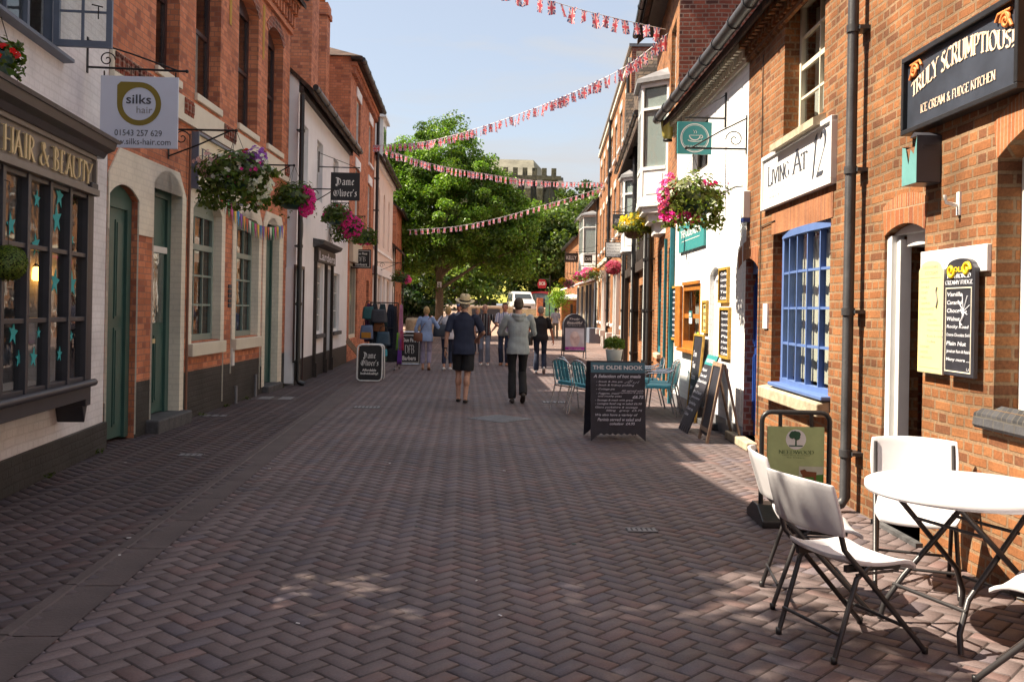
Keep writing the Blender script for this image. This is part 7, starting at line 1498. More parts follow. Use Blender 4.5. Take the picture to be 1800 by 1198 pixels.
for i_, (lb, dx, z0, z1, col, wd) in enumerate((('black floral shirt hanging behind the bags on the rack', -.25, .45, rh - .03, (.03, .035, .045), .22), ('dark teal patterned dress hanging in the middle of the rack', -.05, .3, rh - .03, (.02, .045, .055), .24), ('navy tunic hanging towards the right of the rack', .16, .4, rh - .03, (.02, .025, .045), .22), ('magenta trimmed black top at the left end of the rack', -.40, .7, rh - .03, (.12, .03, .09), .16))):
    g = MB(); V = []; n = 12
    for i in range(8):
        q = i / 7; z = z1 - (z1 - z0) * q; w_ = wd * (.5 + .5 * min(1, q * 4)) * (1 + .15 * q)
        for k in range(n): V.append((w_ * (k / (n - 1) - .5), .03 * math.sin(k * 2.1 + i_) * q, z))
    g.add(V, [(i * n + k, i * n + k + 1, (i + 1) * n + k + 1, (i + 1) * n + k) for i in range(7) for k in range(n - 1)], 0, True); o = g.build('garment', mat('garment_%s' % '_'.join('%02d' % int(v * 99) for v in col), col, .9, var=.5, vscale=30), None, recalc=False); s_ = o.modifiers.new('thick', 'SOLIDIFY'); s_.thickness = .03
    o.location = (bx + dx, by + .04 + .03 * i_, 0); tag(o, lb, 'clothing', 'garments on the display rack')
for lb, dx, z0, z1, col in (('pink scarf hanging on the right end of the rack', .44, .75, rh - .05, (.6, .25, .4)), ('purple scarf hanging low on the right end of the rack', .42, .15, .8, (.20, .06, .38)), ('green scarf in the middle of the right end of the rack', .38, .5, .95, (.18, .4, .04)), ('red patterned scarf on the right end of the rack', .47, .5, 1.0, (.5, .05, .10)), ('charcoal shawl behind the scarves on the rack', .3, .2, rh - .08, (.03, .03, .04))):
    g = MB(); V = []; n = 10
    for i in range(7):
        z = z0 + (z1 - z0) * i / 6
        for k in range(n): V.append((.07 * (k / (n - 1) - .5) * (1.6 - i / 8), .025 * (k % 2) * (1 if i < 6 else .3), z))
    g.add(V, [(i * n + k, i * n + k + 1, (i + 1) * n + k + 1, (i + 1) * n + k) for i in range(6) for k in range(n - 1)], 0, True); o = g.build('scarf', mat('scarf_%s' % '_'.join('%02d' % int(v * 99) for v in col), col, .85), None, recalc=False); s_ = o.modifiers.new('thick', 'SOLIDIFY'); s_.thickness = .012
    o.location = (bx + dx, by - .12, 0); tag(o, lb, 'scarf', 'scarves on the display rack')
# deck chair / folded easel against the tall brick house
p = gnd(612, 640); t = thing('folded_stand', 'folded pale wooden stand leaning by the brick shopfront', 'stand', (p.x - .3, p.y + .7, 0), R_(0)); g = MB()
for k in range(4): g.tube([(-.15 + .03 * k, .1 * k, .95), (.62 + .03 * k, .1 * k, .02)], .02, 5)
g.build('slats', 'barewood', t)
# ------------------------------------------------------------------ ground covers
def cover(lab, x, y, w, l, m='slate', rz=0, bars=7, name='drain_cover', grp=None):
    c = gnd(x, y); t = thing(name, lab, 'cover', (c.x, c.y, .004), rz, grp); g = MB(); g.box(-w / 2, w / 2, -l / 2, l / 2, -.004, .002); g.build('plate', m, t); g = MB()
    for k in range(bars): xx = -w / 2 + w * (k + .5) / bars; g.box(xx - w / bars * .3, xx + w / bars * .3, -l / 2 + .02, l / 2 - .02, .0025, .006)
    g.box(-w / 2, w / 2, -l / 2, -l / 2 + .015, .0025, .007); g.box(-w / 2, w / 2, l / 2 - .015, l / 2, .0025, .007); g.build('grid', 'lead', t)
cover('diamond set square inspection cover in the middle of the street', 880, 736, .68, .68, rz=R_(45), bars=10, m='lead')
cover('oblong drain grid near the swing sign on the left', 645, 716, .42, .28, bars=7); cover('drain grid beside the cafe chairs', 975, 707, .42, .3, bars=7); cover('small drain cover in the near right of the street', 1128, 932, .22, .12, bars=6)
cover('worn inspection cover on the left pavement below the brick building', 485, 700, .7, .5, bars=2, m='channel'); cover('narrow dark cover on the left pavement by the black plinth', 378, 731, .35, .2, bars=3); cover('small cover on the left pavement near the white shop', 335, 800, .25, .14, bars=4)
g_l = random.Random(9)
for i in range(14):
    c = gnd(g_l.uniform(200, 1350), g_l.uniform(780, 1170)); g = MB(); s_ = .008 + .01 * g_l.random(); g.box(-s_, s_, -s_ * .4, s_ * .4, 0, .004); o = g.build('litter', 'paper' if i % 3 else 'green', None); o.location = (c.x, c.y, .002); o.rotation_euler.z = g_l.random() * 3; tag(o, 'tiny scrap of litter on the paving', 'litter', 'scraps of litter on the paving')
# ------------------------------------------------------------------ people
def loft(mb, rings, n=22, m=0):
    V = []
    for cx, cy, z, rx, ry in rings:
        for j in range(n):
            a = 6.28318 * j / n; c_, s_ = math.cos(a), math.sin(a); V.append((cx + rx * abs(c_) ** .85 * (1 if c_ >= 0 else -1), cy + ry * abs(s_) ** .85 * (1 if s_ >= 0 else -1), z))
    k = len(rings); F = [(i * n + j, i * n + (j + 1) % n, (i + 1) * n + (j + 1) % n, (i + 1) * n + j) for i in range(k - 1) for j in range(n)] + [tuple(range(n))[::-1], tuple(range((k - 1) * n, k * n))]
    mb.add(V, F, m, True)
def cap(mb, p, q, r1, r2, ends=True):
    """tapered limb segment"""
    mb.tube([p, q], r1, 12, rad=[r1, r2])
    if ends: mb.ball(tuple(p), r1, 10, 7); mb.ball(tuple(q), r2, 10, 7)
def ik(a, c, l1, l2, bend):
    a, c, bend = Vector(a), Vector(c), Vector(bend); d = c - a; L_ = min(d.length, (l1 + l2) * .999); d = d.normalized(); x = (l1 * l1 - l2 * l2 + L_ * L_) / (2 * L_)
    h = math.sqrt(max(0, l1 * l1 - x * x)); b = (bend - d * bend.dot(d)).normalized(); return a + d * x + b * h, a + d * L_
def soft(o, vox, it=3, fac=.5, disp=0, ds=.12):
    r = o.modifiers.new('remesh', 'REMESH'); r.mode = 'VOXEL'; r.voxel_size = vox; r.use_smooth_shade = True
    s = o.modifiers.new('smooth', 'SMOOTH'); s.iterations = it; s.factor = fac
    if disp:
        tx = bpy.data.textures.get('folds') or bpy.data.textures.new('folds', 'CLOUDS'); tx.noise_scale = .2; tx.noise_depth = 1
        d = o.modifiers.new('folds', 'DISPLACE'); d.texture = tx; d.strength = disp; d.mid_level = .5; d.texture_coords = 'LOCAL'
    return o
def hand(mb, wrist, d, palmn, curl=.5, s=1.0, side=1):
    """palm and five fingers leaving the wrist along d; palmn = palm normal; thumb to 'side'"""
    d = Vector(d).normalized(); nrm = Vector(palmn); nrm = (nrm - d * nrm.dot(d)).normalized(); w = d.cross(nrm) * side; wr = Vector(wrist)
    for k in range(4):
        a = wr + d * .012 + w * (.026 - .017 * k) * s; b = wr + d * .085 * s + w * (.033 - .021 * k) * s; cap(mb, a, b, .013 * s, .0105 * s)
        ln = (.072, .08, .074, .058)[k] * s; p = b; dd = d.copy()
        for j, f in enumerate((.45, .32, .23)):
            ang = curl * (.55 + .45 * j); dd = (d * math.cos(ang * (j + 1) * .7) + nrm * math.sin(ang * (j + 1) * .7)).normalized(); q = p + dd * ln * f; cap(mb, p, q, (.0095 - .001 * j) * s, (.0088 - .001 * j) * s); p = q
    a = wr + d * .03 * s + w * .03 * s; b = a + (d * .45 + w * .6 + nrm * .35).normalized() * .042 * s; c = b + (d * .8 + w * .15 + nrm * .4).normalized() * .036 * s; cap(mb, a, b, .013 * s, .0105 * s); cap(mb, b, c, .0105 * s, .0085 * s)
def person(label, pos, rz, Ht, top, bottom, shoes, hair, lf=(-.10, .0, 0), rf=(.10, 0, 0), lw=None, rw=None, lb=(-1, -.6, 0), rb=(1, -.6, 0), shorts=False, hood=False, long_sleeve=False, hat=None, head=(0, 0, 0), female=False, face=False, bald=False, belly=0, vox=.008, hairlen=0, cropped=False, topl=.86, skinm='skin', sleeve=.5, lhc=.5, rhc=.5, heel=(0, 0), collar=True):
    t = thing('person', label, 'person', pos, rz); S = Ht / 1.75; v = lambda x, y, z: Vector((x, y, z)) * S
    sw = (.165 if female else .19); hw = .095
    sh = {-1: v(-sw, -.01, 1.425), 1: v(sw, -.01, 1.425)}; hip = {-1: v(-hw, 0, .93), 1: v(hw, 0, .93)}
    ft = {-1: Vector((lf[0], lf[1], lf[2])) * S, 1: Vector((rf[0], rf[1], rf[2])) * S}; ank = {}; kn = {}
    for s_ in (-1, 1): kn[s_], ank[s_] = ik(hip[s_], ft[s_] + v(0, -.02, .09), .44 * S, .425 * S, (0, 1, .05))
    wr = {-1: Vector(lw) * S if lw else v(-.27, .02, .87), 1: Vector(rw) * S if rw else v(.27, .02, .87)}; el = {}
    for s_, bd in ((-1, lb), (1, rb)): el[s_], wr[s_] = ik(sh[s_], wr[s_], .30 * S, .26 * S, bd)
    hx, hy, hz = head; hc = v(hx, .015 + hy, 1.635)
    # body: one continuous figure
    b = MB()
    loft(b, [(0, 0, .86 * S, .14 * S, .10 * S), (0, 0, .98 * S, .145 * S, .105 * S), (0, 0, 1.12 * S, .13 * S, .095 * S), (0, 0, 1.30 * S, .155 * S, .105 * S), (0, -.01, 1.42 * S, .14 * S, .08 * S), (0, -.01, 1.47 * S, .06 * S, .055 * S)])
    cap(b, v(0, -.015, 1.42), hc - v(0, .01, .07), .058 * S, .052 * S)
    b.ball(hc + v(0, -.012, .02), (.077 * S, .098 * S, .105 * S), 16, 12); b.ball(hc + v(0, .025, -.055), (.056 * S, .062 * S, .062 * S), 12, 9); b.ball(hc + v(0, .068, -.09), (.024 * S, .02 * S, .02 * S), 8, 6)
    if face or True: b.tube([hc + v(0, .085, .02), hc + v(0, .108, -.028)], .010, 6, rad=[.007 * S, .014 * S]); b.ball(hc + v(0, .104, -.03), (.016 * S, .014 * S, .011 * S), 8, 6); b.ball(hc + v(0, .083, -.066), (.022 * S, .012 * S, .009 * S), 8, 5)
    for s_ in (-1, 1):
        b.ball(hc + v(s_ * .078, -.005, -.012), (.011 * S, .02 * S, .032 * S), 8, 6)
        kf = 1 if shorts else .72; cap(b, hip[s_], kn[s_], .080 * S * kf, .056 * S * kf); mid = ank[s_] * .38 + kn[s_] * .62 - v(0, .018 if shorts else 0, 0)
        if shorts: b.ball(mid, (.056 * S, .062 * S, .11 * S), 10, 8)
        cap(b, kn[s_], ank[s_], .052 * S * kf, .036 * S * (1 if shorts or cropped else .9))
        tilt = heel[0 if s_ < 0 else 1]; fd = Vector((0, math.cos(tilt), -math.sin(tilt))); cap(b, ank[s_] + Vector((0, -.02, -.035)) * S, ank[s_] + Vector((0, 0, -.045)) * S + fd * .14 * S, .034 * S, .024 * S)
        cap(b, sh[s_], el[s_], .048 * S, .038 * S); cap(b, el[s_], wr[s_], .038 * S, .025 * S)
        dd = (wr[s_] - el[s_]).normalized(); pn = Vector((-s_, .3, 0)) if dd.z < -.5 else Vector((-s_ * .6, 0, -.6)); hand(b, wr[s_], dd, pn, lhc if s_ < 0 else rhc, S, side=1 if s_ < 0 else -1)
    o = soft(b.build('body', skinm, t), vox * .85, 3, .45)
    # top
    g = MB(); tz = topl; bl = belly
    loft(g, [(0, .0, tz * S, (.19 + bl * .4) * S, (.143 + bl * .6) * S), (0, .0, (tz + .08) * S, (.188 + bl * .4) * S, (.143 + bl * .8) * S), (0, .02 * bl, 1.10 * S, (.165 + bl * .3) * S, (.118 + bl) * S), (0, 0, 1.28 * S, (.18 if not female else .165) * S, (.125 + bl * .4) * S), (0, -.005, 1.38 * S, (.185 if not female else .165) * S, .112 * S), (0, -.01, 1.44 * S, .13 * S, .085 * S), (0, -.01, 1.49 * S, .066 * S, .062 * S)])
    for s_ in (-1, 1):
        g.ball(sh[s_] - v(s_ * .012, 0, .01), .066 * S, 10, 7)
        if long_sleeve: cap(g, sh[s_], el[s_], .066 * S, .054 * S); g.tube([el[s_], wr[s_] + (wr[s_] - el[s_]).normalized() * .01], .05, 12, rad=[.054 * S, .038 * S])
        else: q = sh[s_] + (el[s_] - sh[s_]) * min(1, sleeve * 1.7); g.tube([sh[s_], q], .06, 14, rad=[.066 * S, .064 * S])
    if collar and not hood: g.tube([v(.06 * math.cos(a), -.012 + .058 * math.sin(a), 1.492 - .008 * math.sin(a)) for a in [k * .5236 for k in range(13)]], .013 * S, 7)
    if hood: g.tube([v(.095 * math.cos(a), -.045 + .075 * math.sin(a), 1.462 + .01 * math.cos(2 * a)) for a in [k * .5236 for k in range(13)]], .036 * S, 9); g.ball(v(0, -.095, 1.42), (.095 * S, .05 * S, .07 * S), 12, 8)
    o = soft(g.build('shirt' if not hood else 'hoodie', top, t), vox * 1.15, 2, .5, disp=.035)
    # bottoms
    g = MB(); loft(g, [(0, 0, .84 * S, .165 * S, .118 * S), (0, 0, .92 * S, .17 * S, .125 * S), (0, 0, 1.0 * S, .155 * S, .112 * S)])
    for s_ in (-1, 1):
        if shorts: q = hip[s_] + (kn[s_] - hip[s_]) * .92; g.tube([hip[s_] + v(0, 0, .02), q], .1, 16, rad=[.098 * S, .105 * S])
        else:
            cap(g, hip[s_], kn[s_], .094 * S, .068 * S); e = ank[s_] + (kn[s_] - ank[s_]) * (.22 if cropped else -.02); g.tube([kn[s_], e * .5 + kn[s_] * .5 - v(0, .010, 0), e], .06, 14, rad=[.070 * S, .070 * S, (.054 if female or cropped else .066) * S])
    o = soft(g.build('shorts' if shorts else 'trousers', bottom, t), vox * 1.2, 2, .5, disp=.03)
    # shoes
    for s_ in (-1, 1):
        tilt = heel[0 if s_ < 0 else 1]; a = ank[s_]; g = MB(); R3 = Matrix.Rotation(-tilt, 3, 'X'); n = 12; V = []
        prof = [(-.075, .030, .05), (-.05, .037, .085 if not shorts else .05), (0, .040, .08 if not shorts else .045), (.06, .043, .06), (.12, .046, .048), (.165, .038, .036), (.185, .018, .02)]
        for py, wx, hz_ in prof:
            for k in range(n): q = 6.283 * k / n; V.append(a + R3 @ (Vector((wx * math.cos(q), py, -.088 + max(0, hz_ / 2 + hz_ / 2 * math.sin(q)))) * S))
        g.add(V, [(i * n + k, i * n + (k + 1) % n, (i + 1) * n + (k + 1) % n, (i + 1) * n + k) for i in range(len(prof) - 1) for k in range(n)] + [tuple(range(n)), tuple(range((len(prof) - 1) * n, len(prof) * n))[::-1]], 0, True); g.build('shoe', shoes, t)
    # hair
    if hair:
        g = MB()
        if bald: 
            for s_ in (-1, 1): g.ball(hc + v(s_ * .062, -.03, .0), (.022 * S, .06 * S, .05 * S), 10, 8)
            g.ball(hc + v(0, -.075, .0), (.065 * S, .035 * S, .055 * S), 12, 8)
        else:
            g.ball(hc + v(0, -.028, .040), (.084 * S, .092 * S, .092 * S), 16, 12); g.ball(hc + v(0, -.055, -.005 - hairlen * .3), (.080 * S, .062 * S, (.075 + hairlen) * S), 14, 10); g.ball(hc + v(0, .035, .088), (.062 * S, .045 * S, .03 * S), 12, 7)
            if female: g.ball(hc + v(-.05, -.02, 0), (.042 * S, .062 * S, .085 * S), 10, 8); g.ball(hc + v(.05, -.02, 0), (.042 * S, .062 * S, .085 * S), 10, 8)
        soft(g.build('hair', hair, t), .008, 2, .5, disp=.02 if female else .006)
    if face:
        for s_ in (-1, 1):
            g = MB(); g.ball(hc + v(s_ * .031, .077, .012), (.013 * S, .010 * S, .007 * S), 8, 6); g.build('eye', 'paper', t); g = MB(); g.ball(hc + v(s_ * .031, .086, .012), .0055 * S, 8, 6); g.build('pupil', 'ink', t)
            g = MB(); g.tube([hc + v(s_ * (.018), .084, .033), hc + v(s_ * .034, .083, .037), hc + v(s_ * .048, .072, .031)], .0035 * S, 5); g.build('eyebrow', 'darkwood', t)
        g = MB(); g.ball(hc + v(0, .088, -.062), (.022 * S, .006 * S, .005 * S), 8, 5); g.build('lips', mat('lips', (.35, .12, .10), .5), t)
    if hat:
        g = MB(); c = hc + v(0, -.012, .055); V = []; n = 36
        prof = [(.0, .115, 1), (.055, .118, 1), (.076, .105, 1), (.086, .07, 1), (.092, .015, 1), (.094, .0, 1), (.13, -.006, 1), (.165, -.004, 1), (.168, -.008, 1), (.13, -.012, 1), (.09, -.010, 1)]
        for r, z, _ in prof:
            for k in range(n): a = 6.283 * k / n; V.append(c + v(r * math.cos(a), r * 1.12 * math.sin(a), z + (.022 * (math.cos(a)) ** 2 if r > .1 else 0) - (.018 if z > .1 and abs(math.cos(a)) < .4 and r < .06 else 0)))
        g.add(V, [(i * n + k, i * n + (k + 1) % n, (i + 1) * n + (k + 1) % n, (i + 1) * n + k) for i in range(len(prof) - 1) for k in range(n)], 0, True); ho = g.build('hat', hat, t, recalc=False); ho.matrix_local = Matrix.Translation(c) @ Matrix.Rotation(R_(13), 4, 'X') @ Matrix.Rotation(R_(5), 4, 'Y') @ Matrix.Translation(-c)
        g = MB(); V = []
        for r, z in ((.0945, .003), (.0925, .032)):
            for k in range(n): a = 6.283 * k / n; V.append(c + v((r + .002) * math.cos(a), (r + .002) * 1.12 * math.sin(a), z))
        g.add(V, [(k, (k + 1) % n, n + (k + 1) % n, n + k) for k in range(n)], 0, True); g.build('hat_band', 'darkwood', ho, recalc=False)
    return t, S, sh, el, wr, hip
M['navy_polo'] = mat('navy_polo_cloth', (.020, .026, .055), .9, var=.2, vscale=6, bump=.2, bscale=250)
M['black_cloth'] = mat('black_cloth', (.016, .016, .019), .9, var=.25, vscale=8, bump=.2, bscale=200)
M['grey_fleece'] = mat('grey_marl_fleece', (.33, .36, .37), .95, var=.1, vscale=14, bump=.3, bscale=200)
M['denim_dark'] = mat('dark_navy_denim', (.025, .035, .07), .9, var=.3, vscale=9, bump=.25, bscale=200)
M['denim_pale'] = mat('grey_blue_denim', (.20, .23, .30), .9, var=.15, vscale=9, bump=.2, bscale=200)
M['lilac'] = mat('lilac_cotton', (.30, .28, .40), .9, var=.12, vscale=9)
M['sky_shirt'] = mat('pale_blue_linen', (.27, .38, .62), .9, var=.15, vscale=10, bump=.2, bscale=120)
M['white_top'] = mat('white_cotton', (.58, .58, .64), .9, var=.08, vscale=9)
M['khaki'] = mat('khaki_cotton', (.34, .30, .22), .9, var=.12)
M['boot'] = mat('dark_brown_boot', (.045, .032, .026), .6, var=.4, vscale=20)
M['tan_shoe'] = mat('tan_shoe_leather', (.25, .13, .07), .6, var=.2)
M['sandal'] = mat('black_sandal', (.015, .013, .012), .6)
M['blonde'] = mat('blonde_hair', (.42, .29, .12), .6, var=.4, vscale=40, bump=.5, bscale=120)
M['brown_hair'] = mat('dark_brown_hair', (.045, .028, .018), .6, var=.4, vscale=40, bump=.5, bscale=120)
M['grey_hair'] = mat('grey_hair', (.25, .22, .19), .7, var=.3, vscale=40, bump=.5, bscale=120)
M['straw'] = mat('woven_straw', (.62, .50, .30), .8, var=.12, vscale=60, bump=.6, bscale=160)
M['stripe_dark'] = stripes('black_shirt_with_pale_stripes', (.018, .018, .022), [(.1, .05, (.6, .55, .5)), (.3, .03, (.45, .15, .12)), (.6, .05, (.6, .58, .6))], .16)
M['stripe_light'] = stripes('white_shirt_with_blue_stripes', (.62, .60, .66), [(.1, .16, (.05, .08, .25)), (.38, .03, (.45, .2, .25)), (.62, .10, (.05, .09, .28))], .13)
M['skin_red'] = mat('ruddy_skin', (.46, .20, .13), .55, var=.1, vscale=12)
g0 = lambda x, y: gnd(x, y)
p = g0(813, 706)
A_ = person('man in a straw hat, navy polo shirt and black shorts walking away', (p.x, p.y, 0), R_(-4), 1.79, 'navy_polo', 'black_cloth', 'sandal', 'grey_hair', lf=(-.075, .05, 0), rf=(.055, -.12, 0), lw=(-.30, -.02, .88), rw=(.235, .26, 1.06), rb=(.8, -.7, -.5), shorts=True, hat='straw', head=(.01, .0, 0), vox=.007, topl=.80, belly=.015, sleeve=.52, lhc=.35)
p = g0(909, 708)
B_ = person('young man in a grey hooded top and black jeans walking away, looking down', (p.x, p.y, 0), R_(2), 1.79, 'grey_fleece', 'black_cloth', 'boot', 'brown_hair', lf=(-.085, .0, 0), rf=(.085, -.10, .075), heel=(0, .55), lw=(-.14, .30, 1.14), rw=(.13, .32, 1.10), lb=(-1, -.5, -.6), rb=(1, -.5, -.6), hood=True, long_sleeve=True, head=(0, .035, 0), vox=.007, topl=.82)
p = g0(748, 650)
C_ = person('blonde woman in a pale blue shirt and cropped lilac trousers walking away', (p.x, p.y, 0), R_(0), 1.62, 'sky_shirt', 'lilac', 'tan_shoe', 'blonde', lf=(-.08, .05, 0), rf=(.09, -.08, .02), heel=(0, .3), lw=(-.27, .04, .90), rw=(.25, .16, 1.02), rb=(.9, -.7, -.3), long_sleeve=True, female=True, cropped=True, topl=.80, hairlen=.01)
p = g0(786, 650)
D_ = person('blonde woman in a white top and dark jeans beside the straw hat man', (p.x, p.y, 0), R_(-3), 1.64, 'white_top', 'denim_dark', 'white', 'blonde', lf=(-.09, -.03, 0), rf=(.08, .03, 0), lw=(-.22, .10, 1.0), rw=(.22, .2, 1.05), long_sleeve=True, female=True, cropped=True, hairlen=.02)
p = g0(851, 641)
E_ = person('grey haired man in a black shirt with pale stripes walking towards the camera', (p.x, p.y, 0), R_(178), 1.72, 'stripe_dark', 'denim_pale', 'white', 'grey_hair', lf=(-.10, .10, 0), rf=(.10, -.05, 0), lw=(-.22, .16, 1.0), rw=(.27, .0, .9), face=True, bald=True, vox=.009)
p = g0(886, 642)
F_ = person('man in a white shirt with blue stripes and dark jeans facing the camera, hands together', (p.x, p.y, 0), R_(164), 1.78, 'stripe_light', 'denim_dark', 'tan_shoe', 'brown_hair', lf=(-.10, .05, 0), rf=(.09, 0, 0), lw=(-.04, .26, 1.08), rw=(.05, .27, 1.06), lb=(-1, -.4, -.6), rb=(1, -.4, -.6), face=True, topl=.84, skinm='skin_red', belly=.02, vox=.009)
p = g0(949, 656)
G_ = person('stocky man in a black t-shirt and navy jeans walking away, right heel lifted', (p.x, p.y, 0), R_(-4), 1.68, 'black_cloth', 'denim_dark', 'white', 'grey_hair', lf=(-.10, .06, 0), rf=(.10, -.12, .08), heel=(0, .6), lw=(-.31, .05, .90), rw=(.33, .05, .88), belly=.035, topl=.88, vox=.009, skinm='skin_red')
p = at(976, 592, 53); p.z = 0
H_ = person('distant man in a white shirt and khaki trousers walking away beside the right buildings', p, R_(0), 1.72, 'white_top', 'khaki', 'boot', 'brown_hair', lf=(-.08, .08, 0), rf=(.09, -.08, 0), skinm='skin_red', vox=.012)
p = at(806, 600, 31); p.z = 0
I_ = person('ruddy faced man in a blue cap almost hidden behind the straw hat man', p, R_(172), 1.74, 'denim_pale', 'black_cloth', 'boot', 'grey_hair', face=True, skinm='skin_red', vox=.012)
gg_ = MB(); c = Vector((0, .003, 1.70)) * (1.74 / 1.75); gg_.ball(c, (.09, .105, .06), 14, 8); gg_.ball(c + Vector((0, .10, -.012)), (.06, .05, .008), 10, 5); gg_.build('cap', mat('blue_cap', (.08, .16, .36), .8), I_[0])
p = at(839, 600, 33); p.z = 0
J_ = person('blonde woman almost hidden between the straw hat man and the dark striped shirt man', p, R_(160), 1.62, 'white_top', 'denim_dark', 'tan_shoe', 'blonde', face=True, female=True, vox=.012)
# things carried
def carried(name, lab, pos, rz, w, h, dp, m, strap, sm='black', strap_r=.008):
    t = thing(name, lab, 'bag', pos, rz); g = MB(); loft(g, [(0, 0, 0, w * .46, dp * .42), (0, 0, h * .12, w * .5, dp * .5), (0, 0, h * .7, w * .47, dp * .42), (0, 0, h, w * .42, dp * .2)], 16); g.build('body', m, t, bevel=.004); g = MB(); g.tube([Vector(q) for q in strap], strap_r, 6); g.build('strap', sm, t); return t
M['tan_leather'] = mat('tan_brown_leather', (.16, .06, .03), .5, var=.2, vscale=10); M['navy_leather'] = mat('navy_leather', (.025, .035, .055), .5, var=.25, vscale=10)
p = C_[0].location; carried('shoulder_bag', 'brown leather shoulder bag on the hip of the woman in pale blue', (p.x - .20, p.y - .10, .74), 0, .25, .22, .10, 'tan_leather', [(.02, 0, .2), (.14, -.02, .42), (.28, .01, .60), (.325, .08, .655), (.30, .17, .60), (.1, .2, .35), (.02, .06, .2)], 'tan_leather')
p = D_[0].location; carried('shoulder_bag', 'large navy bag hanging from the shoulder of the woman in white', (p.x - .16, p.y - .13, .86), 0, .44, .32, .16, 'navy_leather', [(-.10, 0, .3), (-.02, -.01, .46), (.03, .08, .54), (.05, .16, .5), (.10, .04, .3)], 'navy_leather', .012)
p = G_[0].location; carried('shoulder_bag', 'small black bag at the left hip of the man in the black t-shirt', (p.x - .27, p.y, .70), 0, .16, .26, .12, 'black', [(-.04, 0, .25), (0, 0, .33), (.04, 0, .25)])
p = B_[0].location; g = MB(); g.box(-.035, .035, -.004, .004, -.07, .07); o = g.build('phone', 'black', None, bevel=.003); o.location = (p.x, p.y + .43, 1.17); o.rotation_euler = (R_(-40), 0, 0); tag(o, 'black phone held in front of the man in the grey hooded top', 'phone')
p = A_[0]; g = MB(); wv, ev = A_[4][-1], A_[3][-1]; d_ = (wv - ev).normalized(); g.tube([wv - d_ * .028, wv - d_ * .006], .031, 12); g.build('watch', 'sandal', p)
# ------------------------------------------------------------------ bunting of union flags
def flagmat():
    m, t, p = newmat('union_flag_cloth'); N = t.nodes.new; K = t.links.new
    uv = N('ShaderNodeTexCoord'); s = N('ShaderNodeSeparateXYZ'); K(uv.outputs['Generated'], s.inputs[0])
    def math_(op, a, b=None, c=None):
        n = N('ShaderNodeMath'); n.operation = op
        for i, v in enumerate((a, b, c)):
            if v is None: continue
            if isinstance(v, (int, float)): n.inputs[i].default_value = v
            else: K(v, n.inputs[i])
        return n.outputs[0]
    x = math_('ABSOLUTE', math_('SUBTRACT', s.outputs['X'], .5)); y = math_('ABSOLUTE', math_('SUBTRACT', s.outputs['Z'], .5))
    dg = math_('ABSOLUTE', math_('SUBTRACT', x, y)); cr = math_('MINIMUM', x, y)
    wh = math_('MAXIMUM', math_('LESS_THAN', dg, .085), math_('LESS_THAN', cr, .16)); rd = math_('MAXIMUM', math_('LESS_THAN', cr, .10), math_('LESS_THAN', dg, .032))
    m1 = N('ShaderNodeMix'); m1.data_type = 'RGBA'; m1.inputs['A'].default_value = (.07, .08, .25, 1); m1.inputs['B'].default_value = (.85, .80, .80, 1); K(wh, m1.inputs['Factor'])
    m2 = N('ShaderNodeMix'); m2.data_type = 'RGBA'; K(m1.outputs['Result'], m2.inputs['A']); m2.inputs['B'].default_value = (.70, .13, .16, 1); K(rd, m2.inputs['Factor'])
    K(m2.outputs['Result'], p.inputs['Base Color']); p.inputs['Roughness'].default_value = .8
    out = [n for n in t.nodes if n.type == 'OUTPUT_MATERIAL'][0]; tl = N('ShaderNodeBsdfTranslucent'); K(m2.outputs['Result'], tl.inputs['Color']); ms = N('ShaderNodeMixShader'); ms.inputs[0].default_value = .4
    K(p.outputs[0], ms.inputs[1]); K(tl.outputs[0], ms.inputs[2]); K(ms.outputs[0], out.inputs[0]); return m
M['flag'] = flagmat()
fl_mesh = []
for v in range(9):
    rr = random.Random(v); g = MB(); nx, nz_ = 5, 6; V = []
    for j in range(nz_ + 1):
        for i in range(nx + 1):
            q = j / nz_; cx_ = (i / nx - .5) * .165 * (1 - .22 * math.sin(math.pi * q) * (v % 2)); V.append((cx_, (.02 + .006 * (v % 4)) * math.sin(i * 1.3 + v) * q + .02 * q * (v - 4) / 2, -.275 * q + (.018 * i * q if v == 7 else -.014 * i * q if v == 5 else 0)))
    g.add(V, [(j * 6 + i, j * 6 + i + 1, (j + 1) * 6 + i + 1, (j + 1) * 6 + i) for j in range(nz_) for i in range(nx)], 0, True)
    o = g.build('flag', 'flag', None, recalc=False); fl_mesh.append(o.data); bpy.data.objects.remove(o)
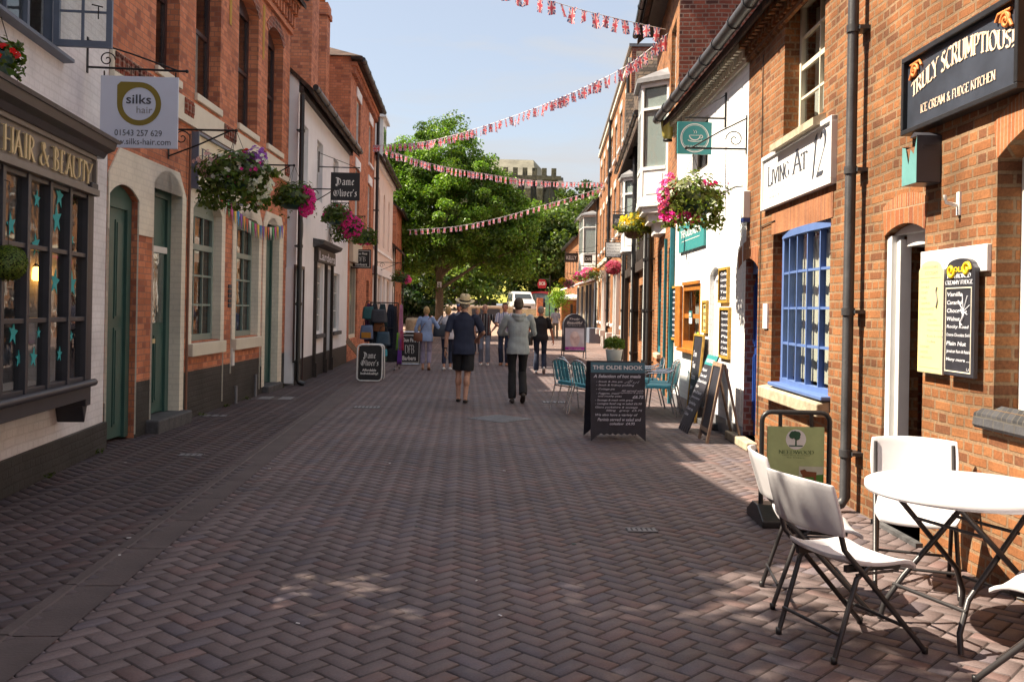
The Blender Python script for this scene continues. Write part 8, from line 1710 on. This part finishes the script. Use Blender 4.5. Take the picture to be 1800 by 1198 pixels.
def bunting(lab, pts, Y0, Y1, spacing=.27, sc=1.0):
    """cord through pixel points, running from depth Y0 to Y1, flags pegged along it"""
    xs = [p[0] for p in pts]; P = [at(x, y, Y0 + (Y1 - Y0) * (x - xs[0]) / (xs[-1] - xs[0])) for x, y in pts]
    # smooth resample
    Q = []
    for i in range(len(P) - 1):
        p0, p1, p2, p3 = P[max(0, i - 1)], P[i], P[i + 1], P[min(len(P) - 1, i + 2)]
        for k in range(8):
            t = k / 8; Q.append(.5 * ((2 * p1) + (-p0 + p2) * t + (2 * p0 - 5 * p1 + 4 * p2 - p3) * t * t + (-p0 + 3 * p1 - 3 * p2 + p3) * t ** 3))
    Q.append(P[-1]); o = thing('bunting', lab, 'bunting', P[0], 0, 'strings of union flag bunting'); base = P[0]
    g = MB(); g.tube([q - base for q in Q], .007, 4); g.build('cord', 'paper', o)
    acc = 0; rr = random.Random(len(pts)); nxt = .15
    for a, c in zip(Q, Q[1:]):
        L_ = (c - a).length
        while nxt <= acc + L_:
            q = a + (c - a) * ((nxt - acc) / L_); f = bpy.data.objects.new('flag', rr.choice(fl_mesh)); COL.objects.link(f); f.parent = o; f.location = q - base
            f.rotation_euler = (rr.uniform(-.2, .2), rr.uniform(-.12, .12), math.atan2(c.y - a.y, c.x - a.x) * .35 + rr.uniform(-.85, .85)); s_ = sc * rr.uniform(.84, .98); f.scale = (s_, s_, s_); nxt += spacing * rr.uniform(.8, 1.2)
        acc += L_
    return o
bunting('topmost union flag string crossing the sky at the upper right', [(820, -50), (963, 0), (1060, 27), (1170, 52)], 15.2, 18.2)
bunting('longest union flag string sagging across the sky from right rooftop to left', [(1175, 58), (1100, 117), (1000, 166), (900, 205), (820, 231), (740, 250), (650, 256)], 18.4, 33.8)
bunting('union flag string across the upper tree from left house to the Georgian terrace', [(675, 262), (760, 288), (850, 305), (950, 318), (1062, 321)], 34.5, 44)
bunting('lowest union flag string across the middle of the tree', [(716, 404), (800, 398), (880, 382), (950, 362), (1010, 345), (1056, 330)], 46.5, 45)
# ------------------------------------------------------------------ trees
def big_tree(base, lobes):
    Y = base[1]; t = thing('plane_tree', 'big broad green tree at the end of the street with a notice on its trunk', 'tree', (base[0], Y, 0)); g = random.Random(3); tr = MB(); R0 = .23
    tr.tube([(0, 0, 0), (.03, 0, 1.6), (0, .04, 3.4), (.3, 0, 6), (.2, 0, 9.5)], R0, 12, rad=[R0 * 1.25, R0, R0 * .9, R0 * .6, R0 * .2]); P = []; sh = []; Q = []
    for k, ((x, y), rx, ry, wt) in enumerate(lobes):
        c = at(x, y, Y) - Vector((base[0], Y, 0)); s_ = Y / FPX; n = int(30000 * wt); rad = (rx * s_, rx * s_ * .85, ry * s_); a, b_, q = crown_pts(c, rad, int(70 * wt) + 25, n, .62, 40 + k, .5, -.95); P.append(a); sh.append(b_); Q.append(q)
        for j in range(4):
            e = c + Vector((g.uniform(-.6, .6) * rad[0], g.uniform(-.6, .6) * rad[1], g.uniform(-.4, .6) * rad[2])); s0 = Vector((.03, 0, max(2.6, min(7, e.z - 2.2)))); mid = (s0 + e) / 2 + Vector((0, 0, .3)); tr.tube([s0, mid, e], .1, 7, rad=[.11, .07, .02])
    tr.build('trunk', 'bark', t); P = np.concatenate(P); sh = np.concatenate(sh); Q = np.concatenate(Q); n = len(P); gg = np.random.default_rng(9); T = tints(n, (.11, .235, .03), .32, 3, .45) * (1 + .28 * sh.clip(-1.6, 1.8))[:, None]
    leaves('crown', P, .072 * (.6 + .8 * gg.random(n)), T.clip(.003, 1), 'leaf', t, rs=3, out=Q * .8); return t
lobes = [((765, 285), 88, 78, 1.0), ((800, 372), 128, 92, 1.6), ((715, 330), 62, 80, .7), ((868, 425), 78, 62, .7), ((730, 440), 75, 60, .6), ((845, 330), 48, 60, .35), ((905, 395), 42, 45, .3)]
big_tree((-1.55, 53), lobes)
t = [o for o in bpy.data.objects if o.name == 'plane_tree'][0]; g = MB(); g.box(-.11, .13, -.262, -.25, 2.5, 2.82); o = g.build('notice', 'paper', None); o.location = (-1.55, 53, .25); tag(o, 'small white numbered notice fixed to the trunk of the big tree', 'notice'); g = MB(); put_text(g, lambda x, y, l: (x, -.263 - l, y), -.05, 2.56, '2', .1, .18, bold=.04); g.build('lettering', 'ink', o, recalc=False)
bt = [(-10.5, 64, 2.6, (4.2, 3, 3.2), (.02, .055, .012)), (-5.2, 67, 2.2, (3.6, 2.5, 2.6), (.018, .05, .012)), (-14, 78, 6.5, (6, 4, 6), (.05, .11, .02))]
for i, (x, y, zc, rad, col) in enumerate(bt): tree('dark_bush', ['dense dark laurel mass behind the bins at the left', 'dark shrub in the shade just left of the big trunk', 'tall dark tree rising behind the left rooftops'][i], (x, y, .3 if y < 70 else .7), 5, (0, 0, zc), rad, .16, col, nleaf=9000, nclump=120, clump=.8, ls=.17, rs=20 + i, yel=.3)
bt = [(-.5, 84, 1.5, 3.9, (4.8, 3, 3.3), (.09, .18, .03), 'light yellow green young tree low behind the big trunk', 10000, .17), (7.2, 96, 2.0, 5.6, (5.0, 4, 5.0), (.085, .16, .03), 'tall rounded green tree right of the big one', 26000, .2), (14.4, 100, 2.0, 7.0, (4.0, 4, 5.6), (.075, .14, .028), 'grey green tree beside the far right buildings', 20000, .2), (1.8, 99, 2.0, 5.6, (3.6, 3, 4.2), (.10, .19, .03), 'slim mid green tree between the big tree and the tall rounded one', 14000, .2),
      (15.2, 122, 4.4, 8.6, (5.0, 4, 5.6), (.05, .10, .018), 'dark conifer like tree on the skyline at the right', 14000, .26), (9.6, 126, 4.5, 6.0, (4.4, 4, 4.8), (.11, .19, .03), 'sunlit round tree on the bank below the church', 12000, .26), (-9, 112, 3.5, 9, (8, 4, 8), (.05, .10, .02), 'dark wooded tree far behind the left side', 12000, .28), (19.5, 104, 2, 6, (5, 4, 5.5), (.05, .10, .02), 'dark tree behind the brick terrace at the right', 10000, .25)]
for i, (x, y, z, zc, rad, col, lb, n, ls) in enumerate(bt): tree('tree', lb, (x, y, z), 8, (0, 0, zc), rad, .28, col, nleaf=n, nclump=150, clump=1.15, ls=ls, rs=30 + i, yel=.5, hollow=.45, group='trees beyond the square', bottom=-1)
# ------------------------------------------------------------------ church on the hill
CH = thing('church', 'grey stone church with a long slate roof and battlements above the trees', 'church', (0, 0, 0)); Yc = 165
def CP(x, y, Y=Yc): return at(x, y, Y)
a, c = CP(846, 279), CP(942, 279); e = CP(942, 303); zr, ze = CP(846, 279, Yc + 6.5).z, e.z; xl, xr = a.x - 8, c.x
M['church_stone'] = brick('church_stone', (.20, .175, .15), (.15, .135, .12), (.08, .075, .07), (.18, .165, .15), bw=1.4, bh=.7, ms=.05, grime=.6)
M['church_roof'] = mat('lichened_roof', (.16, .15, .115), .9, var=.4, vscale=.6, bump=.3, bscale=3)
g = MB(); g.box(xl, xr + 4.5, Yc, Yc + 16, 5, ze - .6); g.build('wall', 'church_stone', CH)
g = MB(); g.add([(xl, Yc + .5, ze - 1), (xr, Yc + .5, ze - 1), (xr, Yc + 6.5, zr), (xl, Yc + 6.5, zr), (xl, Yc + 12.5, ze - 1), (xr, Yc + 12.5, ze - 1)], [(0, 1, 2, 3), (3, 2, 5, 4)]); g.add([(xr, Yc + .5, ze - 1), (xr + .3, Yc + .5, ze - 1), (xr + 4, Yc + 6.5, ze - 1), (xr, Yc + 12.5, ze - 1), (xr, Yc + 6.5, zr)], [(0, 1, 2, 4), (2, 3, 4)]); g.build('roof', 'church_roof', CH, recalc=False)
g = MB(); x = xl
while x < xr + 4: g.box(x, x + .85, Yc - .3, Yc + .4, ze - .6, ze + .75); x += 1.7
g.box(xl, xr + 4.5, Yc - .4, Yc + .0, ze - 1.3, ze - .6); g.build('battlements', 'church_stone', CH)
for x in (CP(905, 320).x, CP(927, 320).x, CP(948, 320).x, CP(985, 320).x, CP(886, 320).x):
    g = MB(); g.box(x - .5, x + .5, Yc - 1.6, Yc, 5, ze - 3); g.prism_x([(Yc - 1.6, ze - 3), (Yc, ze - 3), (Yc, ze - .8)], x - .5, x + .5); g.build('buttress', 'church_stone', CH)
for x in (CP(916, 340).x, CP(937, 340).x, CP(895, 340).x, CP(966, 340).x):
    g = MB(); w2 = 1.0; z0 = ze - 12; zt = ze - 4.2; I = [(x - w2, z0), (x - w2, zt), (x - w2 * .6, zt + 1.2), (x, zt + 2.0), (x + w2 * .6, zt + 1.2), (x + w2, zt), (x + w2, z0)]; g.prism(I, Yc - .06, Yc - .02); o = g.build('window', 'slate', CH)
    g = MB(); O = [(x + (px - x) * 1.25, pz + (.3 if pz > z0 + 1 else 0)) for px, pz in I]; g.ring(O, I, Yc - .25, Yc - .02); g.box(x - .07, x + .07, Yc - .2, Yc - .07, z0, zt + 1.6); g.build('tracery', 'church_stone', o)
# ------------------------------------------------------------------ things in the square
g = MB(); g.box(-30, 3.2, 100.9, 101.5, 1.9, at(870, 526, 101).z); g.box(7.2, 40, 100.9, 101.5, 1.9, 3.6); o = g.build('stone_wall', 'church_stone', None); tag(o, 'long low stone retaining wall in front of the dry grass bank', 'wall')
M['carpaint_white'] = mat('white_car_paint', (.7, .7, .7), .25, var=.03, coat=.5); M['carpaint_red'] = mat('red_car_paint', (.55, .02, .02), .3, var=.03, coat=.5); M['carglass'] = mat('car_glass', (.03, .035, .04), .08, var=.05)
def car(name, lab, x, y, z, rz, paint, L_=4.3, H_=1.55, W_=1.8, van=False):
    t = thing(name, lab, 'van' if van else 'car', (x, y, z), rz); g = MB(); hw = W_ / 2
    prof = [(-L_ / 2, .35), (-L_ / 2, .75), (-L_ / 2 + .25, .95), (-L_ * .22, 1.0), (-L_ * .08, H_ - .04), (L_ * .1, H_), (L_ * .36, H_ - .08), (L_ / 2 - .05, .98), (L_ / 2, .8), (L_ / 2, .35)]
    if van: prof = [(-L_ / 2, .35), (-L_ / 2, .85), (-L_ / 2 + .5, 1.1), (-L_ * .30, 1.2), (-L_ * .16, H_ - .05), (0, H_), (L_ / 2 - .1, H_), (L_ / 2, .9), (L_ / 2, .35)]
    V = []; n = len(prof)
    for s_ in (-1, 1):
        for px, pz in prof: V.append((s_ * hw * (1 - .16 * max(0, (pz - .95) / (H_ - .95))), px, pz))
    g.add(V, [tuple(range(n)), tuple(range(n, 2 * n))[::-1]] + [(i, (i + 1) % n, n + (i + 1) % n, n + i) for i in range(n)]); g.build('body', paint, t, bevel=.06)
    k = 3; a, b2 = prof[3], prof[4]; g = MB(); xs = lambda pz: hw * (1 - .16 * max(0, (pz - .95) / (H_ - .95))) - .12
    g.add([(-xs(a[1]), a[0] - .01, a[1] + .05), (xs(a[1]), a[0] - .01, a[1] + .05), (xs(b2[1]), b2[0] - .035, b2[1] - .05), (-xs(b2[1]), b2[0] - .035, b2[1] - .05)], [(0, 1, 2, 3)]); g.build('windscreen', 'carglass', t, recalc=False)
    for s_ in (-1, 1):
        g = MB(); X = s_ * (hw * .99); X2 = s_ * (hw * (1 - .13)); g.add([(X + s_ * .002, a[0] + .35, 1.02), (X + s_ * .002, prof[6][0] - .1, 1.02), (X2 + s_ * .012, prof[6][0] - .25, H_ - .2), (X2 + s_ * .012, b2[0] + .1, H_ - .2)], [(0, 1, 2, 3)]); g.build('side_window', 'carglass', t, recalc=False)
        for yy in (-L_ * .31, L_ * .3): g = MB(); g.tube([(s_ * (hw - .2), yy, .33), (s_ * (hw + .01), yy, .33)], .33, 18); o = g.build('wheel', 'black', t); g = MB(); g.tube([(s_ * (hw), yy, .33), (s_ * (hw + .025), yy, .33)], .2, 14); g.build('rim', 'alu', o)
        g = MB(); g.ball((s_ * hw * .72, -L_ / 2 + .02, .72), (.2, .06, .1), 10, 6); g.build('headlight', 'glass2', t)
    g = MB(); g.box(-.5, .5, -L_ / 2 - .02, -L_ / 2 + .03, .42, .62); g.build('grille', 'black', t); g = MB(); g.box(-.26, .26, -L_ / 2 - .035, -L_ / 2 - .021, .36, .46); g.build('number_plate', 'paper', t)
c = at(921, 545, 80); car('parked_van', 'white van parked facing the street beyond the walkers', c.x - .3, 80, 1.28, R_(6), 'carpaint_white', van=True, H_=1.85, L_=4.6)
c = at(945, 545, 84); car('parked_car', 'dark car parked beside the white van', c.x + .6, 86, 1.5, R_(10), 'black'); c = at(958, 530, 92); car('parked_car', 'red car parked far back beyond the white van', c.x + .4, 93, 1.9, R_(60), 'carpaint_red')
# red round sign on a pole
c = at(953, 499, 66); t = thing('street_sign', 'small red sign on a dark pole at the far end of the street', 'sign', (c.x, 66, 0)); g = MB(); g.tube([(.55, 0, .5), (.55, 0, c.z + .6)], .04, 6); g.tube([(.55, 0, c.z + .35), (-.2, 0, c.z + .35)], .02, 5); g.build('pole', 'iron', t); g = MB(); g.prism([(-.25, c.z - .3), (.25, c.z - .3), (.33, c.z), (.2, c.z + .32), (-.2, c.z + .32), (-.33, c.z)], -.03, .03); g.build('board', mat('red_sign', (.45, .02, .04), .5), t); g = MB(); put_text(g, lambda x, y, l: (x, -.03 - l, y), -.22, c.z - .08, 'BCB', .44, .24, bold=.04); g.build('lettering', 'letterwhite', t, recalc=False)
# wheeled bins, railings, gate, noticeboard, canopy
for i, x in enumerate((727, 741, 755)):
    c = gnd(x, 606); t = thing('litter_bin', ['left one of the round bins behind the barber board', 'middle one of the round bins behind the barber board', 'right one of the round bins behind the barber board'][i], 'bin', (at(x, 606, 44).x - .1, 44 + .3 * i, 0), 0, 'round bins'); g = MB(); g.lathe([(.24, 0), (.27, .1), (.29, .95), (.30, 1.0), (.22, 1.12), (.22, 1.02)], 18); g.build('body', 'stone', t)
t = thing('railings', 'black iron railings in front of the dark shrubs', 'fence', (0, 0, 0)); x = -8.5; k = 0
g = MB(); g.box(-8.5, 0, 57.97, 58.03, 1.0, 1.05); g.box(-8.5, 0, 57.97, 58.03, .2, .25); g.build('rail', 'iron', t)
while x < 0 and k < 95: g = MB(); g.tube([(x, 58, 0.03), (x, 58, 1.2)], .014, 4); g.build('bar', 'iron', t); x += .14; k += 1
g = MB(); c = at(865, 556, 74); t = thing('low_wall', 'low pale wall with dark noticeboards between the walkers', 'wall', (c.x, 74, .9)); g.box(-1.9, 1.6, -.2, .2, 0, .8); g.build('wall', 'stone', t); g = MB(); g.box(-2.0, 1.7, -.25, .25, .8, .92); g.build('coping', 'render_cream', t)
for x in (-1.6, -.4): g = MB(); g.box(x, x + 1.0, -.26, -.205, .1, .7); g.build('noticeboard', 'navyboard', t)
t = thing('bollard_row', 'short black bollard beyond the striped shirt men', 'bollard', (1.3, 62, .3)); g = MB(); g.lathe([(.09, 0), (.08, .8), (.1, .85), (.06, .95)], 10); g.build('post', 'iron', t)
c = at(963, 545, 70); t = thing('gate', 'pale green boarded gate between brick piers at the end of the right side', 'gate', (c.x, 71, .6)); g = MB(); g.box(-.1, .75, -.04, .04, 0, 2.1); g.build('boards', mat('pale_green_gate', (.16, .42, .32), .6), t); g = MB(); g.box(-.75, -.3, -.2, .2, 0, 1.9); g.build('pier', 'brick_red', t)
for i in range(4): t = thing('plank_seat', 'pale stone steps beside the parked cars', 'step', (at(945, 560, 74).x, 72 + 1.1 * i, .85 + .16 * i), 0, 'pale stone steps') if False else None
g = MB()
for i in range(5): g.box(4.2, 6.4, 69 + 1.2 * i, 70.25 + 1.2 * i, .5, .95 + .17 * i)
o = g.build('steps', 'stone', None); tag(o, 'flight of pale stone steps beside the parked van', 'steps')
c = at(995, 528, 63); t = thing('kiosk', 'small brick kiosk with a white domed canopy beyond the poster board', 'kiosk', (c.x + .35, 63, .3)); g = MB(); g.box(-.7, .9, -.5, .5, 0, 2.0); g.build('wall', 'brick_lit', t); g = MB(); g.lathe([(.95, 2.0), (.95, 2.1), (.7, 2.3), (.0, 2.4)], 20, (.1, 0, 0), sy=.65); g.build('canopy', 'white', t); g = MB(); g.box(-.1, .05, -.52, -.501, .3, 1.7); g.build('slot', 'black', t)
c = at(983, 520, 61.5); t = thing('climbing_plant', 'bright green climbing plant left of the white canopy', 'plant', (c.x, 62, .3)); g = MB(); g.tube([(0, 0, 0), (0, 0, 2)], .05, 6); g.build('stem', 'bark', t); gg = np.random.default_rng(8); n = 1500; q = gg.normal(size=(n, 3)) * (.30, .25, .32); leaves('foliage', q + (0, 0, 2.1), np.full(n, .06), tints(n, (.16, .32, .03), .25, 2, .3), 'leaf', t)
t = thing('planter_box', 'dark planter box by the shop front beyond the poster board', 'planter', (6.35, 46.5, 0)); g = MB(); g.box(-.3, .3, -.5, .5, 0, .75); g.build('box', 'bluegrey', t, bevel=.02)

# pieces that belong apart: give each loose island of these parts its own object
def split_loose(o):
    bm = bmesh.new(); bm.from_mesh(o.data); seen = set(); isl = []
    for v in bm.verts:
        if v.index in seen: continue
        st = [v]; seen.add(v.index); cur = set()
        while st:
            q = st.pop(); cur.add(q.index)
            for e in q.link_edges:
                w = e.other_vert(q)
                if w.index not in seen: seen.add(w.index); st.append(w)
        isl.append(cur)
    bm.free()
    if len(isl) < 2: return
    src = o.data
    for k, c in enumerate(isl):
        bm = bmesh.new(); bm.from_mesh(src); bmesh.ops.delete(bm, geom=[v for v in bm.verts if v.index not in c], context='VERTS'); me = bpy.data.meshes.new(o.name.split('.')[0]); bm.to_mesh(me); bm.free()
        for m_ in src.materials: me.materials.append(m_)
        if k == 0: o.data = me
        else: c2 = o.copy(); c2.data = me; COL.objects.link(c2); c2.name = o.name.split('.')[0]
for o in [o for o in bpy.data.objects if o.type == 'MESH' and o.name.split('.')[0] in ('window_box', 'ochre_paint', 'sill', 'pilaster', 'name_plate', 'teal_post', 'window_trim', 'lintel')]: split_loose(o)
